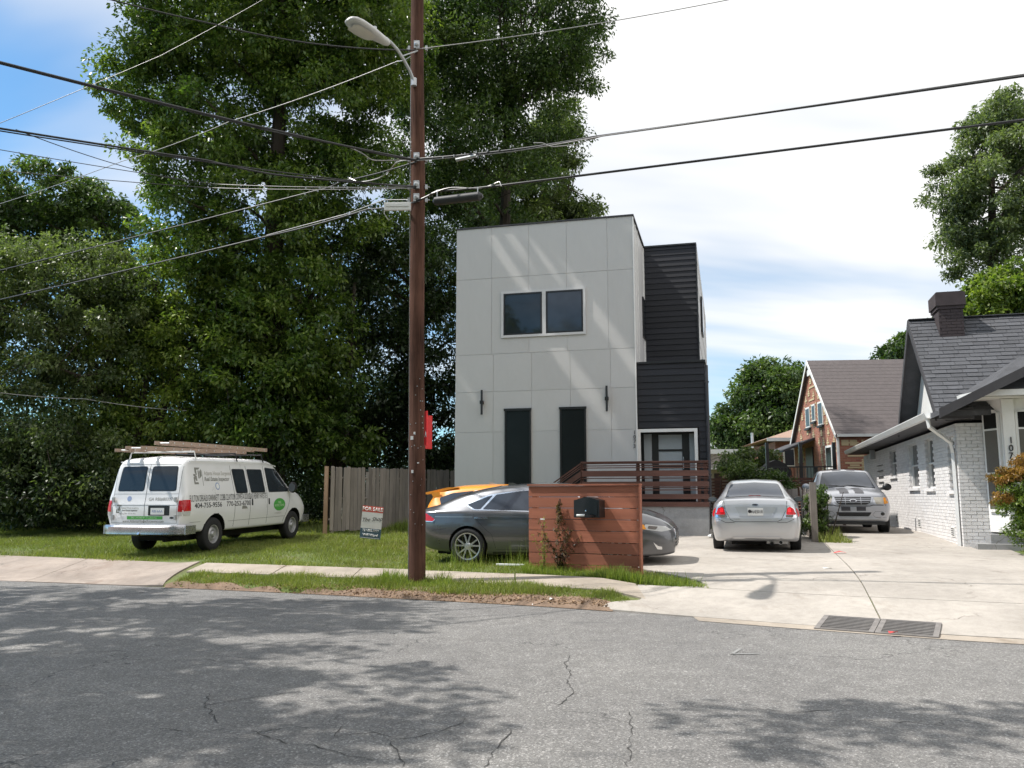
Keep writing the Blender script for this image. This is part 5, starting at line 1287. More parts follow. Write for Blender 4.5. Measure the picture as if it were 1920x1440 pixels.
def make_wheel(parent, x, y, r, w, rim_r, style, out):
    """out: +1/-1 outer side in y"""
    t = MB(); e = .02
    prof = [(rim_r, -w/2 + .01), (rim_r + .02, -w/2), (r - .03, -w/2 + .005), (r - .008, -w/2 + .022), (r, -w/2 + .05), (r, w/2 - .05), (r - .008, w/2 - .022), (r - .03, w/2 - .005), (rim_r + .02, w/2), (rim_r, w/2 - .01), (rim_r - .01, 0), (rim_r, -w/2 + .01)]
    t.lathe(prof, 40, 'y')
    for k in range(3): 
        yy = -w/2 + w * (k + 1) / 4; t.lathe([(r + .0015, yy - .004), (r - .004, yy), (r + .0015, yy + .004)], 40, 'y')
    wo = t.build('wheel', M['rubber'], parent, smooth=True, ang=40, loc=(x, y, r))
    rb = MB(); s = out; h = w/2 - .015
    rb.lathe([(rim_r + .008, s*(h+.008)), (rim_r - .012, s*(h+.004)), (rim_r - .03, s*(h-.05)), (rim_r - .035, -s*h)], 40, 'y')
    mats = {'alloy': 'alloy', 'steel': 'steelwheel', 'dark': 'steelwheel'}[style]
    if style == 'alloy':
        for k in range(5):
            a0 = 2*pi*k/5 + .3
            for da in (-.17, .17):
                c, s_ = cos(a0 + da*.35), sin(a0 + da*.35); c2, s2 = cos(a0 + da*1.6), sin(a0 + da*1.6); R1 = .045; R2 = rim_r - .012
                nx, nz = -sin(a0), cos(a0); hw1, hw2 = .016, .014
                P = [(R1*c - nx*hw1, R1*s_ - nz*hw1), (R2*c2 - nx*hw2, R2*s2 - nz*hw2), (R2*c2 + nx*hw2, R2*s2 + nz*hw2), (R1*c + nx*hw1, R1*s_ + nz*hw1)]
                rb.prism(P, s*(h-.03), s*(h-.002), 'y')
        rb.lathe([(.0, s*(h+.004)), (.05, s*(h)), (.07, s*(h-.02)), (.07, s*(h-.04))], 24, 'y')
    elif style == 'steel':
        rb.lathe([(.0, s*(h+.02)), (.05, s*(h+.015)), (.065, s*(h-.0)), (.075, s*(h-.03)), (.11, s*(h-.01)), (.15, s*(h-.03)), (rim_r-.03, s*(h-.045))], 32, 'y')
        for k in range(8): a = 2*pi*k/8; rb.lathe([(.0, s*(h-.005)), (.012, s*(h-.008)), (.012, s*(h-.03))], 8, 'y', (.09*cos(a), 0, .09*sin(a)))
    else:
        for k in range(7):
            a0 = 2*pi*k/7; nx, nz = -sin(a0), cos(a0); rb.prism([(.04*cos(a0)-nx*.02, .04*sin(a0)-nz*.02), ((rim_r-.02)*cos(a0)-nx*.025, (rim_r-.02)*sin(a0)-nz*.025), ((rim_r-.02)*cos(a0)+nx*.025, (rim_r-.02)*sin(a0)+nz*.025), (.04*cos(a0)+nx*.02, .04*sin(a0)+nz*.02)], s*(h-.03), s*(h-.004), 'y')
        rb.lathe([(.0, s*(h+.004)), (.05, s*(h)), (.06, s*(h-.02))], 16, 'y')
    rb.build('rim', M[mats], wo, smooth=True, ang=30)
    hb = MB(); hb.lathe([(.0, s*(h-.055)), (rim_r - .05, s*(h-.055)), (rim_r-.05, s*(h-.09)), (0, s*(h-.09))], 24, 'y'); hb.build('brake_disc', M['well'], wo)
    return wo
def underbody(parent, L, W, z0, z1):
    m = MB(); m.box(-L*.40, L*.40, -W*.55, W*.55, z0, z1); m.tube([(-L*.45, -.3, z0 + .03), (-L*.1, -.3, z0 + .02)], .04, 8); m.build('underbody', M['well'], parent)
def mirror(parent, x, y, z, s, mat, sz=(.12, .20, .14), bk=None):
    m = MB(); rings = []
    for t, k in ((-.5, .6), (-.4, .9), (-.1, 1), (.2, .95), (.42, .7), (.5, .35)):
        rings.append([Vector((x + t*sz[0], y + s*(.13) + cos(a)*sz[1]/2*k, z + sin(a)*sz[2]/2*k)) for a in np.linspace(0, 2*pi, 17)])
    m.grid(rings); m.add(rings[0][:-1], [tuple(range(16))]); m.add(rings[-1][:-1], [tuple(range(15, -1, -1))])
    m.tube([(x, y - s*.03, z - .03), (x, y + s*.08, z - .02)], .022, 6)
    o = m.build('side_mirror', mat, parent, smooth=True, ang=50); g = MB(); g.prism([(y + s*.13 + cos(a)*sz[1]*.4, z + sin(a)*sz[2]*.38) for a in np.linspace(0, 2*pi, 13)[:-1]], x - sz[0]*.5 - .004, x - sz[0]*.5 + .002, 'x'); g.build('mirror_glass', M['mirror'], o)
    return o

def place(name, x, y, head, label, cat, dz=0.0):
    """head: direction of travel, clockwise degrees from +y; tilts with the ground along its length"""
    a = radians(90 - head); r = empty(name, (x, y, 0), 0, label, cat)
    f = Vector((cos(a), sin(a))); L_ = 1.4; s = Vector((-f.y, f.x))
    zf, zr = hz(x + f.x*L_, y + f.y*L_), hz(x - f.x*L_, y - f.y*L_); zl, z2 = hz(x + s.x*.8, y + s.y*.8), hz(x - s.x*.8, y - s.y*.8)
    r.location.z = (zf + zr) / 2 + dz
    r.rotation_euler = (atan2(zl - z2, 1.6), -atan2(zf - zr, 2*L_), a); return r

# ---- white work van
def make_van():
    L, W = 5.75, 1.0; wr = .375; X = lambda x: x - L/2
    c0 = Vector((-6.97, 17.9)); hd = 13.2; u = Vector((cos(radians(hd)), -sin(radians(hd)))); v = Vector((sin(radians(hd)), cos(radians(hd))))
    c = c0 - u * 1.0 + v * (L/2)
    r = place('work_van', c.x, c.y, hd, 'white inspection van with ladders on its roof parked on the grass', 'van', .0)
    prm = dict(zb=[(0, .56), (.2, .52), (1.0, .44), (4.4, .42), (5.4, .42), (L, .55)], wb=[(0, .82), (.2, .90), (1, .93), (5.0, .93), (5.5, .87), (L, .76)],
        zs=[(0, .9), (.5, .88), (4.6, .88), (L, .80)], ws=[(0, .90), (.03, .95), (.12, .985), (.4, 1.0), (4.6, 1.0), (5.2, .98), (5.55, .92), (5.7, .85), (L, .78)],
        zk=[(0, 1.02), (.06, 1.25), (.3, 1.30), (4.2, 1.30), (4.8, 1.26), (5.3, 1.12), (5.6, 1.0), (L, .86)], wk=[(0, .86), (.05, .90), (.15, .95), (.5, .965), (4.4, .96), (4.9, .92), (5.4, .87), (5.65, .81), (L, .74)],
        zt=[(0, 1.06), (.03, 1.18), (.07, 1.42), (.15, 1.82), (.22, 1.98), (.32, 2.05), (.8, 2.09), (3.4, 2.09), (3.85, 2.04), (4.15, 1.90), (4.75, 1.43), (4.92, 1.33), (5.3, 1.24), (5.6, 1.12), (5.7, 1.02), (L, .90)],
        wt=[(0, .78), (.1, .80), (.25, .80), (.6, .80), (3.7, .80), (4.2, .78), (4.8, .82), (5.4, .78), (L, .68)], cr=[(0, .01), (.4, .05), (3.6, .05), (4.6, .03), (L, .01)])
    body, bv, F = car_body('body', L, prm, M['vanwhite'], r, (X(1.18), X(4.86)), wr, W, .085)
    for x, s in ((1.18, 1), (1.18, -1), (4.86, 1), (4.86, -1)): make_wheel(r, X(x), s*.83, wr, .23, .205, 'steel', s)
    G = M['glass']
    # rear windows, doors, lamps
    for y0, y1 in ((.06, .73), (-.73, -.06)):
        decal(bv, 'rear', rpoly([(y0, 1.36), (y1, 1.36), (y1 - (.04 if y1 > .5 else 0), 1.90), (y0 + (.04 if y0 < -.5 else 0), 1.90)], .06), M['winblack'], r, 'window_seal', .003, .01)
        w = .018; decal(bv, 'rear', rpoly([(y0 + w, 1.36 + w), (y1 - w, 1.36 + w), (y1 - w - (.04 if y1 > .5 else 0), 1.90 - w), (y0 + w + (.04 if y0 < -.5 else 0), 1.90 - w)], .05), G, r, 'rear_window', .007, .006)
    S_ = M['seam']; sw = .009
    stripe(bv, 'rear', [(-.80, .68), (-.80, 1.94), (.80, 1.94), (.80, .68)], sw, S_, r, closed=True); stripe(bv, 'rear', [(0, .68), (0, 1.94)], sw, S_, r)
    stripe(bv, 'rear', [(-.8, 1.06), (.8, 1.06)], .006, S_, r); stripe(bv, 'rear', [(-.8, 1.30), (.8, 1.30)], .005, S_, r)
    for s in (1, -1):
        sd = 'left' if s > 0 else 'right'
        p = [(s*.80, .80), (s*.955, .80), (s*.955, 1.15), (s*.80, 1.15)]; p = p if s > 0 else p[::-1]
        q = [(X(.0), .82), (X(.15), .82), (X(.15), 1.16), (X(.0), 1.16)]
        decal(bv, 'rear', [(s*.83, .92), (s*.95, .92), (s*.95, 1.16), (s*.83, 1.16)], M['redlens'], r, 'tail_light', .012, .02)
        decal(bv, sd, [(X(.04), .93), (X(.22), .93), (X(.22), 1.17), (X(.04), 1.17)], M['redlens'], r, 'tail_light', .010, .015)
        decal(bv, sd, [(X(.04), .83), (X(.21), .83), (X(.21), .925), (X(.04), .925)], M['clearlens'], r, 'reversing_light', .010, .015)
        decal(bv, 'rear', [(s*.83, .83), (s*.94, .83), (s*.94, .915), (s*.83, .915)], M['clearlens'], r, 'reversing_light', .012, .02)
        # side glass
        for (x0, x1, sl) in ((2.0, 2.52, .06), (2.66, 3.34, .06)):
            decal(bv, sd, rpoly([(X(x0) + .02, 1.27), (X(x1) + .02, 1.27), (X(x1) - .02, 1.85), (X(x0) - .05, 1.85)], .06), M['winblack'], r, 'window_seal', .003, .01)
            decal(bv, sd, rpoly([(X(x0) + .04, 1.29), (X(x1), 1.29), (X(x1) - .04, 1.83), (X(x0) - .025, 1.83)], .05), G, r, 'side_window', .007, .006)
        decal(bv, sd, rpoly([(X(3.52), 1.27), (X(4.62), 1.27), (X(4.58), 1.42), (X(4.12), 1.86), (X(3.48), 1.90)], .05), M['winblack'], r, 'window_seal', .003, .01)
        decal(bv, sd, rpoly([(X(3.54), 1.29), (X(4.54), 1.29), (X(4.50), 1.42), (X(4.08), 1.84), (X(3.50), 1.88)], .04), G, r, 'door_window', .007, .006)
        for x in (3.42, 2.60, 1.92): stripe(bv, sd, [(X(x) + (.04 if x > 3 else .03), .50), (X(x) + .03, 1.1), (X(x) - .02, 1.93)], sw, S_, r)
        stripe(bv, sd, [(X(4.66), 1.25), (X(4.58), 1.0), (X(4.30), .50)], sw, S_, r)
        stripe(bv, sd, [(X(.25), .68), (X(.62), .68)], .006, S_, r); stripe(bv, sd, [(X(1.7), .64), (X(4.35), .64)], .006, S_, r)
        for x in (2.70, 3.50): decal(bv, sd, rpoly([(X(x), .97), (X(x) + .03, .97), (X(x) + .03, 1.12), (X(x), 1.12)], .01), M['black'], r, 'door_handle', .02, .02)
        mirror(r, X(4.58), s*.95, 1.38, s, M['black'], (.12, .24, .30))
    # roof gutter rails
    for s in (1, -1): MB().tube([(X(.3), s*.86, 2.0), (X(1), s*.865, 2.01), (X(3.5), s*.865, 2.01), (X(4.05), s*.84, 1.93)], .014, 6).build('drip_rail', M['vanwhite'], r, smooth=True)
    decal(bv, 'rear', rpoly([(-.62, .84), (-.10, .84), (-.10, 1.05), (-.62, 1.05)], .015), M['black'], r, 'plate_recess', .004, .01)
    pl = MB().box(X(0) - .02, X(0) - .014, -.50, -.17, .86, 1.00).build('number_plate', M['plate'], r)
    text_on('RBI 6AA', .075, M['inkblue'], pl, Matrix.Translation((X(0) - .021, -.335, .93)) @ Matrix.Rotation(radians(-90), 4, 'Z') @ Matrix.Rotation(radians(90), 4, 'X'), 'lettering', .002)
    # bumper
    b = MB(); rows = []
    for y in np.linspace(-1, 1, 21):
        xx = X(0) - .17 + .16 * abs(y)**6 + .05*y*y; rows.append([(xx + .15, y*1.0, .63), (xx + .01, y*1.0, .64), (xx - .02, y*1.01, .60), (xx + .0, y*1.01, .52), (xx - .01, y*1.01, .45), (xx + .05, y*1.0, .42), (xx + .2, y*.98, .42)])
    b.grid(rows)
    for s in (1, -1): b.box(X(0) - .0, X(.36), s*1.0 - .03, s*1.0 + .0, .44, .62)
    b.build('rear_bumper', M['bumper'], r, smooth=True, ang=50)
    fb = MB(); fb.box(X(L) - .25, X(L) + .08, -.93, .93, .42, .62); fb.build('front_bumper', M['bumper'], r)
    MB().tube([(X(0) - .15, -.02, .44), (X(0) - .2, -.02, .47)], .03, 10).build('tow_ball', M['chrome'], r)
    underbody(r, L, W, .26, .5)
    MB().tube([(X(1.18), -.7, .36), (X(1.18), .7, .36)], .06, 10).lathe([(0, -.12), (.14, -.1), (.15, .1), (0, .12)], 16, 'y', (X(1.18), 0, .36)).build('rear_axle', M['well'], r)
    # graphics on the flank that faces the street
    T = lambda t, sz, x, z, m, **k: wrap_text(bv, 'right', t, sz, (X(x), z), M[m], r, **k)
    T('FULTON DEKALB GWINNETT COBB CLAYTON COWETA DOUGLAS HENRY FAYETTE', .20, 1.80, 1.185, 'ink', fit=3.2)
    T('404-755-9556', .155, .88, 1.03, 'ink', fit=1.05, bold=.002); T('770-252-6700', .155, 2.12, 1.03, 'ink', fit=1.05, bold=.002)
    T('Atlanta House Surgeons', .13, 1.36, 1.74, 'inkpale', fit=1.08, bold=.003); T('Real Estate Inspector', .13, 1.30, 1.61, 'inkgrey', fit=1.0, shear=.25, bold=.003)
    # square spiral emblem
    def logo(side, x, z, k, m='inkgrey'):
        for p in (((0, 0), (.17, 0), (.17, .05), (.05, .05), (.05, .17), (0, .17)), ((.08, .08), (.13, .08), (.13, .2), (.0, .2), (.0, .245), (.08, .245)), ((.09, .22), (.09, .40), (.14, .40), (.14, .22)),
                  ((.02, .27), (.07, .27), (.07, .40), (.30, .40), (.22, .35), (.12, .35), (.12, .27)), ((.19, .14), (.235, .14), (.235, .33), (.19, .33)), ((.25, .14), (.33, .20), (.33, .37), (.25, .30)), ((.345, -.04), (.36, -.04), (.36, .33), (.345, .33))):
            decal(bv, side, [(x + a*k, z + b*k) for a, b in p], M[m], r, 'emblem', .003, 0, .5)
    logo('right', X(.42), 1.50, .92)
    ci = [(cos(t), sin(t)) for t in np.linspace(0, 2*pi, 21)[:-1]]
    decal(bv, 'right', [(X(1.28) + .085*a, 1.45 + .085*b) for a, b in ci], M['inkblue'], r, 'seal', .003, 0, .5); decal(bv, 'right', [(X(1.28) + .06*a, 1.45 + .06*b) for a, b in ci], M['plate'], r, 'seal_centre', .005, 0, .5)
    decal(bv, 'right', [(X(4.05) + .30*a, .95 + .16*b) for a, b in ci], M['green'], r, 'green_oval', .004, 0, .2)
    decal(bv, 'right', [(X(2.25) + a, .90 + b) for a, b in ((0, 0), (.26, 0), (.22, .05), (.16, .04), (.13, .075), (.02, .07))], M['inkgrey'], r, 'emblem', .003, 0, .5)
    T('FREE', .075, 4.05, 1.0, 'palegreen', off=.006, bold=.002); T('INSPECTIONS', .08, 4.05, .925, 'palegreen', off=.006, bold=.002)
    T('GA RBI#803371', .055, 4.0, .73, 'inkpale', off=.004)
    Q = lambda t, sz, y, z, m, **k: wrap_text(bv, 'rear', t, sz, (y, z), M[m], r, **k)
    # text seen from behind reads towards -y
    def rear(t, sz, y, z, m, **k):
        o = wrap_text(bv, 'rear', t, sz, (0, z), M[m], r, **k)
        return o
    def rt(t, sz, y, z, m, squash=1.0, **k):
        me = text_mesh(t, sz, M[m], squash=squash, **k); bm = bmesh.new(); bm.from_mesh(me)
        for v_ in bm.verts: v_.co.x = y - v_.co.x; v_.co.y += z
        wrap(bm, bv, 'rear', .004, 0, 10); bmesh.ops.recalc_face_normals(bm, faces=bm.faces); bm.to_mesh(me); bm.free(); link('lettering', me, r)
    rt('GA RBI#803371', .095, -.40, 1.185, 'inkgrey'); rt('www.AtlantaHouseSurgeons.com', .075, .02, .715, 'inkgrey', shear=.2, squash=1.0, bold=.001)
    decal(bv, 'rear', [(-.46, .755), (.42, .755), (.42, .825), (-.46, .825)], M['green'], r, 'green_strip', .004, .0); rt('FREE HOME INSPECTIONS', .055, .0, .79, 'palegreen', bold=.002)
    rt('Atlanta House Surgeons', .045, .36, 1.0, 'inkgrey'); rt('Real Estate Inspector', .045, .36, .945, 'ink', shear=.2, bold=.001); rt('770-252-6700  404-755-9556', .035, .42, .875, 'inkgrey', shear=.2)
    for p in (((0, 0), (.07, 0), (.07, .03), (.03, .03), (.03, .08), (0, .08)), ((.04, .05), (.10, .05), (.10, .14), (.06, .14), (.06, .1), (.04, .1)), ((.02, .15), (.13, .15), (.13, .18), (.02, .18))):
        decal(bv, 'rear', [(.70 - a, .89 + b) for a, b in p], M['inkgrey'], r, 'emblem', .003, 0, .5)
    decal(bv, 'rear', [(.40 + .055*a, 1.20 + .055*b) for a, b in ci], M['inkblue'], r, 'seal', .004, 0, .5)
    decal(bv, 'rear', [(-.68 + .05*a, .79 + .022*b) for a, b in ci], M['ink'], r, 'maker_badge', .006, .01, .5)
    for s in (1, -1):
        for z in (1.18, .80): MB().box(X(0) - .035, X(.02), s*.77 - .02, s*.77 + .02, z - .05, z + .05).build('hinge', M['steelwheel'], r)
    # roof rack
    for x in (.55, 2.2, 3.4):
        k = MB(); k.tube([(X(x), -.86, 2.0), (X(x), -.80, 2.22), (X(x), .80, 2.22), (X(x), .86, 2.0)], .018, 8); k.build('rack_bar', M['gutterw'] if x < 1 else M['black'], r, smooth=True)
    return r
van = make_van()
def make_ladders():
    def ladder(lab, p0, p1, w, dz, n, th=.085, tw=0.0):
        """rails along p0->p1 in the van's frame"""
        a = Vector(p0); b = Vector(p1); d = b - a; L_ = d.length; d.normalize(); s = Vector((-d.y, d.x, tw)).normalized()
        mb = MB(); up = Vector((0, 0, 1)); o = empty('ladder', van.location, 0, lab, 'ladder', 'ladders on the van roof'); o.rotation_euler = van.rotation_euler
        for sg in (-1, 1):
            m = MB(); c = s * (sg*w/2); q0 = a + c; 
            M4 = Matrix((( d.x, s.x, up.x, q0.x), (d.y, s.y, up.y, q0.y), (d.z, s.z, up.z, q0.z), (0, 0, 0, 1)))
            m.box(0, L_, -.015, .015, -th/2, th/2, 0, M4); m.box(0, L_, -sg*.03 if sg < 0 else -.03, .0 if sg > 0 else .03, -th/2 - .003, -th/2 + .006, 0, M4); m.build('rail', M['fibreglass'], o)
        for k in range(n):
            c = a + d * (L_ * (k + .5) / n); m = MB(); m.tube([c - s*(w/2 + .02), c + s*(w/2 + .02)], .02, 6); m.build('rung', M['aluminium'], o)
        return o
    Lx = -5.75/2
    ladder('lower pale extension ladder lying flat on the van rack', (Lx - .05, .30, 2.30), (Lx + 3.6, -.05, 2.29), .42, 0, 13)
    ladder('upper extension ladder overlapping on top, reaching furthest forward', (Lx + .35, -.12, 2.42), (Lx + 4.0, -.42, 2.36), .40, 0, 13)
    ladder('short stepladder lying at the rear of the rack under the others', (Lx - .0, .62, 2.26), (Lx + 2.0, .56, 2.26), .36, 0, 6, .07)
make_ladders()

# ---- dark grey sedan, side on
def make_grey_sedan():
    L, W = 4.82, .925; wr = .335; X = lambda x: x - L/2; hd = 104.5
    f = Vector((sin(radians(hd)), cos(radians(hd)))); s = Vector((-f.y, f.x))    # s: its left
    wheel = Vector((-.83, 15.75)); c = wheel + f * (L/2 - 1.02) + s * .90
    r = place('grey_sedan', c.x, c.y, hd, 'dark grey four door sedan parked sideways behind the red board wall', 'car')
    prm = dict(zb=[(0, .42), (.1, .30), (.5, .22), (1.2, .17), (3.9, .17), (4.5, .18), (4.8, .22), (L, .32)], wb=[(0, .55), (.1, .68), (.5, .80), (1, .84), (4, .84), (4.5, .74), (4.8, .56), (L, .45)],
        zs=[(0, .66), (.5, .60), (4, .58), (L, .5)], ws=[(0, .60), (.03, .70), (.12, .80), (.35, .875), (.8, .92), (1.4, .925), (3.6, .92), (4.2, .885), (4.55, .78), (4.75, .64), (L, .50)],
        zk=[(0, .72), (.04, .86), (.14, .95), (.6, .97), (2.4, .945), (3.6, .90), (4.3, .80), (4.7, .68), (L, .56)], wk=[(0, .58), (.04, .67), (.14, .77), (.5, .84), (1, .87), (3.6, .87), (4.2, .82), (4.6, .68), (L, .46)],
        zt=[(0, .76), (.03, .93), (.07, 1.01), (.16, 1.04), (.3, 1.07), (.5, 1.145), (.8, 1.265), (1.1, 1.34), (1.5, 1.40), (2.0, 1.438), (2.5, 1.45), (2.9, 1.42), (3.3, 1.30), (3.75, 1.08), (3.95, 1.00), (4.35, .90), (4.65, .77), (4.78, .66), (L, .58)],
        wt=[(0, .5), (.1, .64), (.4, .64), (.9, .56), (1.6, .56), (2.6, .57), (3.3, .60), (3.85, .68), (4.4, .64), (4.7, .5), (L, .38)], cr=[(0, .005), (.5, .02), (2.5, .03), (4, .03), (L, .005)])
    body, bv, F = car_body('body', L, prm, M['greycar'], r, (X(1.02), X(3.87)), wr, W, .045)
    for x, sd in ((1.02, 1), (1.02, -1), (3.87, 1), (3.87, -1)): make_wheel(r, X(x), sd*.80, wr, .225, .245, 'alloy', sd)
    G = M['glassblue']; S_ = M['seam']
    for s_, sd in ((1, 'left'), (-1, 'right')):
        out = rpoly([(X(.92), 1.105), (X(1.12), 1.00), (X(2.4), .965), (X(3.55), .945), (X(3.62), 1.0), (X(3.0), 1.33), (X(2.5), 1.385), (X(2.0), 1.365), (X(1.4), 1.28)], .05)
        decal(bv, sd, out, M['chrome'], r, 'window_surround', .004, .01)
        decal(bv, sd, rpoly([(X(.985), 1.10), (X(1.15), 1.022), (X(1.26), 1.02), (X(1.46), 1.268), (X(1.38), 1.25)], .02), G, r, 'rear_quarter_window', .009, .006)
        decal(bv, sd, rpoly([(X(1.31), 1.018), (X(2.30), .988), (X(2.30), 1.36), (X(2.0), 1.34), (X(1.53), 1.28)], .02), G, r, 'rear_door_window', .009, .006)
        decal(bv, sd, rpoly([(X(2.38), .985), (X(3.45), .967), (X(3.50), .99), (X(2.98), 1.30), (X(2.5), 1.37), (X(2.38), 1.37)], .02), G, r, 'front_door_window', .009, .006)
        decal(bv, sd, [(X(2.305), .985), (X(2.375), .985), (X(2.375), 1.375), (X(2.305), 1.372)], M['winblack'], r, 'pillar_trim', .009, .006)
        stripe(bv, sd, [(X(1.12), .99), (X(1.16), .88), (X(1.32), .70), (X(1.50), .55), (X(1.56), .30)], .007, S_, r)
        stripe(bv, sd, [(X(2.34), .96), (X(2.36), .30)], .007, S_, r); stripe(bv, sd, [(X(3.42), .93), (X(3.46), .7), (X(3.34), .30)], .007, S_, r); stripe(bv, sd, [(X(1.56), .28), (X(3.36), .28)], .006, S_, r)
        decal(bv, sd, [(X(.36), .872), (X(1.12), .872), (X(1.12), .880), (X(.36), .880)], M['silver'], r, 'side_crease_trim', .004, .004); decal(bv, sd, [(X(1.14), .872), (X(3.3), .850), (X(3.3), .858), (X(1.14), .884)], M['greycar'], r, 'side_crease', .012, .012)
        decal(bv, sd, rpoly([(X(1.16), .845), (X(1.42), .84), (X(1.42), .875), (X(1.16), .88)], .012), M['chrome'], r, 'door_handle', .028, .02); decal(bv, sd, rpoly([(X(2.42), .835), (X(2.66), .83), (X(2.66), .865), (X(2.42), .87)], .012), M['chrome'], r, 'door_handle', .028, .02)
        decal(bv, sd, rpoly([(X(.03), .80), (X(.32), .79), (X(.36), .83), (X(.18), .93), (X(.06), .965)], .02), M['redlens'], r, 'tail_light', .008, .02)
        stripe(bv, sd, [(X(.03), .795), (X(.32), .785), (X(.37), .83)], .012, M['chrome'], r, 'lamp_trim', .011, .006)
        decal(bv, sd, [(X(4.13), .70), (X(4.25), .655), (X(4.34), .66), (X(4.30), .735), (X(4.18), .76)], M['amber'], r, 'side_marker', .010, .02)
        decal(bv, sd, rpoly([(X(4.30), .655), (X(4.60), .61), (X(4.76), .63), (X(4.66), .70), (X(4.32), .745)], .015), M['clearlens'], r, 'headlight', .009, .02)
        decal(bv, sd, rpoly([(X(4.36), .67), (X(4.50), .645), (X(4.54), .70), (X(4.38), .72)], .02), M['smokelens'], r, 'headlight_lens', .013, .004)
        decal(bv, sd, [(X(4.45), .43), (X(4.52), .30), (X(4.60), .295), (X(4.60), .345), (X(4.53), .36)], M['chrome'], r, 'fog_light_trim', .008, .01)
        stripe(bv, sd, [(X(.3), .62), (X(.6), .66)], .006, S_, r); stripe(bv, sd, [(X(4.22), .64), (X(4.2), .5)], .006, S_, r)
        mirror(r, X(3.35), s_*.87, 1.0, s_, M['greycar'], (.12, .18, .12))
        decal(bv, sd, [(X(1.5), .20), (X(3.4), .20), (X(3.4), .235), (X(1.5), .235)], M['black'], r, 'sill_trim', .006, .01)
    fr = [(-.34, .30), (.34, .30), (.46, .42), (.42, .58), (.25, .64), (-.25, .64), (-.42, .58), (-.46, .42)]
    decal(bv, 'front', rpoly(fr, .05), M['chrome'], r, 'grille_frame', .006, .02); o = decal(bv, 'front', rpoly([(a*.92, .47 + (b - .47)*.88) for a, b in fr], .05), M['black'], r, 'grille', .012, .01)
    for k in range(5): z = .37 + k*.05; stripe(bv, 'front', [(-.38, z), (.38, z)], .010, M['chrome'], r, 'grille_bar', .018, .008)
    decal(bv, 'top', rpoly([(X(3.10), -.50), (X(3.10), .50), (X(3.66), .62), (X(3.66), -.62)][::-1], .05), G, r, 'windshield', .008, .01); decal(bv, 'top', rpoly([(X(.72), -.50), (X(.72), .50), (X(1.45), .46), (X(1.45), -.46)], .05), G, r, 'rear_window', .008, .01)
    mb = MB(); mb.prism([(X(1.60), 1.41), (X(1.86), 1.425), (X(1.66), 1.485), (X(1.60), 1.485)], -.02, .02, 'y'); mb.build('roof_antenna', M['greycar'], r)
    underbody(r, L, W, .14, .3)
make_grey_sedan()

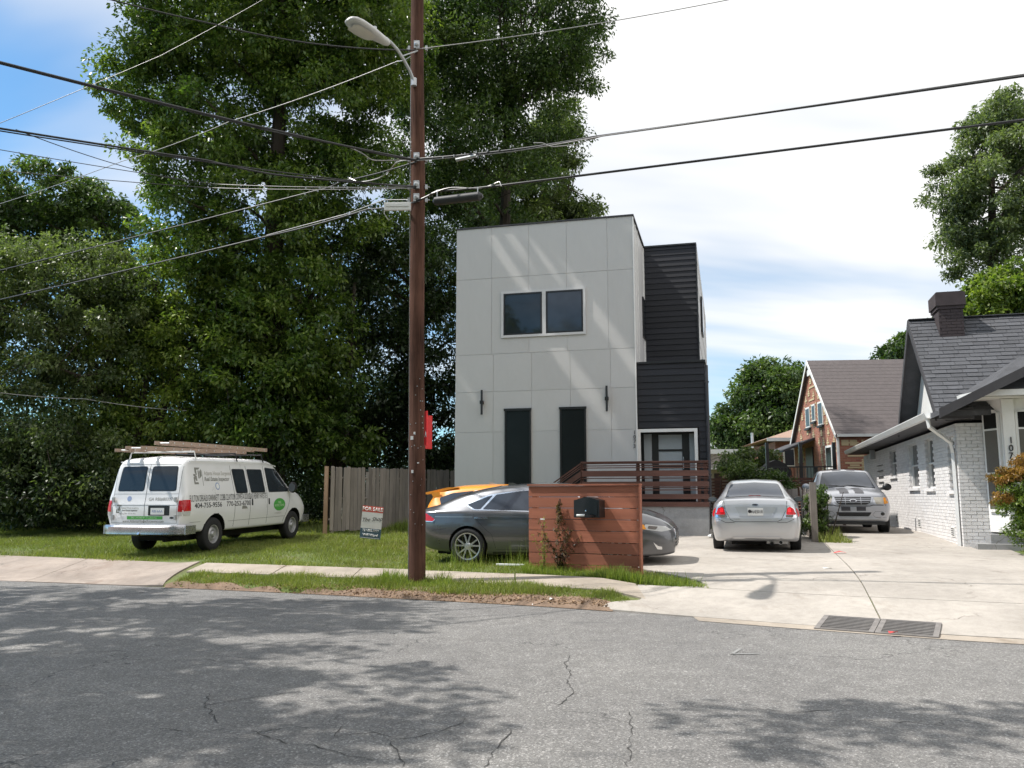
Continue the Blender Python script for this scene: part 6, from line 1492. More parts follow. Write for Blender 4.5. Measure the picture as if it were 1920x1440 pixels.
# ---- silver sedan seen from behind
def make_silver_sedan():
    L, W = 4.83, .915; wr = .325; X = lambda x: x - L/2; hd = 16.2
    f = Vector((sin(radians(hd)), cos(radians(hd)))); rear = Vector((4.97, 17.1)); c = rear + f * (L/2)
    r = place('silver_sedan', c.x, c.y, hd, 'silver four door sedan seen from behind on the driveway', 'car')
    prm = dict(zb=[(0, .44), (.04, .32), (.15, .26), (.5, .22), (1.2, .18), (3.9, .18), (4.5, .2), (L, .34)], wb=[(0, .62), (.05, .72), (.2, .80), (.5, .83), (4, .83), (4.5, .74), (L, .5)],
        zs=[(0, .62), (.5, .62), (4, .6), (L, .5)], ws=[(0, .72), (.02, .79), (.08, .85), (.2, .89), (.5, .912), (1.4, .915), (3.6, .91), (4.2, .87), (4.6, .72), (L, .55)],
        zk=[(0, .70), (.03, .80), (.07, .93), (.12, .985), (.6, .99), (2.4, .95), (3.6, .90), (4.3, .82), (L, .58)], wk=[(0, .68), (.03, .73), (.08, .765), (.2, .80), (.5, .84), (1, .86), (3.6, .86), (4.2, .82), (4.6, .68), (L, .5)],
        zt=[(0, .72), (.02, .80), (.04, .92), (.06, 1.03), (.09, 1.085), (.2, 1.10), (.6, 1.105), (.80, 1.12), (1.1, 1.27), (1.45, 1.40), (1.8, 1.445), (2.4, 1.46), (2.9, 1.43), (3.3, 1.30), (3.75, 1.06), (4.3, .93), (4.65, .80), (L, .62)],
        wt=[(0, .62), (.06, .66), (.2, .68), (.7, .66), (.9, .62), (1.45, .545), (2.6, .55), (3.3, .60), (3.85, .68), (4.4, .64), (L, .42)], cr=[(0, .005), (.1, .02), (.6, .03), (1.2, .035), (2.5, .03), (4, .03), (L, .005)])
    body, bv, F = car_body('body', L, prm, M['silver'], r, (X(1.02), X(3.75)), wr, W, .045)
    for x, sd in ((1.02, 1), (1.02, -1), (3.75, 1), (3.75, -1)): make_wheel(r, X(x), sd*.79, wr, .22, .22, 'dark', sd)
    S_ = M['seam']
    # rear window via the top projection
    decal(bv, 'top', rpoly([(X(.76), .62), (X(1.42), .50), (X(1.42), -.50), (X(.76), -.62)][::-1], .05), M['winblack'], r, 'window_seal', .004, .01)
    decal(bv, 'top', rpoly([(X(.79), .60), (X(1.40), .48), (X(1.40), -.48), (X(.79), -.60)][::-1], .05), M['glassblue'], r, 'rear_window', .009, .006)
    decal(bv, 'top', rpoly([(X(3.66), .62), (X(3.12), .50), (X(3.12), -.50), (X(3.66), -.62)], .05), M['glassblue'], r, 'windshield', .009, .01)
    MB().box(X(.80), X(.86), -.12, .12, 1.135, 1.165).build('brake_light', M['redlens'], r)
    # boot lid
    stripe(bv, 'rear', [(-.62, 1.07), (-.60, .90), (-.50, .70), (-.42, .655), (.42, .655), (.50, .70), (.60, .90), (.62, 1.07)], .009, S_, r, 'seam')
    rec = [(-.40, .955), (.40, .955), (.31, .775), (-.31, .775)]
    decal(bv, 'rear', rpoly([(a*1.04, .865 + (b-.865)*1.12) for a, b in rec], .02), M['silver'], r, 'plate_recess_lip', .012, .012)
    decal(bv, 'rear', rpoly(rec, .015), M['recess'], r, 'plate_recess', .0135, .0)
    pl = MB().box(-.004, .004, -.152, .152, -.076, .076).build('number_plate', M['plate'], r, loc=(X(0) - .01 + .018, 0, .855), rot=(0, radians(-7), 0))
    pl.location.x = X(0) - .028
    text_on('AAE5018', .095, M['ink'], pl, Matrix.Translation((-.005, -.03, .0)) @ Matrix.Rotation(radians(-90), 4, 'Z') @ Matrix.Rotation(radians(90), 4, 'X'), 'lettering', .002, squash=.62, bold=.001)
    MB().lathe([(0, -.005), (.035, -.005)], 14, 'x', (-.002, .11, .01)).build('plate_seal', M['ink'], pl)
    el = [(.065*cos(t), .995 + .025*sin(t)) for t in np.linspace(0, 2*pi, 25)[:-1]]; decal(bv, 'rear', el, M['chrome'], r, 'maker_badge', .016, .012, .5); decal(bv, 'rear', [(a*.85, .995 + (b-.995)*.8) for a, b in el], M['ink'], r, 'badge_centre', .018, 0, .5)
    for s in (1, -1):
        sd = 'left' if s > 0 else 'right'
        pts = [(s*.56, .735), (s*.80, .735), (s*.80, .80), (s*.76, .92), (s*.68, .97), (s*.60, .955)]
        decal(bv, 'rear', rpoly(pts if s > 0 else pts[::-1], .02), M['chrome'], r, 'lamp_surround', .006, .02)
        red = [(s*.595, .80), (s*.785, .795), (s*.745, .915), (s*.675, .955), (s*.625, .935)]
        decal(bv, 'rear', rpoly(red if s > 0 else red[::-1], .02), M['redlens'], r, 'tail_light', .013, .008)
        cl = [(s*.585, .745), (s*.72, .745), (s*.74, .79), (s*.59, .795)]
        decal(bv, 'rear', rpoly(cl if s > 0 else cl[::-1], .01), M['smokelens'], r, 'reversing_light', .013, .008)
        dd = [(s*.63, .845), (s*.70, .845), (s*.69, .92), (s*.64, .925)]
        decal(bv, 'rear', rpoly(dd if s > 0 else dd[::-1], .02), M['brightred'], r, 'light_core', .016, .004)
        decal(bv, sd, rpoly([(X(.10), .745), (X(.27), .80), (X(.25), .86), (X(.10), .93)], .015), M['redlens'], r, 'tail_light', .008, .02)
        decal(bv, sd, rpoly([(X(.95), 1.02), (X(1.2), .99), (X(3.5), .95), (X(3.0), 1.32), (X(2.3), 1.38), (X(1.5), 1.34)], .04), M['glassblue'], r, 'side_windows', .007, .01)
        stripe(bv, sd, [(X(2.25), .97), (X(2.28), .30)], .007, S_, r); stripe(bv, sd, [(X(1.2), .97), (X(1.45), .6), (X(1.5), .3)], .007, S_, r)
        mirror(r, X(3.25), s*.86, 1.0, s, M['blackmatte'] , (.12, .22, .13))
        stripe(bv, 'rear', [(s*.80, .735), (s*.60, .64), (s*.42, .64)], .008, S_, r)
    decal(bv, 'rear', rpoly([(-.52, .30), (.52, .30), (.45, .355), (-.45, .355)], .02), M['silver'], r, 'bumper_insert', .010, .012)
    def rt(t, sz, y, z, m, **k):
        me = text_mesh(t, sz, M[m], **k); bm = bmesh.new(); bm.from_mesh(me)
        for v_ in bm.verts: v_.co.x = y - v_.co.x; v_.co.y += z
        wrap(bm, bv, 'rear', .006, 0, 10); bmesh.ops.recalc_face_normals(bm, faces=bm.faces); bm.to_mesh(me); bm.free(); link('badge_lettering', me, r)
    rt('FUSION', .035, .37, .70, 'inkgrey')
    ex = MB(); ex.lathe([(.035, -.02), (.042, -.02), (.042, .2), (.035, .2)], 16, 'x', (X(.12), -.47, .235)); ex.lathe([(0, .2), (.035, .01)], 12, 'x', (X(.12), -.47, .235)); ex.box(X(.3), X(.75), -.62, -.2, .19, .33); ex.build('exhaust', M['steelwheel'], r)
    underbody(r, L, W, .16, .3)
M['recess'] = paint('shaded_silver_paint', (.42, .43, .44), .6, .35); M['brightred'] = glassy('bright_red_core', (.75, .02, .03), .15)  # plate recess is flat; its shade is put in as a darker silver
make_silver_sedan()

# ---- pickup seen from the front
def make_pickup():
    L, W = 5.5, 1.0; wr = .37; X = lambda x: x - L/2; hd = 16.5 + 180
    f = Vector((sin(radians(hd)), cos(radians(hd)))); nose = Vector((8.93, 21.9)); c = nose - f * (L/2)
    r = place('pickup_truck', c.x, c.y, hd, 'dusty silver pickup with two dark hood stripes facing the street', 'pickup truck', .0)
    prm = dict(zb=[(0, .55), (.2, .45), (1.0, .38), (4.4, .34), (5.2, .30), (5.4, .30), (L, .38)], wb=[(0, .85), (.2, .90), (1, .92), (4.8, .90), (5.25, .84), (5.42, .76), (L, .66)],
        zs=[(0, .8), (.5, .8), (4.6, .78), (L, .66)], ws=[(0, .93), (.1, .97), (.4, .99), (4.4, .99), (4.9, .975), (5.2, .945), (5.35, .90), (5.45, .84), (L, .76)],
        zk=[(0, 1.1), (.3, 1.12), (3.4, 1.12), (4.4, 1.06), (5.1, .98), (5.35, .93), (L, .80)], wk=[(0, .9), (.5, .93), (3.8, .93), (4.6, .90), (5.1, .87), (5.35, .83), (5.45, .78), (L, .72)],
        zt=[(0, 1.13), (.1, 1.22), (1.85, 1.24), (1.93, 1.45), (2.02, 1.64), (2.2, 1.69), (2.8, 1.71), (3.25, 1.68), (3.5, 1.58), (4.1, 1.20), (4.25, 1.14), (4.8, 1.11), (5.2, 1.06), (5.36, 1.01), (5.42, .93), (L, .83)],
        wt=[(0, .84), (1.8, .84), (2.0, .70), (2.4, .68), (3.3, .68), (4.1, .76), (4.8, .80), (5.2, .78), (5.38, .74), (L, .62)], cr=[(0, .005), (1.8, .01), (2.4, .04), (3.3, .05), (4.2, .06), (5.0, .05), (5.36, .02), (L, .005)])
    body, bv, F = car_body('body', L, prm, M['pickup'], r, (X(.95), X(4.55)), wr, W, .06)
    for x, sd in ((.95, 1), (.95, -1), (4.55, 1), (4.55, -1)): make_wheel(r, X(x), sd*.82, wr, .25, .22, 'dark', sd)
    S_ = M['seam']
    ws = [(X(3.38), .58), (X(4.12), .74), (X(4.12), -.74), (X(3.38), -.58)]
    decal(bv, 'top', rpoly(ws, .05), M['winblack'], r, 'window_seal', .004, .01); decal(bv, 'top', rpoly([(a + (.02 if a < 1 else -.02), b*.97) for a, b in ws], .05), M['glassblue'], r, 'windshield', .010, .006)
    for y0, y1 in ((.075, .30), (-.30, -.075)):
        decal(bv, 'top', [(X(4.22), y0), (X(5.33), y0), (X(5.33), y1), (X(4.22), y1)], M['stripe'], r, 'hood_stripe', .003, 0); decal(bv, 'top', [(X(2.1), y0), (X(3.32), y0), (X(3.32), y1), (X(2.1), y1)], M['stripe'], r, 'roof_stripe', .003, 0)
        decal(bv, 'front', [(y0, .595), (y1, .595), (y1, .70), (y0, .70)], M['stripe'], r, 'bumper_stripe', .004, 0)
    stripe(bv, 'front', [(-.86, .745), (-.48, .745), (-.40, .72), (.40, .72), (.48, .745), (.86, .745)], .018, S_, r, 'seam')
    stripe(bv, 'front', [(-.82, .975), (.82, .975)], .010, S_, r, 'seam')
    gr = [(-.46, .955), (.46, .955), (.40, .80), (.32, .755), (-.32, .755), (-.40, .80)]
    decal(bv, 'front', rpoly([(a*1.1, .86 + (b-.86)*1.16) for a, b in gr], .04), M['pickup'], r, 'grille_surround', .016, .02)
    decal(bv, 'front', rpoly(gr, .03), M['black'], r, 'grille', .020, .0)
    for z, w in ((.905, .44), (.86, .42), (.81, .38)): stripe(bv, 'front', [(-w, z), (w, z)], .014, M['pickup'], r, 'grille_bar', .030, .012)
    for y in (-.19, .19): stripe(bv, 'front', [(y, .76), (y, .95)], .012, M['pickup'], r, 'grille_bar', .031, .012)
    el = [(.085*cos(t), .86 + .04*sin(t)) for t in np.linspace(0, 2*pi, 25)[:-1]]; decal(bv, 'front', el, M['chrome'], r, 'maker_badge', .036, .01, .5); decal(bv, 'front', [(a*.8, .86 + (b-.86)*.75) for a, b in el], M['stripe'], r, 'badge_centre', .039, 0, .5)
    decal(bv, 'front', rpoly([(-.44, .56), (.44, .56), (.36, .455), (-.36, .455)], .03), M['black'], r, 'air_intake', .006, .01)
    for k in range(3): stripe(bv, 'front', [(-.38, .48 + k*.025), (.38, .48 + k*.025)], .006, M['blackmatte'], r, 'intake_mesh', .012, .005)
    for s in (1, -1):
        sd = 'left' if s > 0 else 'right'
        hl = [(s*.50, .95), (s*.74, .95), (s*.74, .775), (s*.55, .775)]; decal(bv, 'front', rpoly(hl if s < 0 else hl[::-1], .02), M['foglens'], r, 'headlight', .010, .02)
        am = [(s*.745, .945), (s*.86, .935), (s*.86, .79), (s*.745, .775)]; decal(bv, 'front', rpoly(am if s < 0 else am[::-1], .02), M['amber'], r, 'turn_signal', .010, .02)
        ci = [(s*.70 + .05*cos(t), .52 + .045*sin(t)) for t in np.linspace(0, 2*pi, 17)[:-1]]; decal(bv, 'front', ci, M['black'], r, 'fog_light', .008, .01, .5)
        stripe(bv, 'front', [(s*.82, .58), (s*.52, .58), (s*.46, .50), (s*.52, .43), (s*.80, .43)], .006, S_, r)
        decal(bv, sd, rpoly([(X(2.12), 1.14), (X(3.95), 1.14), (X(3.4), 1.58), (X(2.15), 1.64)], .05), M['glass'], r, 'side_windows', .007, .01)
        stripe(bv, sd, [(X(2.95), 1.12), (X(2.97), .42)], .008, S_, r); stripe(bv, sd, [(X(4.05), 1.12), (X(4.0), .42)], .008, S_, r); stripe(bv, sd, [(X(1.93), 1.2), (X(1.93), .42)], .014, S_, r)
        mirror(r, X(3.85), s*.93, 1.23, s, M['pickup'] if s < 0 else M['black'], (.14, .24, .20))
        stripe(bv, 'top', [(X(4.2), s*.74), (X(5.2), s*.74)], .008, S_, r)
    for y0, y1 in ((.55, -.02), (.02, -.55)): MB().tube([(X(4.17), y0, 1.215), (X(4.10), (y0+y1)/2, 1.265), (X(4.06), y1, 1.285)], .010, 5).build('wiper', M['black'], r)
    MB().box(X(L) - .25, X(L) - .02, -.75, .75, .24, .305).build('air_dam', M['black'], r)
    MB().tube([(X(4.55), -.75, .33), (X(4.55), .75, .33)], .05, 8).build('front_axle', M['well'], r)
    MB().tube([(X(.3), -.2, .40), (X(.0), -.2, .40)], .05, 8).build('hitch', M['well'], r)
    underbody(r, L, W, .26, .4)
make_pickup()

# ---- orange hatchback behind the grey sedan
def make_orange():
    L, W = 4.1, .86; wr = .30; X = lambda x: x - L/2; hd = 104.5
    f = Vector((sin(radians(hd)), cos(radians(hd)))); s = Vector((-f.y, f.x)); rear = Vector((-1.83, 18.9)); c = rear + f * (L/2) + s * .3
    r = place('orange_hatchback', c.x, c.y, hd, 'bright orange hatchback mostly hidden behind the dark grey sedan', 'car', -.03)
    prm = dict(zb=[(0, .40), (.2, .25), (1, .18), (3.4, .18), (L, .32)], wb=[(0, .6), (.3, .76), (3.4, .76), (L, .5)], zs=[(0, .65), (L, .55)], ws=[(0, .68), (.1, .80), (.4, .855), (3.3, .855), (3.8, .76), (L, .55)],
        zk=[(0, .78), (.1, .95), (.4, .99), (2, .96), (3.2, .90), (3.7, .80), (L, .6)], wk=[(0, .66), (.1, .74), (.4, .80), (3.2, .80), (3.7, .70), (L, .5)],
        zt=[(0, .8), (.05, 1.0), (.12, 1.14), (.22, 1.27), (.42, 1.36), (.9, 1.415), (1.5, 1.43), (2.1, 1.40), (2.5, 1.36), (3.1, 1.03), (3.6, .90), (3.9, .78), (L, .62)],
        wt=[(0, .6), (.2, .6), (.45, .52), (2.4, .52), (3.1, .62), (L, .4)], cr=[(0, .01), (.5, .04), (2.4, .04), (L, .01)])
    body, bv, F = car_body('body', L, prm, M['orange'], r, (X(.75), X(3.3)), wr, W, .04)
    for x, sd in ((.75, 1), (.75, -1), (3.3, 1), (3.3, -1)): make_wheel(r, X(x), sd*.74, wr, .19, .2, 'dark', sd)
    for s_, sd in ((1, 'left'), (-1, 'right')):
        decal(bv, sd, rpoly([(X(.42), 1.02), (X(1.02), 1.0), (X(1.12), 1.33), (X(.62), 1.28), (X(.34), 1.18)], .05), M['glassblue'], r, 'rear_quarter_window', .006, .01)
        decal(bv, sd, rpoly([(X(1.12), 1.0), (X(1.86), .98), (X(1.86), 1.36), (X(1.24), 1.345)], .03), M['glassblue'], r, 'rear_door_window', .006, .01)
        decal(bv, sd, rpoly([(X(1.92), .98), (X(2.85), .95), (X(2.4), 1.27), (X(1.92), 1.36)], .03), M['glassblue'], r, 'front_door_window', .006, .01)
        decal(bv, sd, [(X(1.03), 1.0), (X(1.10), 1.0), (X(1.20), 1.345), (X(1.13), 1.335)], M['steelwheel'], r, 'pillar_trim', .008, .006)
        mirror(r, X(2.7), s_*.80, 1.0, s_, M['orange'], (.1, .16, .12))
    sp = MB(); sp.prism([(X(.0), 1.25), (X(.40), 1.33), (X(.75), 1.40), (X(.5), 1.405), (X(-.06), 1.29)], -.56, .56, 'y'); sp.build('rear_spoiler', M['orange'], r)
    for y_ in (-.66, .62): MB().prism([(X(.15), 1.10), (X(.34), 1.10), (X(.34), 1.31), (X(.14), 1.29), (X(.20), 1.18)], y_, y_ + .04, 'y').build('tail_fin_trim', M['orange'], r)
    decal(bv, 'top', rpoly([(X(2.42), .48), (X(3.02), .58), (X(3.02), -.58), (X(2.42), -.48)], .04), M['glassblue'], r, 'windshield', .008, .01)
    for x in (2.2,): MB().prism([(X(1.3), 1.455), (X(1.5), 1.46), (X(1.36), 1.51), (X(1.3), 1.51)], -.015, .015, 'y').build('roof_antenna', M['galv'], r)
make_orange()
# ------------------------------------------------------------------ vegetation
def leaf_quads(rng, C, Rad, n_per, ln, wd, droop=.35, flat=.7):
    """C: (k,3) clump centres, Rad: (k,) radii; returns quad vertices and a tone per leaf"""
    k = len(C); n = k * n_per; idx = np.repeat(np.arange(k), n_per)
    d = rng.normal(size=(n, 3)); d /= np.linalg.norm(d, axis=1)[:, None]
    rr = rng.random(n) ** .45
    off = d * rr[:, None] * Rad[idx][:, None]; off[:, 2] *= flat
    P = C[idx] + off
    # leaf direction: outward and drooping
    a = d + rng.normal(size=(n, 3)) * .7; a[:, 2] -= droop; a /= np.linalg.norm(a, axis=1)[:, None]
    up = np.array([0, 0, 1.0]) + rng.normal(size=(n, 3)) * .55
    b = np.cross(a, up); b /= (np.linalg.norm(b, axis=1)[:, None] + 1e-9)
    L_ = ln * (.65 + .7 * rng.random(n))[:, None]; W_ = wd * (.65 + .7 * rng.random(n))[:, None]
    nrm = np.cross(b, a)
    V = np.empty((n, 4, 3)); V[:, 0] = P - a * L_ * .5; V[:, 1] = P + b * W_ * .5 + nrm * W_ * .12; V[:, 2] = P + a * L_ * .5 - nrm * L_ * .10; V[:, 3] = P - b * W_ * .5 + nrm * W_ * .12
    tone = np.clip(.5 + rng.normal(size=n) * .22 + np.repeat(rng.normal(size=k) * .16, n_per), 0, 1)
    return V.reshape(-1, 3), tone
# leaves cut out of the crowns so chosen sun streaks fall on the house front
SUN_GAPS = []
for u_, v_, r_ in ((966, 456, .17), (930, 452, .13), (962, 508, .21), (1030, 500, .13), (1125, 600, .21), (1163, 645, .19), (1048, 652, .22), (1070, 705, .19), (1112, 738, .20), (1132, 778, .14), (1190, 690, .18), (885, 742, .10), (1000, 560, .12)):
    x_, z_ = HW.fx(u_, v_); SUN_GAPS.append((HW.o[0] + x_*HW.c, HW.o[1] - x_*HW.s, z_ + HW.o[2], r_))
def cut_sun_gaps(V, tone, base):
    c = V.reshape(-1, 4, 3).mean(1) + np.array(base); d = -np.array(trav); keep = np.ones(len(c), bool)
    for x_, y_, z_, r_ in SUN_GAPS:
        w = c - np.array((x_, y_, z_)); t = w @ d; keep &= (np.linalg.norm(w - t[:, None] * d, axis=1) > r_ * (1 + .25 * np.sin(c[:, 2] * 5))) | (t < 0)
    return V.reshape(-1, 4, 3)[keep].reshape(-1, 3), tone[keep]
def blob_points(rng, blobs, n, hollow=.45):
    """clump centres spread through ellipsoids, denser near their skin"""
    vol = np.array([b[3] * b[4] * b[5] for b in blobs]) ** .72; vol = vol / vol.sum(); out = []
    for b, f in zip(blobs, vol):
        m = max(3, int(n * f)); d = rng.normal(size=(m, 3)); d /= np.linalg.norm(d, axis=1)[:, None]
        rr = hollow + (1.12 - hollow) * rng.random(m) ** .8
        out.append(np.array(b[:3]) + d * rr[:, None] * np.array(b[3:6]))
    return np.concatenate(out)
def tree(name, label, base, trunk_h, r0, blobs, nclump, nleaf, lsize, mat, seed, cat='tree', group=None, clump_r=(.45, .95), limbs=26, flat=.7, droop=.35, lean=(0, 0), forks=1):
    rng = np.random.default_rng(seed); rn = random.Random(seed)
    base = Vector(base); root = empty(name, base, 0, label, cat, group)
    C = blob_points(rng, blobs, nclump)
    C = C[C[:, 2] > .3]
    rad = clump_r[0] + (clump_r[1] - clump_r[0]) * rng.random(len(C)) ** 1.4
    V, tone = leaf_quads(rng, C, rad, nleaf, lsize[0], lsize[1], droop, flat)
    V, tone = cut_sun_gaps(V, tone, base)
    link('crown', fast_mesh('crown', V, 4, mat, tone), root)
    # wood: trunk(s), limbs to spread targets, twigs to clumps
    mb = MB(); nodes = []
    for f in range(forks):
        tx, ty = lean[0] + (f - (forks-1)/2) * min(1.6, trunk_h * .3), lean[1] + rn.uniform(-.5, .5) * (forks > 1)
        path = []; m = 12
        for i in range(m + 1):
            t = i / m; path.append(Vector((tx * t**1.3 + min(.25, trunk_h * .04) * sin(3 * t + seed), ty * t**1.3 * min(1, trunk_h / 5) + min(.2, trunk_h * .03) * sin(4 * t + seed * 2), -.3 + (trunk_h + .3) * t)))
        path[0] = Vector((f * .25 * min(1, trunk_h / 4), 0, -.1 if trunk_h < 3 else -.3)); rs = [r0 * (1.25 if i == 0 else 1) * (1 - .72 * (i / m)) / (1 if forks == 1 else 1.25) for i in range(m + 1)]
        mb.tube(path, rs, 9)
        for i in range(3, m + 1):
            nodes.append((path[i], rs[i]))
    order = rng.permutation(len(C))[:limbs]; ends = []
    for j in order:
        c = Vector(C[j]); cand = [nd for nd in nodes if nd[0].z < c.z + .3] or nodes[:1]
        p, rr = min(cand, key=lambda nd: (nd[0] - c).length + .6 * abs((c.z - nd[0].z) - .7 * (Vector((c.x, c.y)) - Vector((nd[0].x, nd[0].y))).length))
        d = c - p; mid = p.lerp(c, .5) + Vector((rn.uniform(-.1, .1), rn.uniform(-.1, .1), .10)) * d.length
        q1 = p.lerp(mid, .5) + Vector((0, 0, .03 * d.length)); pts = [p, q1, mid, mid.lerp(c, .55), c]
        w = min(rr * .6, .02 + .014 * d.length); mb.tube(pts, [w, w * .8, w * .6, w * .4, w * .18], 6, cap=False)
        ends += [(mid, w*.6), (mid.lerp(c, .55), w * .4), (c, w*.2), (q1, w*.8)]
    E_ = np.array([e[0] for e in ends])
    tw = min(len(C), 240)
    for j in rng.permutation(len(C))[:tw]:
        c = Vector(C[j]); k = int(np.argmin(((E_ - C[j])**2).sum(1))); p, w = ends[k]; w = min(w, .035)
        if (c - p).length < .15: continue
        mb.tube([p, p.lerp(c, .5) + Vector((rn.uniform(-.1, .1), rn.uniform(-.1, .1), .08)), c], [w, w*.6, w*.25], 4, cap=False)
    mb.build('trunk', M['bark'], root, smooth=True, fix=False)
    return root
def px_blob(base, u, v, Y, ru, rv, rd):
    """an ellipsoid whose centre and size are read off the photograph at depth Y"""
    c = at(u, v, Y); k = Y / FPX * 1.02; return (c.x - base[0], c.y - base[1], c.z - base[2], ru * k, rd, rv * k)
def GZ(x, y): return hz(x, y)
def make_trees():
    # A: the big bright tree, left of centre
    b = (-8.0, 27.6, .6); B = lambda *a: px_blob(b, *a)
    tree('big_tree', 'tallest bright green tree filling the sky left of the utility pole', b, 17.5, .55,
         [B(420, 60, 27.2, 150, 110, 3.2), B(290, 165, 27, 100, 62, 2.2), B(245, 215, 26.8, 42, 30, 1.2), B(560, 40, 27.4, 170, 120, 3.4), B(600, 190, 28, 150, 110, 3.2), B(400, 250, 27.2, 120, 95, 2.6), B(330, 320, 26.8, 85, 70, 2),
          B(470, 390, 27, 140, 120, 2.4), B(650, 350, 28.5, 130, 120, 2.6), B(330, 60, 26.8, 70, 60, 2), B(700, 100, 28.5, 110, 120, 2.8), B(300, 110, 26.6, 60, 40, 1.6), B(370, 450, 26.8, 90, 80, 1.8),
          B(430, -100, 25.6, 200, 95, 3.0), B(640, -110, 25.2, 150, 90, 2.4), B(520, -240, 25, 150, 70, 2.2), B(160, -120, 25.8, 90, 60, 2.0), B(700, -10, 25.0, 80, 90, 1.6)],
         1180, 165, (.165, .078), M['leafA'], 3, limbs=48, clump_r=(.4, .9))
    # B: dark tree behind the pole and house
    b = (-.5, 34.0, .6); B = lambda *a: px_blob(b, *a)
    tree('dark_tree', 'tall dark tree rising behind the white box house', b, 17, .5,
         [B(860, 120, 33, 130, 160, 3.2), B(980, 60, 33.5, 130, 130, 3), B(1060, 100, 34, 78, 90, 2.2), B(1085, 30, 34, 60, 60, 1.8), B(900, 330, 33.5, 130, 130, 3), B(1000, 220, 34, 90, 100, 2.4), B(820, 250, 32.5, 110, 150, 3),
          B(930, -80, 34, 190, 110, 3.5), B(800, 30, 32, 100, 130, 3), B(800, 470, 33, 90, 150, 3), B(1030, 165, 34, 60, 45, 1.6)],
         820, 150, (.175, .078), M['leafB'], 5, limbs=34, clump_r=(.5, 1.0))
    b = (2.2, 40.0, .6); B = lambda *a: px_blob(b, *a)
    tree('grey_tree', 'feathery grey green tree just left of the white sky above the house', b, 14, .4,
         [B(1010, 360, 40, 100, 70, 2.6), B(1070, 390, 40, 55, 50, 2), B(1030, 270, 40, 62, 60, 2), B(1050, 225, 40, 38, 35, 1.4), B(930, 400, 40, 80, 70, 2.5), B(1000, 440, 40, 120, 60, 2.5)],
         260, 150, (.25, .085), M['leafD'], 8, limbs=20, clump_r=(.5, .95))
    # thicket trees behind the van
    b = (-12.3, 27.5, .55); B = lambda *a: px_blob(b, *a)
    tree('thicket_tree', 'bushy grey green tree at the left edge reaching halfway up the picture', b, 8, .25,
         [B(120, 520, 27, 150, 80, 2.4), B(30, 620, 26.5, 110, 130, 2.4), B(180, 640, 27, 120, 110, 2.4), B(60, 780, 26, 120, 110, 2.2), B(-60, 560, 27, 110, 150, 2.5), B(230, 560, 27.5, 90, 80, 2), B(110, 890, 25.5, 150, 90, 1.8)],
         560, 165, (.14, .066), M['leafD'], 11, limbs=24, forks=3, clump_r=(.4, .8))
    b = (-9.6, 29.0, .55); B = lambda *a: px_blob(b, *a)
    tree('thicket_tree', 'leafy yellow green tree in the thicket straight above the white van', b, 8, .22,
         [B(300, 560, 28.5, 120, 90, 2.2), B(260, 700, 28, 120, 100, 2.2), B(400, 640, 28, 110, 110, 2.2), B(330, 780, 28, 160, 90, 2), B(200, 840, 27.5, 120, 80, 1.8)],
         400, 155, (.15, .07), M['leafC'], 12, limbs=20, forks=2, clump_r=(.4, .8))
    b = (-6.3, 28.6, .58); B = lambda *a: px_blob(b, *a)
    tree('thicket_tree', 'glossy leaved tree hanging over the gap between van and picket fence', b, 8.5, .25,
         [B(520, 560, 28, 130, 110, 2.2), B(480, 700, 27.5, 110, 100, 1.8), B(560, 680, 28, 110, 110, 2), B(500, 800, 27.5, 110, 70, 1.5), B(590, 820, 28.4, 110, 80, 1.6), B(440, 620, 27.5, 70, 80, 1.6)],
         400, 140, (.19, .09), M['leafA'], 13, limbs=20, forks=2, clump_r=(.4, .85))
    b = (-3.6, 31.5, .6); B = lambda *a: px_blob(b, *a)
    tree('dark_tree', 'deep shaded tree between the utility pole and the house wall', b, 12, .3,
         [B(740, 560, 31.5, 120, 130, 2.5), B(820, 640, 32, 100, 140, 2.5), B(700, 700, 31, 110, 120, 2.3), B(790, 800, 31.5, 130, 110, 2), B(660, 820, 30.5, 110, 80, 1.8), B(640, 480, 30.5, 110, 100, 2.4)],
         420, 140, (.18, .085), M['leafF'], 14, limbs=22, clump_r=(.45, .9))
    # small tree against the sky at far left
    b = (-19.5, 40.0, .6); B = lambda *a: px_blob(b, *a)
    tree('small_round_tree', 'round topped tree against the blue sky at the far left', b, 13, .3,
         [B(100, 370, 40, 95, 52, 2.6), B(180, 400, 40, 70, 50, 2.2), B(50, 440, 40, 90, 50, 2.4), B(150, 470, 40, 110, 50, 2.5), B(-40, 400, 40, 90, 60, 2.6)],
         280, 120, (.25, .11), M['leafB'], 15, limbs=22, clump_r=(.5, .95))
    # right side trees
    b = (18.6, 31.0, .6); B = lambda *a: px_blob(b, *a)
    tree('pecan_tree', 'feathery tree above the white brick house at the right edge', b, 13.5, .38,
         [B(1870, 270, 31, 70, 80, 2.4), B(1800, 340, 31, 62, 40, 1.8), B(1860, 400, 31, 90, 70, 2.4), B(1790, 375, 31, 48, 40, 1.5), B(1850, 475, 31, 75, 45, 2.2), B(1880, 212, 31, 38, 34, 1.5), B(1960, 320, 31, 90, 160, 2.6), B(1815, 455, 31, 45, 30, 1.4), B(1860, 230, 31, 48, 40, 1.6)],
         340, 150, (.18, .07), M['leafE'], 16, limbs=26, clump_r=(.35, .75))
    b = (17.4, 29.0, .6); B = lambda *a: px_blob(b, *a)
    tree('leafy_tree', 'yellow green leafy tree directly behind the dark chimney', b, 8, .25,
         [B(1850, 560, 29, 70, 40, 1.6), B(1900, 560, 29, 60, 45, 1.8), B(1960, 540, 29, 60, 60, 1.8), B(1830, 590, 29, 50, 30, 1.4)],
         170, 140, (.17, .095), M['leafC'], 17, limbs=14, clump_r=(.35, .65))
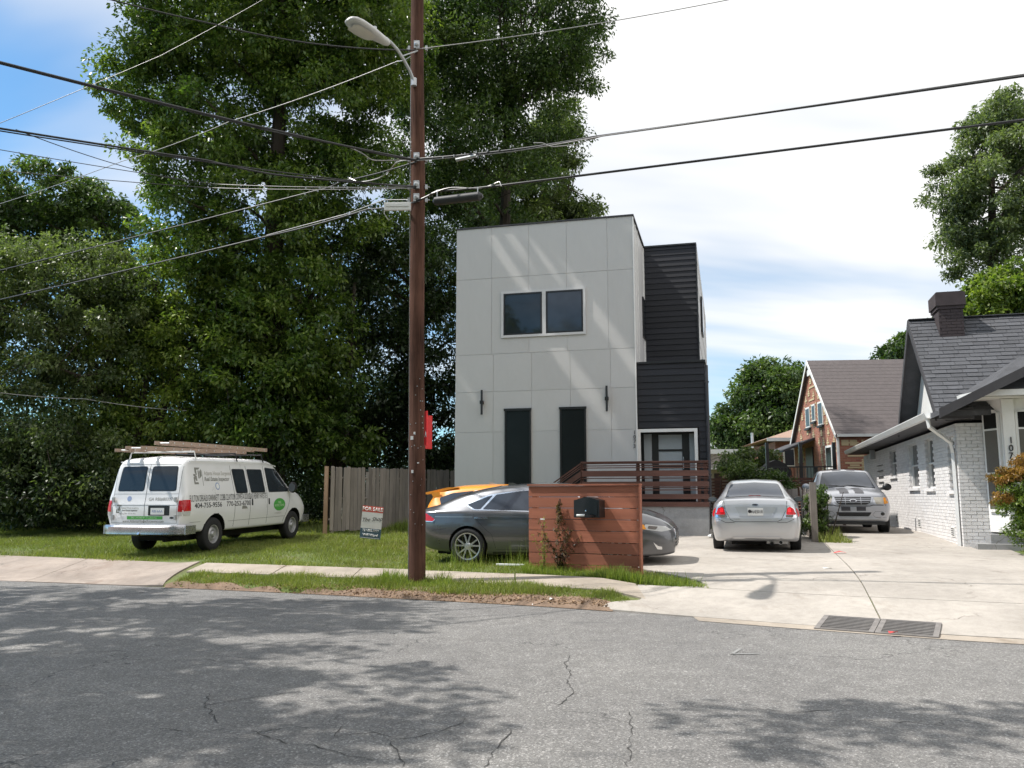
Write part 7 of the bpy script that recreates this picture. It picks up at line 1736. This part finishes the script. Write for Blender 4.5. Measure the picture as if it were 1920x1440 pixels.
    b = (19.0, 62.0, .6); B = lambda *a: px_blob(b, *a)
    tree('far_tree', 'large round distant tree between the black wall and the red brick house', b, 11, .4,
         [B(1450, 735, 62, 52, 50, 3), B(1400, 775, 62, 42, 45, 2.6), B(1480, 790, 62, 50, 60, 3), B(1430, 810, 62, 70, 45, 3), B(1360, 815, 62, 30, 35, 2), B(1440, 705, 62, 30, 22, 2), B(1500, 730, 62, 30, 36, 2)],
         280, 170, (.34, .16), M['leafB'], 18, limbs=14, clump_r=(.7, 1.3))
    b = (28.2, 60.0, .6); B = lambda *a: px_blob(b, *a)
    tree('far_tree', 'small distant tree peeking over the ridge of the red brick house', b, 8, .3,
         [B(1688, 655, 60, 26, 22, 1.6), B(1670, 672, 60, 26, 14, 1.5), B(1700, 690, 60, 30, 30, 1.6)], 60, 150, (.32, .15), M['leafB'], 19, limbs=8, clump_r=(.5, .9))
    rng = np.random.default_rng(79); n = 620; U = rng.uniform(-42, 42, n); D = rng.uniform(-23, -17, n); C = np.stack([U, D, .3 + rng.random(n) * (5.5 + 2.5 * np.sin(U * .35) + np.sin(U * 1.1))], 1)
    V, tone = leaf_quads(rng, C, np.full(n, 1.35), 36, .55, .36); o = link('hedgerow', fast_mesh('hedgerow', V, 4, M['leafB'], tone)); tag(o, 'unseen tall greenery added across the street for the window reflections', kind='stuff')  # out of view, added to darken what the glass reflects
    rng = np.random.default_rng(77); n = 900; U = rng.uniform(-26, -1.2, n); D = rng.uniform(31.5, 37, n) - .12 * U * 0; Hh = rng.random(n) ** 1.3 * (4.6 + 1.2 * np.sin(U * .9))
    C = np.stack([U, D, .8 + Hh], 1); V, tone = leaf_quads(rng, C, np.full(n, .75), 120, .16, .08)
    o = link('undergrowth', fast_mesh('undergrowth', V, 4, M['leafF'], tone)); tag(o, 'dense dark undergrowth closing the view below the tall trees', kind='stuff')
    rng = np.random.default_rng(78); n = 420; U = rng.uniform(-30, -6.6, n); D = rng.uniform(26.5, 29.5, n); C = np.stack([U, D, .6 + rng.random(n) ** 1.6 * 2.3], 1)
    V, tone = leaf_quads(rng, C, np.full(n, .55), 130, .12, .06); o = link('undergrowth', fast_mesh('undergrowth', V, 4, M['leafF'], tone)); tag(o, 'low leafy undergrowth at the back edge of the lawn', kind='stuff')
    # low greenery round the yards
    b = (-11.5, 25.0, .5); B = lambda *a: px_blob(b, *a)
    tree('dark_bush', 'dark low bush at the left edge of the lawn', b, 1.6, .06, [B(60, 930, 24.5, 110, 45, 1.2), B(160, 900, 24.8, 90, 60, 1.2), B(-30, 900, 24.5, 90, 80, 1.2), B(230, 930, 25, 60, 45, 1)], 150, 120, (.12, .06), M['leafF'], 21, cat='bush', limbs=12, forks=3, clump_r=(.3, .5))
    b = (6.9, 27.6, .6); B = lambda *a: px_blob(b, *a)
    tree('shrub', 'spreading green shrub in front of the slat fence behind the silver sedan', b, 1.6, .05, [B(1435, 897, 27.5, 36, 12, .6), B(1385, 880, 27.8, 24, 16, .6), B(1462, 908, 27.3, 22, 16, .5)], 70, 70, (.11, .05), M['leafB'], 22, cat='bush', limbs=12, forks=3, clump_r=(.2, .38))
    b = (8.2, 40, .62); B = lambda *a: px_blob(b, *a)
    tree('shrub', 'thin brownish shrub in front of the beige building', b, 2.4, .05, [B(1385, 868, 40, 34, 18, .8), B(1410, 862, 40, 24, 16, .7), B(1445, 862, 40, 18, 20, .8)], 70, 60, (.2, .08), M['leafD'], 23, cat='bush', limbs=14, forks=3, clump_r=(.25, .5))
    b = (7.75, 20.6, .5); B = lambda *a: px_blob(b, *a)
    tree('shrub', 'tall narrow weedy shrub between the leaning fence and the pickup', b, 1.2, .03, [B(1528, 960, 20.8, 12, 42, .5), B(1520, 1000, 20.4, 18, 22, .5), B(1535, 935, 21, 9, 20, .4)], 50, 80, (.11, .035), M['leafB'], 24, cat='bush', limbs=8, forks=3, clump_r=(.14, .26))
    # nandina at the right edge: green below, orange tips above
    b = (9.9, 15.9, .42); B = lambda *a: px_blob(b, *a)
    n = tree('nandina_bush', 'orange tipped green bush beside the front steps of the white brick house', b, 1.2, .04, [B(1915, 955, 16, 34, 40, .5), B(1940, 990, 15.9, 36, 42, .5), B(1893, 915, 16, 22, 26, .35), B(1955, 940, 16, 50, 60, .6)], 120, 110, (.065, .026), M['leafC'], 25, cat='bush', limbs=14, forks=3, clump_r=(.12, .22))
    rng = np.random.default_rng(4); C = blob_points(rng, [B(1884, 893, 15.9, 20, 13, .3), B(1915, 883, 15.9, 28, 15, .35), B(1945, 868, 15.9, 36, 17, .4), B(1885, 935, 15.8, 12, 10, .25)], 60); 
    V, tone = leaf_quads(rng, C, np.full(len(C), .13), 80, .07, .028); link('orange_leaves', fast_mesh('orange_leaves', V, 4, M['leafO'], tone), n)
    # branch ends above the street (canopy of the trees on the near side) which shade the road
    b = (-14.0, 6.5, .1)
    tree('street_tree', 'broad tree beside the road left of the picture whose crown shades the asphalt', b, 9.5, .35,
         [(0, 0, 11.5, 3.6, 3.6, 2.4), (3.2, 1.2, 9.6, 2.6, 2.4, 1.5), (1.8, 4.6, 10.4, 2.8, 2.4, 1.6), (-2.4, 1, 12.5, 3, 3, 2.4), (4.6, -1.6, 9.0, 2.4, 2.0, 1.3), (5.6, .6, 9.4, 1.6, 1.8, 1.0), (3.2, 5.6, 11.4, 2.2, 1.6, 1.2), (-1.5, 6.5, 11.5, 2.6, 2.2, 1.6), (3.4, -3.8, 9.2, 2.6, 1.6, 1.2)],
         430, 95, (.22, .11), M['leafA'], 31, limbs=40, clump_r=(.4, .85))
    b = (-5.5, -3.0, .12)
    tree('street_tree', 'tree on the near sidewalk whose branches shade the bottom right of the road', b, 7.5, .3,
         [(0, 0, 9.5, 3.0, 2.6, 2.2), (2.6, 9.4, 8.6, 1.5, .8, .6), (4.2, 9.0, 8.7, 1.3, .9, .6), (1.2, 3.8, 9.2, 1.8, 1.6, 1.0), (5.6, 9.2, 8.9, 1.0, .9, .4), (2.0, 7.0, 9.0, 1.2, 1.2, .6), (-2.5, 3.5, 9.4, 2.0, 2.4, 1.2), (5.0, 5.2, 8.6, 1.2, 1.0, .6), (2.4, 5.4, 8.8, 1.2, 1.2, .7)],
         230, 80, (.20, .10), M['leafA'], 32, limbs=30, clump_r=(.3, .6))
    for bx, by, hh_, sd_, lb in ((-17, -19, 12.5, 41, 'large tree across the street behind the near sidewalk, on the left'), (-4, -23, 10.5, 42, 'lower tree across the street behind the near sidewalk'), (13, -22, 9.5, 43, 'tree across the street behind the near sidewalk, on the right')):
        tree('street_tree', lb, (bx, by, .12), hh_ - 3, .35, [(0, 0, hh_, 5, 4, 3.6), (4, 1, hh_ - 3, 3.5, 3, 2.6), (-4, 0, hh_ - 3, 3.5, 3, 2.6), (0, 1, hh_ - 6, 4.5, 3, 2)], 240, 45, (.5, .3), M['leafA'], sd_, limbs=16, clump_r=(.7, 1.3))
    b = (6.9, -1.5, .12)
    tree('street_tree', 'tree at the right whose twig tips enter the top right corner', b, 7, .25, [(0, 1.0, 8.5, 2.6, 2.2, 2.0), (-.5, 9.4, 8.35, .5, .5, .9), (.3, 6.5, 8.6, 1.5, 1.5, 1.2)], 70, 60, (.20, .07), M['leafD'], 33, limbs=16, clump_r=(.3, .6))
make_trees()

# ---- tall weed and dry vine on the board wall
def strand_plant(name, label, origin, H_, n, mat, spread, ln, seed, hang=False):
    rng = np.random.default_rng(seed); rn = random.Random(seed); r = empty(name, origin, 0, label, 'weed')
    mb = MB(); V = []; 
    for i in range(n):
        hh = H_ * rn.uniform(.6, 1); a = rn.uniform(0, 2*pi); sx = rn.uniform(-1, 1) * spread; sy = rn.uniform(-.1, .04)
        P = [Vector((sx * t**1.4 * (1 + .0) + .02*sin(9*t + i), sy * t - .02, (-hh if hang else hh) * t)) for t in np.linspace(0, 1, 9)]
        mb.tube(P, [.004, .004, .003, .003, .003, .002, .002, .002, .001], 4, cap=False)
        for t in range(2, 9):
            for q in range(5): V.append(tuple(P[t] + Vector((rn.uniform(-.03, .03), rn.uniform(-.03, .03), rn.uniform(-.03, .03)))))
    mb.build('stem', mat, r, fix=False)
    V = np.array(V); Q, tone = leaf_quads(rng, V, np.full(len(V), .02), 1, ln, ln * .25, .5); link('leaves', fast_mesh('leaves', Q, 4, mat, tone), r); return r
x, z = HM.fx(1052, 1062, -.06); o = Vector((HM.o[0] + x*HM.c - .06*HM.s, HM.o[1] - x*HM.s - .06*HM.c, HM.o[2]))
strand_plant('climbing_weed', 'tall leafy weed climbing the left part of the red board wall', o, .95, 13, M['leafdry'], -.42, .085, 3)
strand_plant('climbing_weed', 'thin yellow weed stems at the left edge of the red board wall', o + Vector((-.30, .02, 0)), 1.0, 6, M['bladey'], -.2, .05, 6)
x, z = HM.fx(1048, 935, -.05); o = Vector((HM.o[0] + x*HM.c - .03*HM.s, HM.o[1] - x*HM.s - .05*HM.c, HM.o[2] + z))
strand_plant('dry_vine', 'dry brown vine hanging down the red board wall left of the mailbox', o, .58, 4, M['leafdry'], .1, .09, 4, hang=True)

# ---- grass, litter
def grass(name, label, n, region, hgt, wid, mat, seed, dens=None, lean=.5):
    rng = np.random.default_rng(seed); x0, x1, s0, s1 = region; X_ = rng.uniform(x0, x1, n); S_ = rng.uniform(s0, s1, n)
    keep = dens(X_, S_, rng) if dens else np.ones(n, bool); X_, S_ = X_[keep], S_[keep]; n = len(X_)
    Y_ = YK(X_) + S_ / CS; w = np.clip((X_ - 1.3) / .9, 0, 1); w = w*w*(3-2*w); w2 = np.clip((X_ + 6.9) / .8, 0, 1); w2 = 1 - w2*w2*(3-2*w2); w = np.maximum(w, w2)
    Z_ = HG(S_) * (1-w) + HD(S_) * w
    P = np.stack([X_, Y_, Z_], 1); a = rng.uniform(0, 2*pi, n); hh = hgt * (.4 + 1.0 * rng.random(n)**1.5)
    # tufts: neighbouring blades share height through a smooth field
    f = .75 + .5 * np.sin(X_ * 3.1 + np.sin(Y_ * 2.3) * 2) * np.sin(Y_ * 2.7 + np.sin(X_ * 1.9) * 2); hh = hh * np.clip(f, .35, 1.4)
    side = np.stack([np.cos(a), np.sin(a), np.zeros(n)], 1) * (wid * (.6 + .8 * rng.random(n)))[:, None]
    tip = P + np.stack([rng.normal(size=n) * hh * lean, rng.normal(size=n) * hh * lean, hh], 1)
    P[:, 2] -= .01
    V = np.stack([P - side/2, P + side/2, tip], 1).reshape(-1, 3); tone = np.clip(rng.normal(.5, .25, n), 0, 1)
    o = link(name, fast_mesh(name, V, 3, mat, tone)); return tag(o, label, kind='stuff')
def make_grass():
    def lawn(X_, S_, rng):
        Y0_ = YK(X_) + S_ / CS
        k = (X_ < np.interp(S_, [1.6, 2.0, 2.9, 3.6, 5, 12], [2.95, 2.95, 2.3, 1.6, 1.4, 2.4]) + .08 * np.sin(Y0_ * 9))
        k &= ~((X_ < -6.2) & (S_ < 2.12 + .14 * np.sin(X_ * 1.7)))
        Y_ = YK(X_) + S_ / CS
        k &= ~((Y_ > 23.3 - (X_ - 3.5) * .26) & (X_ > -2))          # house
        bare = np.sin(X_ * 1.3 + 1) * np.sin(S_ * 1.1 + X_ * .4) + rng.normal(size=len(X_)) * .25
        k &= bare < .80
        k &= (S_ > 1.72 + .06 * np.sin(X_ * 5) + .05*rng.normal(size=len(X_)))
        return k
    grass('grass', 'sunlit green lawn around the van and the dark sedan', 260000, (-17, 3.1, 1.65, 9.5), .085, .014, M['blade'], 1, lawn)
    grass('grass', 'shaded far lawn below the thicket', 60000, (-22, 1, 9.5, 18), .12, .022, M['blade'], 2, lambda X_, S_, r: ~((YK(X_) + S_/CS > 23.3 - (X_-3.5)*.26) & (X_ > -2)))
    def verge(X_, S_, rng):
        edge0 = .02 + .07 * np.sin(X_ * 2.3) + .16 * np.clip((X_ + 3.2) / 3.5, 0, 1)
        e1 = .80 + .04 * np.sin(X_ * 7); xr = 1.72 - .6 * np.abs(S_ - .5)
        return (S_ > edge0 + .12 * np.abs(rng.normal(size=len(X_)))) & (S_ < e1 + .06 * rng.normal(size=len(X_))) & (X_ < xr) & (X_ > -6.0 + .3 * S_)
    grass('verge_grass', 'strip of tufted grass between sidewalk and road', 46000, (-6.2, 1.8, .0, .95), .10, .012, M['blade'], 3, verge)
    def tuft(X_, S_, rng):
        return (X_ < 2.3 + .3 * rng.normal(size=len(X_)) - (S_ - 2))
    grass('tall_grass', 'taller grass and weeds along the foot of the red board wall', 11000, (.2, 2.9, 1.75, 2.35), .19, .014, M['bladey'], 4, tuft, .35)
    grass('tall_grass', 'weeds growing up around the base of the utility pole', 1600, (-2.2, -1.0, .45, .85), .16, .014, M['bladey'], 5, None, .4)
    grass('tall_grass', 'tall seed stems in front of the dark sedan', 500, (-1.2, .3, 2.0, 3.4), .42, .007, M['bladey'], 6, None, .12)
    grass('tall_grass', 'weeds along the foot of the picket fence', 5000, (-5.6, -2.5, 10.4, 11.6), .28, .02, M['bladey'], 7, None, .3)
    grass('porch_grass', 'green grass strip at the foot of the concrete porch base', 7000, (2.2, 5.2, 9.3, 10.0), .16, .014, M['blade'], 8, lambda X_, S_, r: (YK(X_) + S_/CS > 21.6 - (X_ - 3.5)*.26) & (YK(X_) + S_/CS < 22.25 - (X_ - 3.5)*.26), .4)
    grass('fence_weeds', 'weeds at the foot of the leaning fence', 9000, (6.9, 8.5, 9.8, 14), .20, .016, M['blade'], 9, lambda X_, S_, r: np.abs((YK(X_) + S_/CS - 19.4) * .27 + 7.35 - X_ + .1) < .38, .4)
    grass('side_lawn', 'bright little lawn corner at the right edge by the steps', 26000, (8.6, 13, 5.05, 9), .10, .014, M['blade'], 10, lambda X_, S_, r: X_ > 9.0 + (S_ - 5.0) * .33)
    # leaf litter and soil line at the kerb
    rng = np.random.default_rng(5); n = 5200; X_ = rng.uniform(-6.0, 1.35, n); S_ = np.abs(rng.normal(.12, .16, n)) - .04; C = np.stack([X_, YK(X_) + S_/CS, HG(np.clip(S_, 0, 9)) + .012], 1)
    w = np.clip((X_ + 5) / 4, .15, 1); k = rng.random(n) < w; C = C[k]
    V, tone = leaf_quads(rng, C, np.full(len(C), .01), 1, .045, .022, 0, .3); o = link('leaf_litter', fast_mesh('leaf_litter', V, 4, M['litter'], tone)); tag(o, 'dry brown leaves along the edge of the road', kind='stuff')
    xs = list(np.linspace(-6.1, 1.4, 90)); rows = []
    for q in (0, .25, .5, .75, 1.0):
        rows.append([(x, yof(x, s := (-.05 + q * (.13 + .07 * sin(x * 2.1) + .06 * sin(x * 7.3) + .16 * sm(-3, 0, x)))), (H(x, s) if s > 0 else 0) + .014) for x in xs])
    d = MB(); d.grid(rows); tag(d.build('dirt_edge', M['dirt'], smooth=True, fix=False), 'bare brown dirt along the road edge', kind='structure')
make_grass()
